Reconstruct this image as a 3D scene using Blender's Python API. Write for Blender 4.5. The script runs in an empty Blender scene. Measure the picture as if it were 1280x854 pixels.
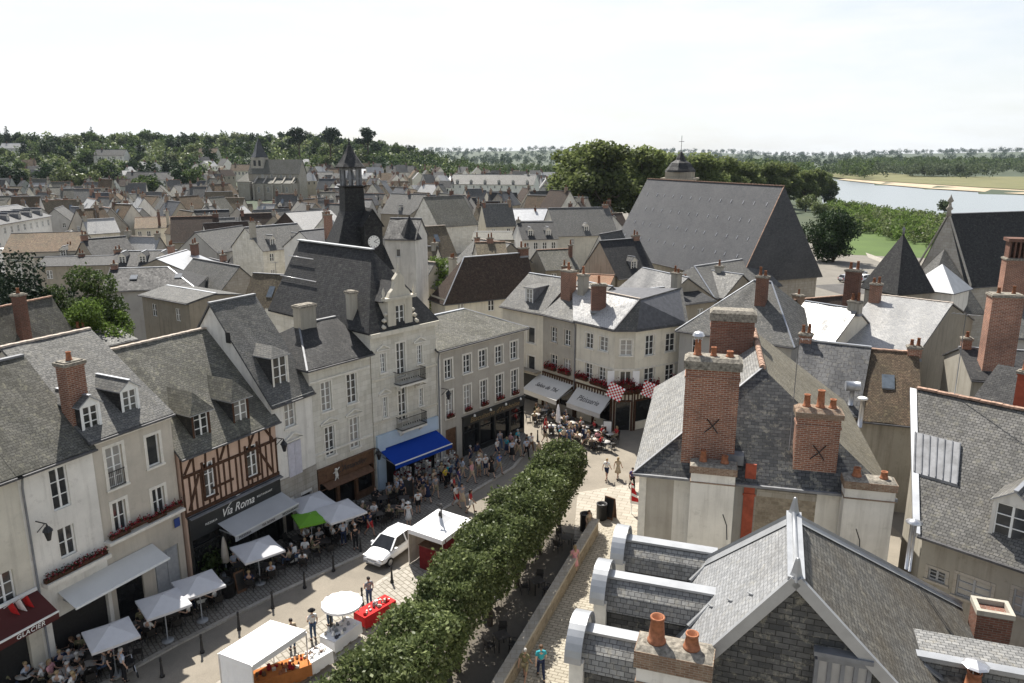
import bpy, bmesh, math, random
import numpy as np
from mathutils import Vector, Matrix
R = math.radians
rnd = random.Random(7)
scene = bpy.context.scene
COL = scene.collection
# ---------------------------------------------------------------- camera model (photogrammetry of the photograph)
F = 960.0
TH = math.atan(235/960); S_, C_ = math.sin(TH), math.cos(TH); CAMZ = 24.0
def ray(px, py):
    u = (px-640)/F; v = (py-427)/F
    return (u, C_-v*S_, -(S_+v*C_))
def P(px, py, z=0.0):
    d = ray(px, py); t = (z-CAMZ)/d[2]
    return Vector((d[0]*t, d[1]*t, z))
def Zat(py, Y):
    v = (py-427)/F
    return CAMZ - Y*(S_+v*C_)/(C_-v*S_)
def proj(p):
    dz = CAMZ-p[2]; dep = p[1]*C_+dz*S_
    if dep < .1: return (-9999, -9999)
    return (640+p[0]/dep*F, 427+(dz*C_-p[1]*S_)/dep*F)
def hit(O, n, px, py):
    """where the sight line meets the vertical plane through O along n: (distance along n, height)"""
    m = (-n[1], n[0]); d = ray(px, py)
    t = (O[0]*m[0]+O[1]*m[1])/(d[0]*m[0]+d[1]*m[1])
    return ((d[0]*t-O[0])*n[0]+(d[1]*t-O[1])*n[1], CAMZ+d[2]*t)
# ---------------------------------------------------------------- node helpers
def newmat(name):
    m = bpy.data.materials.new(name); m.use_nodes = True
    nt = m.node_tree; b = nt.nodes['Principled BSDF']
    return m, nt, b
def N(nt, typ, **kw):
    n = nt.nodes.new(typ)
    for k, v in kw.items():
        if k.startswith('i_'):
            key = k[2:]
            key = int(key) if key.isdigit() else key.replace('_', ' ')
            n.inputs[key].default_value = v
        else: setattr(n, k, v)
    return n
def L(nt, a, b): nt.links.new(a, b)
def rgb(c): return (c[0], c[1], c[2], 1)
def ramp(nt, fac, stops):
    r = nt.nodes.new('ShaderNodeValToRGB'); e = r.color_ramp.elements
    while len(e) < len(stops): e.new(.5)
    for i, (p, c) in enumerate(stops):
        e[i].position = p; e[i].color = rgb(c) if not isinstance(c, (int, float)) else (c, c, c, 1)
    L(nt, fac, r.inputs[0]); return r.outputs[0]
def mixc(nt, fac, a, b, mode='MIX'):
    m = nt.nodes.new('ShaderNodeMix'); m.data_type = 'RGBA'; m.blend_type = mode
    for s, v in ((0, fac), (6, a), (7, b)):
        if isinstance(v, (int, float)): m.inputs[s].default_value = v
        elif isinstance(v, tuple): m.inputs[s].default_value = rgb(v)
        else: L(nt, v, m.inputs[s])
    return m.outputs[2]
def noise(nt, vec, scale, detail=4, rough=.6):
    n = N(nt, 'ShaderNodeTexNoise', i_Scale=scale, i_Detail=detail, i_Roughness=rough)
    if vec is not None: L(nt, vec, n.inputs['Vector'])
    return n.outputs['Fac']
def bump(nt, b, h, strength=.4, dist=.02):
    n = N(nt, 'ShaderNodeBump', i_Strength=strength, i_Distance=dist)
    L(nt, h, n.inputs['Height']); L(nt, n.outputs[0], b.inputs['Normal'])
def coords(nt):
    t = nt.nodes.new('ShaderNodeTexCoord'); u = nt.nodes.new('ShaderNodeUVMap')
    return u.outputs[0], t.outputs['Object']
MATS = {}
def plain(name, c, rough=.7, metal=0, var=.12, scale=3., spec=.3, bumpy=0, rand=0.):
    """a plain material with uneven tone"""
    if name in MATS: return MATS[name]
    m, nt, b = newmat(name); uv, ob = coords(nt)
    f = noise(nt, ob, scale, 5)
    lo = tuple(max(0, x*(1-var*1.6)) for x in c); hi = tuple(min(1, x*(1+var)) for x in c)
    col = ramp(nt, f, [(.3, lo), (.7, hi)])
    if rand:
        oi = nt.nodes.new('ShaderNodeObjectInfo')
        mr = N(nt, 'ShaderNodeMapRange', i_To_Min=1-rand, i_To_Max=1+rand*.6); L(nt, oi.outputs['Random'], mr.inputs[0])
        vm = N(nt, 'ShaderNodeVectorMath', operation='SCALE'); L(nt, col, vm.inputs[0]); L(nt, mr.outputs[0], vm.inputs['Scale']); col = vm.outputs[0]
    L(nt, col, b.inputs['Base Color']); b.inputs['Roughness'].default_value = rough
    b.inputs['Metallic'].default_value = metal; b.inputs['Specular IOR Level'].default_value = spec
    if bumpy: bump(nt, b, noise(nt, ob, scale*8, 3), bumpy, .02)
    MATS[name] = m; return m
def tiles(name, c1, c2, mortar, w, h, ms=.012, stain=(.05, .05, .045), stain_amt=.45, lichen=None, lich_amt=.5, rough=.55, spec=.35,
          bmp=.6, rand=.15, nscale=.35, streak=.3):
    """courses of slates, tiles or bricks laid out in metres on the surface, with stains, streaks and lichen"""
    m, nt, b = newmat(name); uv, ob = coords(nt)
    br = N(nt, 'ShaderNodeTexBrick', i_Scale=1.0); br.inputs['Color1'].default_value = rgb(c1); br.inputs['Color2'].default_value = rgb(c2)
    br.inputs['Mortar'].default_value = rgb(mortar); br.inputs['Mortar Size'].default_value = ms
    br.inputs['Brick Width'].default_value = w; br.inputs['Row Height'].default_value = h; br.inputs['Bias'].default_value = 0.
    L(nt, uv, br.inputs['Vector'])
    oi = nt.nodes.new('ShaderNodeObjectInfo')
    off = N(nt, 'ShaderNodeVectorMath', operation='SCALE', i_0=(37., 11., 5.)); L(nt, oi.outputs['Random'], off.inputs['Scale'])
    vv = N(nt, 'ShaderNodeVectorMath', operation='ADD'); L(nt, uv, vv.inputs[0]); L(nt, off.outputs[0], vv.inputs[1])
    col = br.outputs['Color']
    st = ramp(nt, noise(nt, vv.outputs[0], nscale, 7, .68), [(.42, 0.), (.68, stain_amt)])
    col = mixc(nt, st, col, stain)
    mp = N(nt, 'ShaderNodeMapping'); mp.inputs['Scale'].default_value = (1.6, .12, 1); L(nt, vv.outputs[0], mp.inputs[0])
    sk = ramp(nt, noise(nt, mp.outputs[0], 1.0, 5, .6), [(.5, 0.), (.8, streak)])
    col = mixc(nt, sk, col, tuple(x*.5 for x in stain))
    if lichen:
        lf = ramp(nt, noise(nt, vv.outputs[0], 3.2, 8, .75), [(.53, 0.), (.66, lich_amt)])
        col = mixc(nt, lf, col, lichen)
    fine = ramp(nt, noise(nt, vv.outputs[0], 9., 3), [(.2, .8), (.8, 1.18)])
    col = mixc(nt, 1.0, col, fine, 'MULTIPLY')
    if rand:
        mr = N(nt, 'ShaderNodeMapRange', i_To_Min=1-rand, i_To_Max=1+rand); L(nt, oi.outputs['Random'], mr.inputs[0])
        vm = N(nt, 'ShaderNodeVectorMath', operation='SCALE'); L(nt, col, vm.inputs[0]); L(nt, mr.outputs[0], vm.inputs['Scale']); col = vm.outputs[0]
    L(nt, col, b.inputs['Base Color']); b.inputs['Specular IOR Level'].default_value = spec
    rr = ramp(nt, noise(nt, vv.outputs[0], 5., 3), [(.3, rough-.12), (.7, rough+.15)]); L(nt, rr, b.inputs['Roughness'])
    inv = N(nt, 'ShaderNodeMath', operation='SUBTRACT', i_0=1.0); L(nt, br.outputs['Fac'], inv.inputs[1])
    ad = N(nt, 'ShaderNodeMath', operation='MULTIPLY_ADD', i_1=.5); L(nt, noise(nt, vv.outputs[0], 14., 2), ad.inputs[0]); L(nt, inv.outputs[0], ad.inputs[2])
    bump(nt, b, ad.outputs[0], bmp, .02)
    MATS[name] = m; return m
def wallmat(name, c, stain=(.18, .16, .13), amt=.35, joints=None, rand=.08, rough=.85):
    """lime render or dressed stone with rain streaks, soot and faint joints"""
    m, nt, b = newmat(name); uv, ob = coords(nt)
    oi = nt.nodes.new('ShaderNodeObjectInfo')
    off = N(nt, 'ShaderNodeVectorMath', operation='SCALE', i_0=(17., 31., 5.)); L(nt, oi.outputs['Random'], off.inputs['Scale'])
    vv = N(nt, 'ShaderNodeVectorMath', operation='ADD'); L(nt, uv, vv.inputs[0]); L(nt, off.outputs[0], vv.inputs[1]); v = vv.outputs[0]
    col = ramp(nt, noise(nt, v, .6, 6, .65), [(.3, tuple(x*.84 for x in c)), (.7, tuple(min(1, x*1.06) for x in c))])
    mp = N(nt, 'ShaderNodeMapping'); mp.inputs['Scale'].default_value = (2.2, .16, 1); L(nt, v, mp.inputs[0])
    sk = ramp(nt, noise(nt, mp.outputs[0], 1.2, 6, .65), [(.5, 0.), (.78, amt)])
    col = mixc(nt, sk, col, stain)
    sp = ramp(nt, noise(nt, v, 2.3, 8, .75), [(.56, 0.), (.72, amt*.8)])
    col = mixc(nt, sp, col, stain)
    h = noise(nt, v, 18., 4)
    if joints:
        br = N(nt, 'ShaderNodeTexBrick', i_Scale=1.0); br.inputs['Brick Width'].default_value = joints[0]; br.inputs['Row Height'].default_value = joints[1]
        br.inputs['Mortar Size'].default_value = joints[2]; L(nt, uv, br.inputs['Vector'])
        br.inputs['Color1'].default_value = (1, 1, 1, 1); br.inputs['Color2'].default_value = (.86, .85, .82, 1); br.inputs['Mortar'].default_value = (.62, .6, .56, 1)
        col = mixc(nt, 1.0, col, br.outputs['Color'], 'MULTIPLY')
    if rand:
        mr = N(nt, 'ShaderNodeMapRange', i_To_Min=1-rand*2, i_To_Max=1+rand); L(nt, oi.outputs['Random'], mr.inputs[0])
        vm = N(nt, 'ShaderNodeVectorMath', operation='SCALE'); L(nt, col, vm.inputs[0]); L(nt, mr.outputs[0], vm.inputs['Scale']); col = vm.outputs[0]
    L(nt, col, b.inputs['Base Color']); b.inputs['Roughness'].default_value = rough; b.inputs['Specular IOR Level'].default_value = .2
    bump(nt, b, h, .25, .015)
    MATS[name] = m; return m
LICH = (.36, .32, .2)
M = dict(
 slate=tiles('slate_grey', (.092, .092, .089), (.15, .148, .14), (.04, .04, .04), .24, .15, stain=(.07, .068, .06), lichen=(.26, .245, .2), lich_amt=.5, rough=.6, spec=.15),
 slate_dark=tiles('slate_dark', (.026, .026, .028), (.05, .05, .05), (.012, .012, .012), .24, .15, stain=(.02, .02, .02), lichen=(.13, .125, .105), lich_amt=.35, rough=.65, spec=.2),
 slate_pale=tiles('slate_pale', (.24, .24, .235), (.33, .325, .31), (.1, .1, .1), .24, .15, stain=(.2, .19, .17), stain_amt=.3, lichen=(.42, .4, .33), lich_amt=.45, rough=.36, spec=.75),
 slate_glare=tiles('slate_glaring', (.36, .36, .355), (.46, .455, .44), (.16, .16, .16), .24, .15, stain=(.25, .24, .22), stain_amt=.3, lichen=(.42, .4, .33), lich_amt=.35, rough=.3, spec=1.0),  # slate with the sun's glare put into a paler base colour
 slate_blue=tiles('slate_blue', (.042, .044, .048), (.07, .071, .074), (.03, .032, .036), .26, .16, stain=(.1, .1, .1), stain_amt=.3, rough=.5, spec=.25, streak=.15),
 slate_moss=tiles('slate_moss', (.095, .092, .08), (.155, .15, .132), (.045, .045, .04), .24, .14, stain=(.06, .058, .045), stain_amt=.6, lichen=(.24, .23, .17), lich_amt=.65, rough=.65, spec=.12),
 slate_near=tiles('slate_near', (.17, .17, .165), (.29, .288, .275), (.05, .05, .05), .21, .145, ms=.009, stain=(.09, .085, .075), stain_amt=.45, lichen=(.34, .31, .24), lich_amt=.45, rough=.45, spec=.4, bmp=.8),
 slate_khaki=tiles('slate_khaki', (.15, .138, .108), (.215, .2, .16), (.06, .055, .045), .2, .14, stain=(.08, .07, .05), stain_amt=.5, lichen=(.3, .27, .19), lich_amt=.5, rough=.75, spec=.12),
 slate_smooth_lit=tiles('slate_smooth_lit', (.2, .205, .21), (.285, .29, .295), (.085, .087, .09), .21, .145, ms=.008, stain=(.13, .125, .115), stain_amt=.4, lichen=(.36, .34, .28), lich_amt=.3, rough=.42, spec=.5, bmp=.7),  # smooth blue slate, paled to carry sunlight on the near roof's left slope
 slate_worn=tiles('slate_worn', (.105, .103, .097), (.175, .17, .16), (.035, .035, .035), .21, .145, ms=.011, stain=(.04, .038, .033), stain_amt=.65, lichen=(.25, .235, .18), lich_amt=.45, rough=.65, spec=.15, bmp=.9, nscale=.28),
 slate_brown_shaded=tiles('slate_weathered_shaded', (.085, .082, .075), (.15, .145, .13), (.03, .03, .03), .21, .145, ms=.009, stain=(.07, .055, .035), stain_amt=.6, lichen=(.27, .25, .2), lich_amt=.5, rough=.65, spec=.15, bmp=.8),  # brown streaked slate, colour darkened for the slope turned from the sun
 slate_hung=tiles('slate_hung', (.045, .047, .05), (.115, .115, .112), (.018, .018, .018), .36, .17, ms=.012, stain=(.03, .03, .028), lichen=(.3, .28, .22), lich_amt=.6, rough=.6, bmp=.8),
 tile=tiles('tile_brown', (.10, .072, .05), (.19, .135, .09), (.03, .022, .016), .17, .12, stain=(.06, .055, .04), stain_amt=.6, lichen=(.24, .2, .12), lich_amt=.6, rough=.8, spec=.15),
 tile_moss=tiles('tile_mossy', (.13, .105, .075), (.2, .165, .12), (.04, .032, .025), .17, .12, stain=(.07, .062, .045), stain_amt=.6, lichen=(.27, .245, .15), lich_amt=.7, rough=.85, spec=.15),
 tile_dark=tiles('tile_dark', (.05, .036, .03), (.09, .064, .05), (.02, .016, .013), .17, .12, stain=(.035, .03, .026), lichen=(.14, .12, .09), lich_amt=.4, rough=.8, spec=.15),
 tile_orange=tiles('tile_orange', (.24, .13, .075), (.31, .175, .11), (.09, .05, .035), .2, .14, stain=(.13, .09, .06), lichen=(.3, .24, .16), lich_amt=.4, rough=.8, spec=.15),
 brick=tiles('brick_red', (.22, .085, .055), (.34, .145, .09), (.42, .36, .29), .3, .098, ms=.014, stain=(.07, .045, .038), stain_amt=.5, rough=.85, spec=.15, bmp=.5),
 brick_dark=tiles('brick_dark', (.13, .052, .035), (.2, .085, .058), (.2, .165, .135), .3, .098, ms=.013, stain=(.06, .045, .04), stain_amt=.55, rough=.85, spec=.15, bmp=.5),
 brick_old=tiles('brick_old', (.2, .12, .08), (.3, .2, .14), (.33, .28, .22), .23, .07, ms=.01, stain=(.11, .09, .07), stain_amt=.5, lichen=(.36, .32, .24), rough=.9, spec=.1, bmp=.5),
 rubble=tiles('rubble_stone', (.24, .2, .15), (.36, .31, .24), (.3, .26, .2), .38, .2, ms=.025, stain=(.14, .11, .08), stain_amt=.55, lichen=(.42, .38, .3), rough=.9, spec=.1, bmp=.8),
 slate_diamond=tiles('slate_large', (.075, .076, .08), (.12, .12, .122), (.026, .026, .028), .42, .36, ms=.02, stain=(.05, .05, .05), lichen=(.22, .2, .15), lich_amt=.5, rough=.5),
 stone=wallmat('stone_white', (.7, .675, .6), amt=.38, joints=(.75, .36, .006)),
 stone_grey=wallmat('stone_grey', (.42, .39, .34), amt=.55, joints=(.6, .33, .01)),
 ashlar=wallmat('stone_carved', (.6, .56, .47), amt=.4),
 cream=wallmat('render_cream', (.68, .64, .54), amt=.34),
 white=wallmat('render_white', (.74, .715, .655), amt=.4),
 beige=wallmat('render_beige', (.53, .485, .41), amt=.3),
 taupe=wallmat('render_taupe', (.46, .43, .375), amt=.3),
 greyr=wallmat('render_grey', (.42, .41, .385), amt=.35),
 drab=wallmat('render_drab', (.33, .295, .235), stain=(.12, .1, .075), amt=.6),
 cement=wallmat('cement', (.38, .355, .30), stain=(.13, .11, .085), amt=.6),
 zinc=plain('zinc_sheet', (.36, .375, .4), .38, .55, .12, 1.4, .5),
 zinc_light=plain('zinc_bright', (.36, .37, .38), .38, .4, .1, 1.4, .5),
 lead=plain('lead_flashing', (.2, .205, .215), .6, .2, .2, 2.),
 trim=plain('stone_trim', (.68, .65, .58), .85, 0, .1, 3.),
 whitep=plain('white_paint', (.78, .78, .75), .5, 0, .06, 5.),
 lilac=plain('lilac_paint', (.50, .49, .54), .6, 0, .08, 4.),
 greyp=plain('grey_paint', (.33, .34, .35), .6, 0, .1, 4.),
 timber=plain('oak_timber', (.075, .04, .025), .8, 0, .3, 6., .15),
 woodbrown=plain('brown_wood', (.13, .07, .04), .6, 0, .25, 4.),
 black=plain('black_iron', (.02, .02, .021), .45, 0, .25, 8., .4),
 shopblack=plain('black_paint', (.022, .024, .024), .4, 0, .25, 2., .4),
 navy=plain('dark_blue_paint', (.03, .035, .055), .5, 0, .2, 2.),
 paleblue=plain('pale_blue_paint', (.42, .52, .62), .6, 0, .06, 1.),
 infill=wallmat('pink_infill', (.6, .43, .33), stain=(.3, .2, .14), amt=.3),
 pot=plain('terracotta', (.31, .13, .07), .8, 0, .25, 7., .15),
 potold=plain('terracotta_sooty', (.2, .09, .05), .85, 0, .45, 9., .15),
 capstone=plain('chimney_cap', (.24, .22, .185), .9, 0, .4, 7., .1, .5),
 pipe=plain('red_pipe', (.33, .075, .04), .7, 0, .2, 3.),
 ridge=plain('ridge_tile', (.36, .24, .18), .85, 0, .35, 6., .1),
 ridgepale=plain('ridge_pale', (.46, .4, .34), .85, 0, .25, 6., .1),
 gutter=plain('gutter', (.10, .10, .105), .5, .3, .2, 3.),
 awn_grey=plain('awning_grey', (.40, .40, .40), .85, 0, .05, .6, .1),
 awn_pale=plain('awning_pale', (.58, .575, .55), .85, 0, .05, .6, .1),
 awn_maroon=plain('awning_maroon', (.085, .028, .026), .85, 0, .1, .6, .1),
 awn_blue=plain('awning_blue', (.006, .045, .30), .8, 0, .06, .6, .15),
 canvas=plain('white_canvas', (.80, .80, .80), .8, 0, .04, 1.2, .15),
 para=plain('parasol_white_shaded', (.52, .52, .53), .85, 0, .06, 1.5, .1),  # white cloth, greyed so its colour holds the shade of the houses
 green=plain('parasol_green', (.13, .30, .035), .85, 0, .06, 1.5, .1),
 ecru=plain('parasol_ecru', (.52, .47, .4), .85, 0, .1, 2.5, .1),
 red=plain('red_cloth', (.50, .03, .03), .8, 0, .15, 4., .1),
 darkred=plain('maroon_cloth', (.14, .018, .02), .8, 0, .2, 3., .1),
 blue=plain('blue_cloth', (.03, .14, .5), .8, 0, .1, 4.),
 chairm=plain('dark_rattan', (.03, .027, .025), .6, 0, .35, 20., .3),
 table=plain('table_top', (.42, .40, .37), .5, 0, .1, 6., .4),
 tabledark=plain('table_dark', (.05, .045, .042), .5, 0, .2, 6., .4),
 alum=plain('aluminium', (.55, .55, .56), .35, .8, .08, 5.),
 signblue=plain('blue_sign', (.03, .06, .22), .5, 0, .05, 5.),
 gold=plain('gold_letters', (.28, .2, .1), .5, .2, .1, 5.),
 letterw=plain('white_letters', (.8, .79, .75), .6, 0, .02, 5.),
 letterd=plain('dark_letters', (.045, .04, .04), .6, 0, .05, 5.),
 carwhite=plain('car_paint', (.80, .81, .82), .25, 0, .03, 1., .6),
 tyre=plain('tyre_rubber', (.018, .018, .018), .8, 0, .2, 10., .2),
 orange=plain('orange_cloth', (.42, .16, .05), .8, 0, .15, 2., .1),
 flower=plain('red_geranium', (.30, .022, .028), .8, 0, .45, 14., .1),
 flowerp=plain('pink_geranium', (.55, .13, .17), .8, 0, .4, 14., .1),
)
def glassmat():
    m, nt, b = newmat('window_glass'); uv, ob = coords(nt)
    oi = nt.nodes.new('ShaderNodeObjectInfo')
    base = ramp(nt, noise(nt, ob, 1.7, 3), [(.3, (.012, .013, .015)), (.75, (.05, .05, .05))])
    t = ramp(nt, oi.outputs['Random'], [(.0, (0, 0, 0)), (.62, (.02, .022, .022)), (.7, (.16, .155, .14)), (1., (.3, .29, .27))])
    L(nt, mixc(nt, 1.0, base, t, 'ADD'), b.inputs['Base Color'])
    b.inputs['Roughness'].default_value = .07; b.inputs['Specular IOR Level'].default_value = .6
    return m
M['glass'] = glassmat()
M['shopglass'] = plain('shop_glass', (.014, .015, .016), .06, 0, .3, 1.2, .5)
M['skyglass'] = plain('rooflight_glass', (.1, .12, .14), .08, 0, .2, 2., .8)
# ---------------------------------------------------------------- mesh builder
class MB:
    def __init__(s): s.v = []; s.f = []; s.m = []; s.sm = []
    def poly(s, pts, m=0, smooth=False):
        i = len(s.v); s.v += [tuple(p) for p in pts]; s.f.append(tuple(range(i, i+len(pts)))); s.m.append(m); s.sm.append(smooth); return s
    def mesh(s, vs, fs, m=0, smooth=False):
        i = len(s.v); s.v += [tuple(p) for p in vs]
        for f in fs: s.f.append(tuple(i+k for k in f)); s.m.append(m); s.sm.append(smooth)
        return s
    def box(s, x0, x1, y0, y1, z0, z1, m=0, skip=''):
        v = [(x0,y0,z0),(x1,y0,z0),(x1,y1,z0),(x0,y1,z0),(x0,y0,z1),(x1,y0,z1),(x1,y1,z1),(x0,y1,z1)]
        f = {'b':(0,3,2,1),'t':(4,5,6,7),'f':(0,1,5,4),'r':(1,2,6,5),'k':(2,3,7,6),'l':(3,0,4,7)}
        return s.mesh(v, [q for k, q in f.items() if k not in skip], m)
    def hexa(s, b, t, m=0):
        """b, t: four bottom and four top corners"""
        return s.mesh(list(b)+list(t), [(0,3,2,1),(4,5,6,7),(0,1,5,4),(1,2,6,5),(2,3,7,6),(3,0,4,7)], m)
    def bar(s, a, b, w=.05, h=None, m=0, up=(0,0,1)):
        h = h or w; a = Vector(a); b = Vector(b); d = b-a
        if d.length < 1e-6: return s
        d.normalize(); up = Vector(up)
        if abs(d.dot(up)) > .98: up = Vector((1,0,0))
        sx = d.cross(up).normalized()*w/2; sz = sx.cross(d).normalized()*h/2
        return s.mesh([a-sx-sz, a+sx-sz, a+sx+sz, a-sx+sz, b-sx-sz, b+sx-sz, b+sx+sz, b-sx+sz],
                      [(0,1,2,3),(7,6,5,4),(0,4,5,1),(1,5,6,2),(2,6,7,3),(3,7,4,0)], m)
    def tube(s, pts, r, n=8, m=0, cap=True):
        pts = [Vector(p) for p in pts]; rs = r if isinstance(r, (list, tuple)) else [r]*len(pts); i0 = len(s.v)
        for k, p in enumerate(pts):
            d = (pts[min(k+1, len(pts)-1)]-pts[max(k-1, 0)]).normalized()
            a = d.cross(Vector((0,0,1)) if abs(d.z) < .95 else Vector((1,0,0))).normalized(); b = d.cross(a)
            s.v += [tuple(p+(a*math.cos(2*math.pi*j/n)+b*math.sin(2*math.pi*j/n))*rs[k]) for j in range(n)]
        for k in range(len(pts)-1):
            for j in range(n):
                s.f.append((i0+k*n+j, i0+k*n+(j+1)%n, i0+(k+1)*n+(j+1)%n, i0+(k+1)*n+j)); s.m.append(m); s.sm.append(True)
        if cap:
            s.f.append(tuple(i0+j for j in range(n))); s.m.append(m); s.sm.append(False)
            s.f.append(tuple(i0+(len(pts)-1)*n+j for j in reversed(range(n)))); s.m.append(m); s.sm.append(False)
        return s
    def lathe(s, c, prof, n=10, m=0, smooth=True):
        i0 = len(s.v)
        for r, z in prof: s.v += [(c[0]+r*math.cos(2*math.pi*j/n), c[1]+r*math.sin(2*math.pi*j/n), c[2]+z) for j in range(n)]
        for k in range(len(prof)-1):
            for j in range(n):
                s.f.append((i0+k*n+j, i0+k*n+(j+1)%n, i0+(k+1)*n+(j+1)%n, i0+(k+1)*n+j)); s.m.append(m); s.sm.append(smooth)
        for k, rev in ((0, True), (len(prof)-1, False)):
            if prof[k][0] > 1e-4:
                q = [i0+k*n+j for j in range(n)]; s.f.append(tuple(reversed(q)) if rev else tuple(q)); s.m.append(m); s.sm.append(False)
        return s
    def slab(s, top, t=.12, m=0, m2=None, dz=None):
        """a sheet with thickness: top polygon and a copy t lower"""
        m2 = m if m2 is None else m2
        top = [Vector(p) for p in top]; bot = [p-Vector((0,0,t)) for p in top]; n = len(top)
        s.poly(top, m); s.poly(list(reversed(bot)), m2)
        for k in range(n): s.poly([bot[k], bot[(k+1)%n], top[(k+1)%n], top[k]], m2)
        return s
    def ball(s, c, r, n=8, k=6, m=0, sz=1):
        return s.lathe(c, [(max(1e-5, r*math.sin(math.pi*i/k)), -r*sz*math.cos(math.pi*i/k)) for i in range(k+1)], n, m)
    def data(s, name, mats, org=(0,0,0)):
        me = bpy.data.meshes.new(name)
        v = s.v if org == (0,0,0) else [(p[0]-org[0], p[1]-org[1], p[2]-org[2]) for p in s.v]
        me.from_pydata(v, [], s.f); mats = mats if isinstance(mats, (list, tuple)) else [mats]
        for q in mats: me.materials.append(q)
        me.polygons.foreach_set('material_index', s.m); me.polygons.foreach_set('use_smooth', s.sm)
        uvl = me.uv_layers.new(name='UVMap'); buf = np.empty((len(me.loops), 2), np.float32); k = 0
        for f in s.f:
            nx = ny = nz = 0.; q = [v[i] for i in f]
            for i in range(len(q)):
                a, b = q[i], q[(i+1) % len(q)]
                nx += (a[1]-b[1])*(a[2]+b[2]); ny += (a[2]-b[2])*(a[0]+b[0]); nz += (a[0]-b[0])*(a[1]+b[1])
            l = math.sqrt(nx*nx+ny*ny+nz*nz) or 1.; nx /= l; ny /= l; nz /= l
            if nz < 0: nx, ny, nz = -nx, -ny, -nz
            hl = math.hypot(nx, ny)
            if hl < .02: ux, uy, vx, vy, vz = 1, 0, 0, 1, 0
            else:
                ux, uy = -ny/hl, nx/hl; vx, vy, vz = -nz*nx/hl, -nz*ny/hl, hl
            for p in q:
                buf[k, 0] = p[0]*ux+p[1]*uy; buf[k, 1] = p[0]*vx+p[1]*vy+p[2]*vz; k += 1
        uvl.data.foreach_set('uv', buf.ravel()); me.update(); return me
    def build(s, name, mats, parent=None, org=(0,0,0)):
        return link(name, s.data(name, mats, org), parent)
def link(name, data, parent=None, loc=None, rz=None):
    o = bpy.data.objects.new(name, data); COL.objects.link(o)
    if parent is not None: o.parent = parent
    if loc is not None: o.location = loc
    if rz is not None: o.rotation_euler = (0, 0, rz)
    return o
THINGS = []
def tag(o, label, cat, group=None):
    o['label'] = label; o['category'] = cat
    if group: o['group'] = group
    THINGS.append(o); return o
def thing(name, label, cat, loc=(0,0,0), rz=0, group=None):
    o = link(name, None, None, loc, rz); o.empty_display_size = .3
    return tag(o, label, cat, group)
def struct(name, mb, mats, kind='structure'):
    o = mb.build(name, mats) if isinstance(mb, MB) else link(name, mb); o['kind'] = kind; return o
def copy_tree(o, parent=None):
    c = o.copy(); COL.objects.link(c)
    if parent is not None: c.parent = parent
    for ch in list(o.children): copy_tree(ch, c)
    return c
def dup(root, loc, rz, label, group=None, sc=None):
    c = copy_tree(root); c.location = loc; c.rotation_euler = (0, 0, rz)
    if sc: c.scale = (sc,)*3
    c['label'] = label
    if group: c['group'] = group
    THINGS.append(c); return c
def text_mesh(txt, size, mat, shear=0., depth=.008, space=1.):
    cu = bpy.data.curves.new('lettering', 'FONT'); cu.body = txt; cu.size = size; cu.shear = shear; cu.extrude = depth
    cu.align_x = 'CENTER'; cu.align_y = 'CENTER'; cu.space_character = space; cu.resolution_u = 3
    o = bpy.data.objects.new('lettering', cu); COL.objects.link(o); bpy.context.view_layer.update()
    me = bpy.data.meshes.new_from_object(o.evaluated_get(bpy.context.evaluated_depsgraph_get()))
    bpy.data.objects.remove(o); me.materials.clear(); me.materials.append(mat); me.name = 'lettering'; return me
def lettering(txt, size, mat, parent, pos, right, up, shear=0., space=1., width=None):
    """letters on a surface: pos is the centre, right and up span the surface (parent's space)"""
    me = text_mesh(txt, size, mat, shear, .008, space); right = Vector(right).normalized(); up = Vector(up); up = (up-right*up.dot(right)).normalized()
    nrm = right.cross(up); o = link('lettering', me, parent)
    sx = 1.
    if width:
        xs = [v.co.x for v in me.vertices]; sx = width/(max(xs)-min(xs))
    o.matrix_local = Matrix(((right.x*sx, up.x, nrm.x, pos[0]), (right.y*sx, up.y, nrm.y, pos[1]), (right.z*sx, up.z, nrm.z, pos[2]), (0,0,0,1)))
    return o
# ---------------------------------------------------------------- house parts (local frame: x along the front, y back, z up)
CACHE = {}
def cached(key, fn):
    if key not in CACHE: CACHE[key] = fn()
    return CACHE[key]
def pane_mesh(w, h):
    return cached(('pane', round(w, 2), round(h, 2)), lambda: MB().box(-w/2, w/2, 0, .012, 0, h).data('pane', M['glass']))
def frame_mesh(w, h, rows, cols, mat, b=.065):
    def mk():
        m = MB(); d0, d1 = -.035, .02
        m.box(-w/2, w/2, d0, d1, 0, b); m.box(-w/2, w/2, d0, d1, h-b, h)
        m.box(-w/2, -w/2+b, d0, d1, b, h-b); m.box(w/2-b, w/2, d0, d1, b, h-b)
        for i in range(1, cols):
            x = -w/2+w*i/cols; m.box(x-.045, x+.045, d0-.004, d1, b, h-b)
        for j in range(1, rows):
            z = h*j/rows; m.box(-w/2+b, w/2-b, d0+.006, d1, z-.02, z+.02)
        return m.data('window', mat)
    return cached(('frame', round(w, 2), round(h, 2), rows, cols, mat.name), mk)
def surround_mesh(w, h, t, mat, sill=True):
    def mk():
        m = MB(); y0, y1 = -.025, -.001
        m.box(-w/2-t, -w/2, y0, y1, 0, h+t); m.box(w/2, w/2+t, y0, y1, 0, h+t); m.box(-w/2, w/2, y0, y1, h, h+t)
        if sill: m.box(-w/2-t-.04, w/2+t+.04, -.09, -.001, -.11, 0)
        return m.data('surround', mat)
    return cached(('sur', round(w, 2), round(h, 2), round(t, 2), mat.name, sill), mk)
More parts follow.
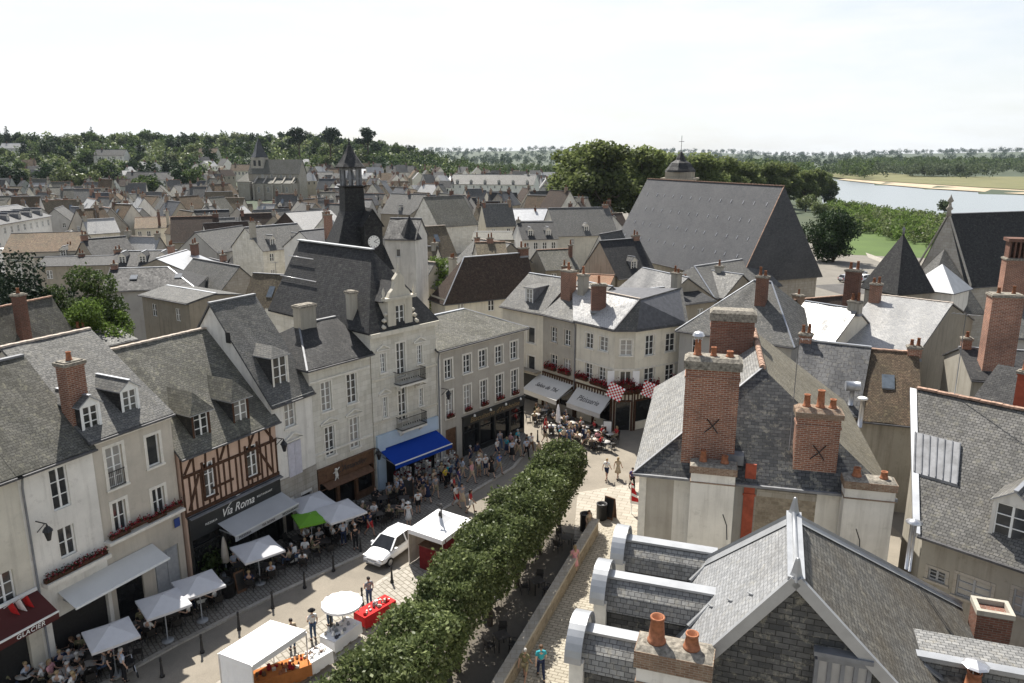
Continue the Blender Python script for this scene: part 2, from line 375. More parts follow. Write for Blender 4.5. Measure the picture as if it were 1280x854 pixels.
def add_window(parent, x, z, w, h, rows=3, cols=2, frame='whitep', surround=None, t=.16, recess=.16, shutters=None, rail=False, pediment=None, y=0., flowers=None):
    """window > pane, surround, shutter ... standing in an opening whose sill is at (x, z)"""
    f = link('window', frame_mesh(w, h, rows, cols, M[frame]), parent, (x, y+recess, z))
    link('pane', pane_mesh(w-.06, h-.06), f, (0, .012, .03))
    if surround: link('surround', surround_mesh(w, h, t, M[surround]), f, (0, -recess, 0))
    if shutters:
        for s in (-1, 1):
            me = cached(('shut', round(w, 2), round(h, 2), shutters), lambda: MB().box(-w/4, w/4, -.03, .03, 0, h).box(-w/4+.05, w/4-.05, -.04, -.028, .1, h*.46).box(-w/4+.05, w/4-.05, -.04, -.028, h*.54, h-.1).data('shutter', M[shutters]))
            link('shutter', me, f, (s*(w/2+w/4+.02), -recess-.045, 0))
    if rail:
        def mk():
            m = MB(); m.box(-w/2, w/2, -.03, 0, .86, .9); m.box(-w/2, w/2, -.03, 0, .06, .09)
            for i in range(9): m.box(-w/2+w*(i+.5)/9-.008, -w/2+w*(i+.5)/9+.008, -.024, -.008, .09, .86)
            return m.data('railing', M['black'])
        link('railing', cached(('rail', round(w, 2)), mk), f, (0, -recess-.03, 0))
    if pediment:
        def mk():
            m = MB(); pw = w/2+.35; z0 = h+.28
            m.box(-pw, pw, -.1, -.002, z0-.08, z0)
            m.bar((-pw, -.06, z0+.03), (0, -.06, z0+.36), .12, .09); m.bar((pw, -.06, z0+.03), (0, -.06, z0+.36), .12, .09)
            return m.data('pediment', M[pediment])
        link('pediment', cached(('ped', round(w, 2), round(h, 2), pediment), mk), f, (0, -recess, 0))
    if flowers: link('flower_box', flower_mesh(w*.95, flowers), f, (0, -recess-.14, .0))
    return f
def leafquads(pts, size, rng, jit=.6, droop=0.):
    """one small bent leaf clump (two triangles fanned) at each point"""
    pts = np.asarray(pts, np.float32); n = len(pts)
    a = rng.normal(size=(n, 3)); a /= np.linalg.norm(a, axis=1)[:, None]
    b = rng.normal(size=(n, 3)); b -= (a*b).sum(1)[:, None]*a; b /= np.linalg.norm(b, axis=1)[:, None]
    sz = (size*(1-jit/2+jit*rng.random(n)))[:, None]
    v = np.stack([pts-a*sz*.5, pts+b*sz*.34, pts+a*sz*.55, pts-b*sz*.34], 1).reshape(-1, 3)
    return v, np.arange(n*4).reshape(n, 4)
def npmesh(name, v, f, mats, mi=None, smooth=False):
    me = bpy.data.meshes.new(name); v = np.asarray(v, np.float32); f = np.asarray(f, np.int32); k = f.shape[1]
    me.vertices.add(len(v)); me.vertices.foreach_set('co', v.ravel())
    me.loops.add(f.size); me.loops.foreach_set('vertex_index', f.ravel())
    me.polygons.add(len(f)); me.polygons.foreach_set('loop_start', np.arange(0, f.size, k, dtype=np.int32)); me.polygons.foreach_set('loop_total', np.full(len(f), k, np.int32))
    for q in (mats if isinstance(mats, (list, tuple)) else [mats]): me.materials.append(q)
    if mi is not None: me.polygons.foreach_set('material_index', np.asarray(mi, np.int32))
    if smooth: me.polygons.foreach_set('use_smooth', np.ones(len(f), bool))
    me.update(calc_edges=True); return me
def leafmat(name, c1, c2, trans=.35, spec=.12, rough=.6):
    m, nt, b = newmat(name); g = nt.nodes.new('ShaderNodeNewGeometry'); oi = nt.nodes.new('ShaderNodeObjectInfo')
    col = ramp(nt, g.outputs['Random Per Island'], [(.0, tuple(x*.6 for x in c1)), (.5, c1), (1., c2)])
    mr = N(nt, 'ShaderNodeMapRange', i_To_Min=.8, i_To_Max=1.2); L(nt, oi.outputs['Random'], mr.inputs[0])
    vm = N(nt, 'ShaderNodeVectorMath', operation='SCALE'); L(nt, col, vm.inputs[0]); L(nt, mr.outputs[0], vm.inputs['Scale'])
    L(nt, vm.outputs[0], b.inputs['Base Color']); b.inputs['Roughness'].default_value = rough; b.inputs['Specular IOR Level'].default_value = spec
    tr = nt.nodes.new('ShaderNodeBsdfTranslucent'); L(nt, vm.outputs[0], tr.inputs[0])
    mx = N(nt, 'ShaderNodeMixShader', i_0=trans); out = nt.nodes['Material Output']
    L(nt, b.outputs[0], mx.inputs[1]); L(nt, tr.outputs[0], mx.inputs[2]); L(nt, mx.outputs[0], out.inputs[0])
    MATS[name] = m; return m
M['leaf'] = leafmat('leaf_lime', (.09, .118, .042), (.22, .255, .11), .4, .2, .45)
M['leaf_plane'] = leafmat('leaf_plane', (.105, .135, .045), (.19, .22, .085), .5)
M['leaf_dark'] = leafmat('leaf_dark', (.022, .042, .016), (.05, .08, .03), .2)
M['leaf_mid'] = leafmat('leaf_mid', (.055, .085, .028), (.11, .15, .05), .4)
M['leaf_bright'] = leafmat('leaf_bright', (.085, .135, .03), (.15, .21, .055), .45)
M['leaf_grey'] = leafmat('leaf_willow', (.075, .1, .05), (.13, .16, .085))
M['leaf_conifer'] = leafmat('leaf_conifer', (.018, .034, .018), (.036, .055, .03), .1)
M['bark'] = plain('bark', (.075, .06, .045), .9, 0, .35, 6., .1, .5)
M['leaf_flower'] = leafmat('geranium_bloom', (.22, .015, .02), (.42, .05, .06), .2)
M['leaf_pink'] = leafmat('geranium_pink', (.35, .06, .09), (.6, .2, .25), .2)
def flower_mesh(w, kind):
    def mk():
        rng = np.random.default_rng(int(w*100)); n = int(w*150)
        pts = np.stack([rng.uniform(-w/2, w/2, n), rng.normal(0, .08, n)-.02, .2+np.abs(rng.normal(0, .12, n))-.1*(rng.random(n) < .35)], 1)
        v, f = leafquads(pts, .11, rng); mi = np.where(rng.random(n) < kind, 1, np.where(rng.random(n) < .15, 2, 0))
        bx = MB().box(-w/2, w/2, -.1, .1, .02, .2); i = len(v)
        v = np.concatenate([v, np.array(bx.v)]); f = np.concatenate([f, np.array(bx.f)+i]); mi = np.concatenate([mi, np.full(len(bx.f), 3)])
        return npmesh('flower_box', v, f, [M['leaf_dark'], M['leaf_flower'], M['leaf_pink'], M['timber']], mi)
    return cached(('flow', round(w, 1), kind), mk)
def wall_front(mb, x0, x1, z0, z1, ops, depth=.22, y=0., m=0):
    """front wall with real openings: ops = (xa, xb, za, zb)"""
    xs = sorted({x0, x1, *[min(max(o[0], x0), x1) for o in ops], *[min(max(o[1], x0), x1) for o in ops]})
    zs = sorted({z0, z1, *[min(max(o[2], z0), z1) for o in ops], *[min(max(o[3], z0), z1) for o in ops]})
    for a, b in zip(xs, xs[1:]):
        if b-a < 1e-4: continue
        for c, d in zip(zs, zs[1:]):
            if d-c < 1e-4: continue
            cx, cz = (a+b)/2, (c+d)/2
            if any(o[0] < cx < o[1] and o[2] < cz < o[3] for o in ops): continue
            mb.poly([(a, y, c), (b, y, c), (b, y, d), (a, y, d)], m)
    for (a, b, c, d) in ops:
        mb.poly([(a, y, c), (a, y, d), (a, y+depth, d), (a, y+depth, c)], m); mb.poly([(b, y, c), (b, y+depth, c), (b, y+depth, d), (b, y, d)], m)
        mb.poly([(a, y, d), (b, y, d), (b, y+depth, d), (a, y+depth, d)], m); mb.poly([(a, y, c), (a, y+depth, c), (b, y+depth, c), (b, y, c)], m)
def chimney(parent, x, y, z0, z1, w, d, mat='brick', pots=2, cap='capstone', name='chimney', potmat='pot'):
    m = MB(); m.box(-w/2, w/2, -d/2, d/2, 0, z1-z0-.28, 0)
    h = z1-z0
    m.box(-w/2-.05, w/2+.05, -d/2-.05, d/2+.05, h-.28, h-.2, 0); m.box(-w/2-.09, w/2+.09, -d/2-.09, d/2+.09, h-.2, h-.06, 1)
    m.box(-w/2+.02, w/2-.02, -d/2+.02, d/2-.02, h-.06, h, 1)
    m.hexa([(-w/2-.06, -d/2-.06, -.05), (w/2+.06, -d/2-.06, -.05), (w/2+.06, d/2+.06, -.05), (-w/2-.06, d/2+.06, -.05)],
           [(-w/2-.004, -d/2-.004, .16), (w/2+.004, -d/2-.004, .16), (w/2+.004, d/2+.004, .16), (-w/2-.004, d/2+.004, .16)], 2)
    o = m.build(name, [M[mat], M[cap], M['lead']], parent); o.location = (x, y, z0)
    for i in range(pots):
        px = (i-(pots-1)/2)*w/max(pots, 1)*.95
        hh = .42+.14*((i*7+int(abs(x)*10)) % 3); rr = .13
        key = ('pot', round(hh, 2), potmat)
        me = cached(key, lambda: MB().lathe((0,0,0), [(rr*1.15, 0), (rr*1.15, .05), (rr, .07), (rr*.8, hh-.06), (rr*.92, hh-.05), (rr*.92, hh), (rr*.7, hh), (rr*.66, hh-.16), (0.01, hh-.16)], 12).data('chimney_pot', M[potmat]))
        link('chimney_pot', me, o, (px, 0, h-.004))
    return o
def dormer(parent, x, y, z, w, h, depth, roofm='slate', wallm='zinc', roof='gable', win=True, frame='whitep', facem='trim', rise=None, over=.12):
    """roof window house: face at (x, y, z) looking to -y, running back into the slope"""
    m = MB(); m.box(-w/2, w/2, 0, depth, 0, h, 0, skip='f')
    wo = (-w/2+.14, w/2-.14, .16, h-.1)
    wall_front(m, -w/2, w/2, 0, h, [wo] if win else [], .12, 0., 1)
    rise = rise if rise is not None else w*.36
    if roof == 'gable':
        m.poly([(-w/2, 0, h), (w/2, 0, h), (0, 0, h+rise)], 1)
    o = m.build('dormer', [M[wallm], M[facem]], parent); o.location = (x, y, z)
    r = MB()
    if roof == 'gable':
        k = rise/(w/2); e = w/2+over
        for s in (-1, 1):
            r.slab([(0, -over, h+rise+.05), (s*e, -over, h-over*k+.05), (s*e, depth, h-over*k+.05), (0, depth+rise, h+rise+.05)], .06, 0, 1)
        r.bar((0, -over-.01, h+rise+.07), (0, depth, h+rise+.07), .16, .06, 1)
    elif roof == 'flat':
        r.slab([(-w/2-over, -over, h+.06), (w/2+over, -over, h+.06), (w/2+over, depth, h+.16), (-w/2-over, depth, h+.16)], .08, 0, 1)
    elif roof == 'hip':
        e = w/2+over; k = rise/(w/2)
        zr = h+rise+.05; ze = h-over*k+.05
        for s in (-1, 1): r.slab([(0, w*.4, zr), (s*e, -over, ze), (s*e, depth, ze), (0, depth+rise, zr)], .06, 0, 1)
        r.slab([(0, w*.4, zr), (-e, -over, ze), (e, -over, ze)], .06, 0, 1)
    r.build('dormer_roof', [M[roofm], M['zinc']], o)
    if win:
        f = link('window', frame_mesh(w-.28, h-.26, 3, 2, M[frame], .05), o, (0, .09, .16))
        # pane is merged behind the frame as its own sub-part of the dormer
        link('pane', pane_mesh(w-.3, h-.28), o, (0, .105, .17))
    return o
def wavy(r, q, m=0, amp=.045, nu=14, nv=7):
    """old roofs sag: a gently uneven skin of slates just over the boards"""
    q = [Vector(p) for p in q]; sd_ = rnd.uniform(0, 9); g_ = []
    for j in range(nv+1):
        row = []
        for i in range(nu+1):
            a_, b_ = i/nu, j/nv; p = q[0].lerp(q[1], a_).lerp(q[3].lerp(q[2], a_), b_)
            w_ = amp*(math.sin(a_*9+sd_)*math.sin(b_*5+sd_*2)+.6*math.sin(a_*17+b_*7+sd_*3)); p.z += .05+w_*(.35+.65*math.sin(math.pi*b_)); row.append(p)
        g_.append(row)
    for j in range(nv):
        for i in range(nu): r.poly([g_[j][i], g_[j][i+1], g_[j+1][i+1], g_[j+1][i]], m, True)
class House:
    """a house whose front runs from O along u; openings may be given as sight lines on the front plane"""
    def __init__(s, name, label, O, u, W, D, h, zr, wall='cream', roofm='slate', roof='gable', cat='house', group=None, hipl=0, hipr=0, over=.3, side=.12, z0=-.3):
        s.u = Vector((u[0], u[1], 0)).normalized(); s.n = Vector((-s.u.y, s.u.x, 0)); s.O = Vector((O[0], O[1], 0))
        s.W, s.D, s.h, s.zr, s.wall, s.roofm, s.roof = W, D, h, zr, wall, roofm, roof
        s.hipl, s.hipr, s.over, s.side, s.z0 = hipl, hipr, over, side, z0
        s.root = thing(name, label, cat, s.O, math.atan2(s.u.y, s.u.x), group); s.ops = []
    def uv(s, px, py, y=0.): return hit(s.O+s.n*y, (s.u.x, s.u.y), px, py)
    def yz(s, x, px, py): return hit(s.O+s.u*x, (s.n.x, s.n.y), px, py)
    def win(s, tl, br, **kw):
        x0, z1 = s.uv(*tl); x1, z0 = s.uv(*br); s.winm(x0, x1, z0, z1, **kw)
    def winm(s, x0, x1, z0, z1, **kw):
        x0 = max(x0, .05); x1 = min(x1, s.W-.05); z1 = min(z1, s.h-.1)
        s.ops.append((x0, x1, z0, z1)); add_window(s.root, (x0+x1)/2, z0, x1-x0, z1-z0, **kw)
    def open(s, x0, x1, z0, z1): s.ops.append((x0, x1, z0, z1))
    def slope(s): return (s.zr-s.h)/(s.D/2)
    def roofz(s, y): return s.h+s.slope()*y if y <= s.D/2 else s.zr-s.slope()*(y-s.D/2)
    def walls(s, mats=None, cornice=None, backz=None):
        m = MB(); W, D, h, zr = s.W, s.D, s.h, s.zr
        wall_front(m, 0, W, s.z0, h, s.ops, .22)
        m.poly([(W, D, s.z0), (0, D, s.z0), (0, D, h), (W, D, h)])
        for x, hp in ((0, s.hipl), (W, s.hipr)):
            if s.roof == 'gable' and hp == 0: m.poly([(x, 0, s.z0), (x, D, s.z0), (x, D, h), (x, D/2, zr-.07), (x, 0, h)])
            elif s.roof == 'gablefront': m.poly([(x, 0, s.z0), (x, D, s.z0), (x, D, h), (x, 0, h)])
            else: m.poly([(x, 0, s.z0), (x, D, s.z0), (x, D, h), (x, 0, h)])
        if s.roof == 'gablefront':
            m.poly([(0, 0, h), (W, 0, h), (W/2, 0, zr-.07)]); m.poly([(W, D, h), (0, D, h), (W/2, D, zr-.07)])
        for (a, b, c, d) in s.ops: m.poly([(a, .24, c), (b, .24, c), (b, .24, d), (a, .24, d)], 1)
        o = m.build('wall', [M[s.wall], M['black']], s.root)
        if cornice:
            c = MB(); c.box(-.03, W+.03, -.16, -.002, h-.16, h-.02); c.box(-.01, W+.01, -.09, -.002, h-.28, h-.16)
            c.build('cornice', M[cornice], s.root)
        return o
    def build_roof(s, ridge='zinc', rise=.0, gutter=True, m2='gutter', ridge_r=.07):
        r = MB(); W, D, h, zr, ov, sd = s.W, s.D, s.h+.1, s.zr+.1, s.over, s.side
        if s.roof == 'flat':
            r.slab([(-.1, -.15, h+.05), (W+.1, -.15, h+.05), (W+.1, D+.1, zr), (-.1, D+.1, zr)], .14, 0, 1)
        elif s.roof == 'gablefront':
            k = (zr-h)/(W/2)
            for q in (0, 1):
                xe = -ov if q == 0 else W+ov; ze = h-k*ov
                r.slab([(xe, -sd, ze), (W/2, -sd, zr), (W/2, D+sd, zr), (xe, D+sd, ze)], .12, 0, 1)
            r.bar((W/2, -sd, zr+.03), (W/2, D+sd, zr+.03), .22, .1, 1)
        elif s.roof == 'pyramid':
            c = (W/2, D/2, zr); q = [(-ov, -ov, h), (W+ov, -ov, h), (W+ov, D+ov, h), (-ov, D+ov, h)]
            for i in range(4): r.slab([q[i], q[(i+1) % 4], c], .1, 0, 1)
        else:
            k = (zr-h)/(D/2); ze = h-k*ov
            xl, xr = (s.hipl, W-s.hipr)
            el, er = (-sd if s.hipl == 0 else -ov), (W+sd if s.hipr == 0 else W+ov)
            rl, rr = (-sd if s.hipl == 0 else s.hipl), (W+sd if s.hipr == 0 else W-s.hipr)
            (wavy(r, [(el, -ov, ze), (er, -ov, ze), (rr, D/2, zr), (rl, D/2, zr)]) if s.O.y < 95 and W < 16 else None); r.slab([(el, -ov, ze), (er, -ov, ze), (rr, D/2, zr), (rl, D/2, zr)], .12, 0, 1)
            r.slab([(er, D+ov, ze), (el, D+ov, ze), (rl, D/2, zr), (rr, D/2, zr)], .12, 0, 1)
            if s.hipl: r.slab([(el, D+ov, ze), (el, -ov, ze), (rl, D/2, zr)], .12, 0, 1)
            if s.hipr: r.slab([(er, -ov, ze), (er, D+ov, ze), (rr, D/2, zr)], .12, 0, 1)
            if s.hipl: r.bar((el, -ov, ze+.04), (rl, D/2, zr+.04), .12, .05, 2)
            if s.hipr: r.bar((er, -ov, ze+.04), (rr, D/2, zr+.04), .12, .05, 2)
            n = max(1, int((rr-rl)/.33)) if ridge in ('ridge', 'ridgepale') else 1
            for i in range(n):
                a, b = rl+(rr-rl)*i/n, rl+(rr-rl)*(i+1)/n
                r.bar((a+.004, D/2, zr+.03+.012*(i % 2)), (b-.004, D/2, zr+.03+.012*(i % 2)), .26, .1, 2)
            if gutter: r.bar((el, -ov-.06, ze-.05), (er, -ov-.06, ze-.05), .12, .1, 1)
        o = r.build('roof', [M[s.roofm], M[m2], M[ridge]], s.root)
        return o
    def chim(s, x, y, top, w=.9, d=.5, mat='brick', pots=2, base=None, **kw):
        z = s.roofz(y) if base is None else base
        return chimney(s.root, x, y, z-.35, top, w, d, mat, pots, **kw)
    def dorm(s, x, y, w=1.1, h=1.2, **kw):
        z = s.roofz(y)+.05; depth = (h+.1)/max(.3, s.slope())
        return dormer(s.root, x, y, z-.15, w, h+.15, depth+.3, **kw)
    def box(s, name, x0, x1, y0, y1, z0, z1, mat): return MB().box(x0, x1, y0, y1, z0, z1).build(name, M[mat], s.root)
    def awning(s, bl, br, fl, mat, valance=.28, out=None, bar='whitep', zf=None):
        """cloth awning: back corners bl, br and one front corner fl as sight lines"""
        x0, z0 = s.uv(*bl); x1, z1 = s.uv(*br); zb = (z0+z1)/2
        if out is None:
            q = s.yz(x0, *fl); out = max(.8, min(3.6, -q[0])); zf = q[1]
        m = MB(); m.slab([(x0, -.03, zb), (x1, -.03, zb), (x1, -out, zf), (x0, -out, zf)], .03, 0)
        m.box(x0, x1, -out-.012, -out+.012, zf-.03-valance, zf-.03, 0)
        m.box(x0-.02, x1+.02, -out-.05, -out+.02, zf-.03, zf+.035, 1)
        for x in (x0+.15, x1-.15): m.bar((x, -.05, zb-.5), (x, -out+.05, zf-.08), .05, .05, 2)
        o = m.build('awning', [M[mat], M[bar], M['greyp']], s.root)
        return o, x0, x1, zb, zf, out
def from_px(name, label, eL, eR, h, ridge, side, **kw):
    """a house from its front eave corners (sight lines at eave height h) and one end of its ridge"""
    a, b = P(*eL, h), P(*eR, h); u = (b-a); u.z = 0; W = u.length; u.normalize(); n = Vector((-u.y, u.x, 0))
    base = a if side == 'L' else b
    d, z = hit(base, (n.x, n.y), *ridge)
    D = kw.pop('D', None); zr = kw.pop('zr', None)
    if d < 1.5 or d > 9: print('from_px check', name, label, 'depth', round(d, 2), 'z', round(z, 2))
    d = min(max(d, 1.8), 9)
    return House(name, label, a, u, W, D or 2*d, h, zr or min(max(z, h+.6), h+12), **kw)
# ================================================================ the row of houses along the left of the street
def lantern(parent, x, z, out=.75):
    m = MB(); m.bar((x, 0, z+.45), (x, -out, z+.5), .04); m.bar((x, 0, z-.1), (x, -out*.8, z+.47), .03)
    m.lathe((x, -out, z-.3), [(.09, 0), (.19, .42), (.19, .45), (.24, .46), (.1, .66), (.05, .68), (.05, .74), (.0, .8)], 6, 0, False)
    o = m.build('wall_lantern', M['black'], parent)
    MB().lathe((x, -out, z-.3), [(.07, .04), (.165, .4)], 6, 0, False).build('lantern_glass', M['alum'], o)
def downpipe(h, x, top, bottom=0.):
    MB().tube([(x, -.2, top), (x, -.09, top-.5), (x, -.09, bottom)], .05, 8).build('downpipe', M['lead'], h.root)
def shop(h, x0, x1, z0, z1, mat, fascia=.7, cols=3, glassy=.22, sill=.5, proj_=.14):
    """shopfront: fascia, pilasters, stall riser and glazing bars, with glass behind"""
    m = MB(); y = -proj_
    m.box(x0, x1, y, -.002, z1-fascia, z1); m.box(x0-.06, x1+.06, y-.08, -.002, z1, z1+.1)
    for i in range(cols+1):
        x = x0+(x1-x0)*i/cols; a = max(x0, x-.11); b = min(x1, x+.11); m.box(a, b, y+.02, .2, z0, z1-fascia-.002)
    for i in range(cols):
        a = x0+(x1-x0)*i/cols+.11; b = x0+(x1-x0)*(i+1)/cols-.11
        if i != cols//2: m.box(a, b, y+.05, .18, z0, z0+sill)
        m.box(a, b, .0, .05, z1-fascia-.62, z1-fascia-.56)
    o = m.build('shopfront', M[mat], h.root)
    MB().box(x0+.1, x1-.1, .1, .12, z0, z1-fascia).build('shop_window', M['shopglass'], o)
    h.open(x0+.1, x1-.1, z0, z1-fascia-.004); return o
WK = dict(surround='trim', t=.14)
# ---- biscuit shop
g = from_px('shop_house', 'long grey stone house with twin rows of five windows over a black biscuit shop', (545.4, 438.4), (655, 409.8), 9.5, (612, 381), 'R', wall='taupe', roofm='slate_moss', hipr=3.2, hipl=0)
for tl, br in [((395,310),(428,383)), ((475,290),(508,358)), ((542,270),(575,335)), ((612,253),(643,318)), ((677,233),(706,300))]:
    g.win((440+tl[0]/3.4167, 360+tl[1]/3.4167), (440+br[0]/3.4167, 360+br[1]/3.4167), rows=3, **WK)
for tl, br in [((400,445),(432,548)), ((478,420),(508,520)), ((548,400),(577,497)), ((614,375),(645,472)), ((680,355),(708,450))]:
    g.win((440+tl[0]/3.4167, 360+tl[1]/3.4167), (440+br[0]/3.4167, 360+br[1]/3.4167), rows=4, flowers=.75, **WK)
x0, zt = g.uv(577.5, 522.7); x1 = g.W-.05; zt = g.uv(655, 495)[1]
so = shop(g, x0, x1, 0, zt, 'shopblack', .75, 4)
lettering("Biscuiterie d'Amboise", .6, M['gold'], so, ((x0+x1)/2, -.17, zt-.37), (1,0,0), (0,0,1), .25, 1., (x1-x0)*.8)
for i in range(4):
    MB().tube([(x0+(x1-x0)*(i+.5)/4, -.16, zt+.1), (x0+(x1-x0)*(i+.5)/4, -.5, zt+.2)], .02, 6).lathe((x0+(x1-x0)*(i+.5)/4, -.5, zt+.02), [(.1, 0), (.08, .14), (.02, .2)], 8, 1).build('sign_lamp', [M['black'], M['whitep']], so)
a = g.uv(557, 538); b = g.uv(568, 536); g.open(a[0], b[0]+.25, 0, a[1]); MB().box(a[0], b[0]+.25, .1, .16, 0, a[1]).build('door', M['woodbrown'], g.root)
lantern(g.root, .45, g.uv(553, 492)[1]); downpipe(g, .1, 9.3)
g.walls(cornice='trim'); g.build_roof('zinc')
MB().box(0, .38, -.03, -.001, 0, 9.2).build('quoin', M['trim'], g.root)
# ---- tall white house with balconies and carved gable, blue awning
f = from_px('carved_gable_house', 'tall white stone house with two iron balconies and carved dormer above a blue awning', (462, 417), (544, 399.5), 11.9, (385, 298), 'L', wall='stone', roofm='slate_dark', over=.15)
f.zr = 17.4; f.D = 13.4
K5 = lambda x, y: (440+x/3.4167, 360+y/3.4167)
def balcony(h, xa, xb, z, out=.75):
    m = MB(); m.box(xa, xb, -out, -.002, z-.14, z, 1)
    for zz in (z+.06, z+.92): m.box(xa, xb, -out, -out+.04, zz, zz+.04); m.box(xa, xa+.04, -out+.04, -.002, zz, zz+.04); m.box(xb-.04, xb, -out+.04, -.002, zz, zz+.04)
    k = int((xb-xa)/.11)
    for i in range(k+1):
        x = xa+.03+(xb-xa-.06)*i/k; m.box(x-.011, x+.011, -out+.01, -out+.03, z, z+.92)
        if i % 2: m.lathe((x+.05, -out+.02, z+.4), [(.0, 0), (.05, .06), (0, .12)], 6)
    for i in range(5):
        for x in (xa+.01, xb-.03): m.box(x, x+.02, -out+.1+.12*i, -out+.12+.12*i, z, z+.92)
    for x in (xa+.3, xb-.3): m.hexa([(x-.08, -.3, z-.5), (x+.08, -.3, z-.5), (x+.08, -.002, z-.55), (x-.08, -.002, z-.55)], [(x-.08, -out+.1, z-.142), (x+.08, -out+.1, z-.142), (x+.08, -.002, z-.142), (x-.08, -.002, z-.142)], 1)
    m.build('balcony', [M['black'], M['trim']], h.root)
for tl, br in [((188,238),(230,375)), ((196,425),(236,560))]: f.win(K5(*tl), K5(*br), rows=4, surround='trim', t=.12)
for tl, br in [((120,283),(146,358)), ((277,248),(301,320)), ((130,470),(153,550)), ((284,432),(304,500))]: f.win(K5(*tl), K5(*br), rows=4, surround='trim', t=.1, pediment='trim')
for tl, br in [((172,342),(290,400)), ((180,535),(295,590))]:
    xa, z = f.uv(*K5(tl[0], tl[1]+30)); xb, _ = f.uv(*K5(br[0], br[1]-40)); balcony(f, xa+.1, xb-.05, z-.75)
zb = f.uv(*K5(110, 690))[1]
x0, x1 = .12, f.W-.1
MB().box(x0, x1, -.2, -.002, zb, zb+1.05).box(x0, x0+.7, -.2, -.002, 0, zb-.002).build('shopfront', M['paleblue'], f.root)
f.open(x0+.75, x1-.15, 0, zb-.05)
f.awning(K5(115, 690), K5(358, 610), K5(185, 757), 'awn_blue', .3)
f.roof = 'box'; f.walls()
c = MB(); c.box(-.12, f.W+.12, -.3, -.002, 11.55, 11.85); c.build('cornice', M['ashlar'], f.root)
for z_ in (8.35, 5.2): MB().box(-.03, f.W+.03, -.07, -.002, z_, z_+.14).build('string_course', M['ashlar'], f.root)
r = MB(); W_, D_, zr_, hz_ = f.W, 12.6, 17.15, 11.95; xm_ = W_/2
r.slab([(-.2, -.15, hz_), (W_+.2, -.15, hz_), (xm_, 3.3, zr_)], .14); r.slab([(-.2, D_, hz_), (-.2, -.15, hz_), (xm_, 3.3, zr_), (xm_, D_, zr_)], .14); r.slab([(W_+.2, -.15, hz_), (W_+.2, D_, hz_), (xm_, D_, zr_), (xm_, 3.3, zr_)], .14)
r.bar((xm_, 3.2, zr_+.05), (xm_, D_+.1, zr_+.05), .4, .1, 1)
r.build('roof', [M['slate_dark'], M['zinc_light']], f.root); MB().poly([(0, D_-.1, hz_), (W_, D_-.1, hz_), (xm_, D_-.1, zr_-.1)]).build('back_gable', M['slate_hung'], f.root)
for k in range(2):
    z_ = 15.9-1.5*k; xx = xm_*(z_-hz_)/(zr_-hz_); MB().tube([(xx-.2, 12.8, z_+.1), (xx-.2, 9.4-1.5*k, z_+.1)], .035, 6).build('roof_rail', M['alum'], f.root)
xa, z0 = f.uv(481, 408); xb, _ = f.uv(519, 399); xc = (xa+xb)/2; w2 = (xb-xa)/2
m = MB(); wz0 = f.uv(495, 405)[1]; wz1 = f.uv(499, 381.5)[1]
wo = (xc-.42, xc+.42, wz0-.1, wz1)
wall_front(m, xc-w2*.8, xc+w2*.8, 11.95, wz1+.45, [wo], .2, -.05)
m.box(xc-w2*.8, xc+w2*.8, -.04, 2.8, 11.95, wz1+.44, skip='f')
m.box(xc-w2, xc+w2, -.22, .3, wz1+.45, wz1+.65)
zt = f.uv(500, 343)[1]; q = wz1+.65
prof = [(-w2*.75, q), (-w2*.6, q+.35), (-w2*.38, q+.6), (-w2*.3, q+1.1), (-w2*.34, q+1.25), (0, q+1.75), (w2*.34, q+1.25), (w2*.3, q+1.1), (w2*.38, q+.6), (w2*.6, q+.35), (w2*.75, q)]
m.poly([(xc+x, -.05, z) for x, z in prof]); m.poly([(xc+x, .25, z) for x, z in reversed(prof)])
for (a, b), (c_, d) in zip(prof, prof[1:]): m.poly([(xc+a, -.05, b), (xc+a, .25, b), (xc+c_, .25, d), (xc+c_, -.05, d)])
for s in (-1, 1):
    for k, (dx, dz, r) in enumerate([(1.08, .15, .22), (1.0, .62, .18), (.9, 1.05, .15), (.95, -.4, .0)]):
        if r: m.lathe((xc+s*w2*dx, .05, 11.95+dz), [(0.01, -r), (r, -r*.3), (r, r*.3), (0.01, r)], 8)
    m.lathe((xc+s*w2*.98, .05, q), [(.1, 0), (.1, .1), (.06, .15), (.12, .4), (.02, .7), (.0, .8)], 8)
m.lathe((xc, .1, q+1.75), [(.12, -.1), (.06, .1), (.13, .3), (.02, .55), (0, .7)], 8)
o = m.build('carved_dormer', M['ashlar'], f.root)
fr = link('window', frame_mesh(.84, wz1-wz0+.1, 3, 2, M['whitep'], .05), o, (xc, .1, wz0-.1)); link('pane', pane_mesh(.8, wz1-wz0+.06), o, (xc, .115, wz0-.08))
r = MB(); 
for s in (-1, 1): r.slab([(xc, .2, q+1.0), (xc+s*w2*.95, .2, q-.3), (xc+s*w2*.95, 2.9, q-.3), (xc, 3.4, q+1.0)], .06)
r.build('dormer_roof', M['slate_dark'], o)
chimney(f.root, .4, 2.4, 12.0, 14.6, .5, .7, 'cement', 0)
lantern(f.root, -.05, f.uv(461, 570)[1], .5)
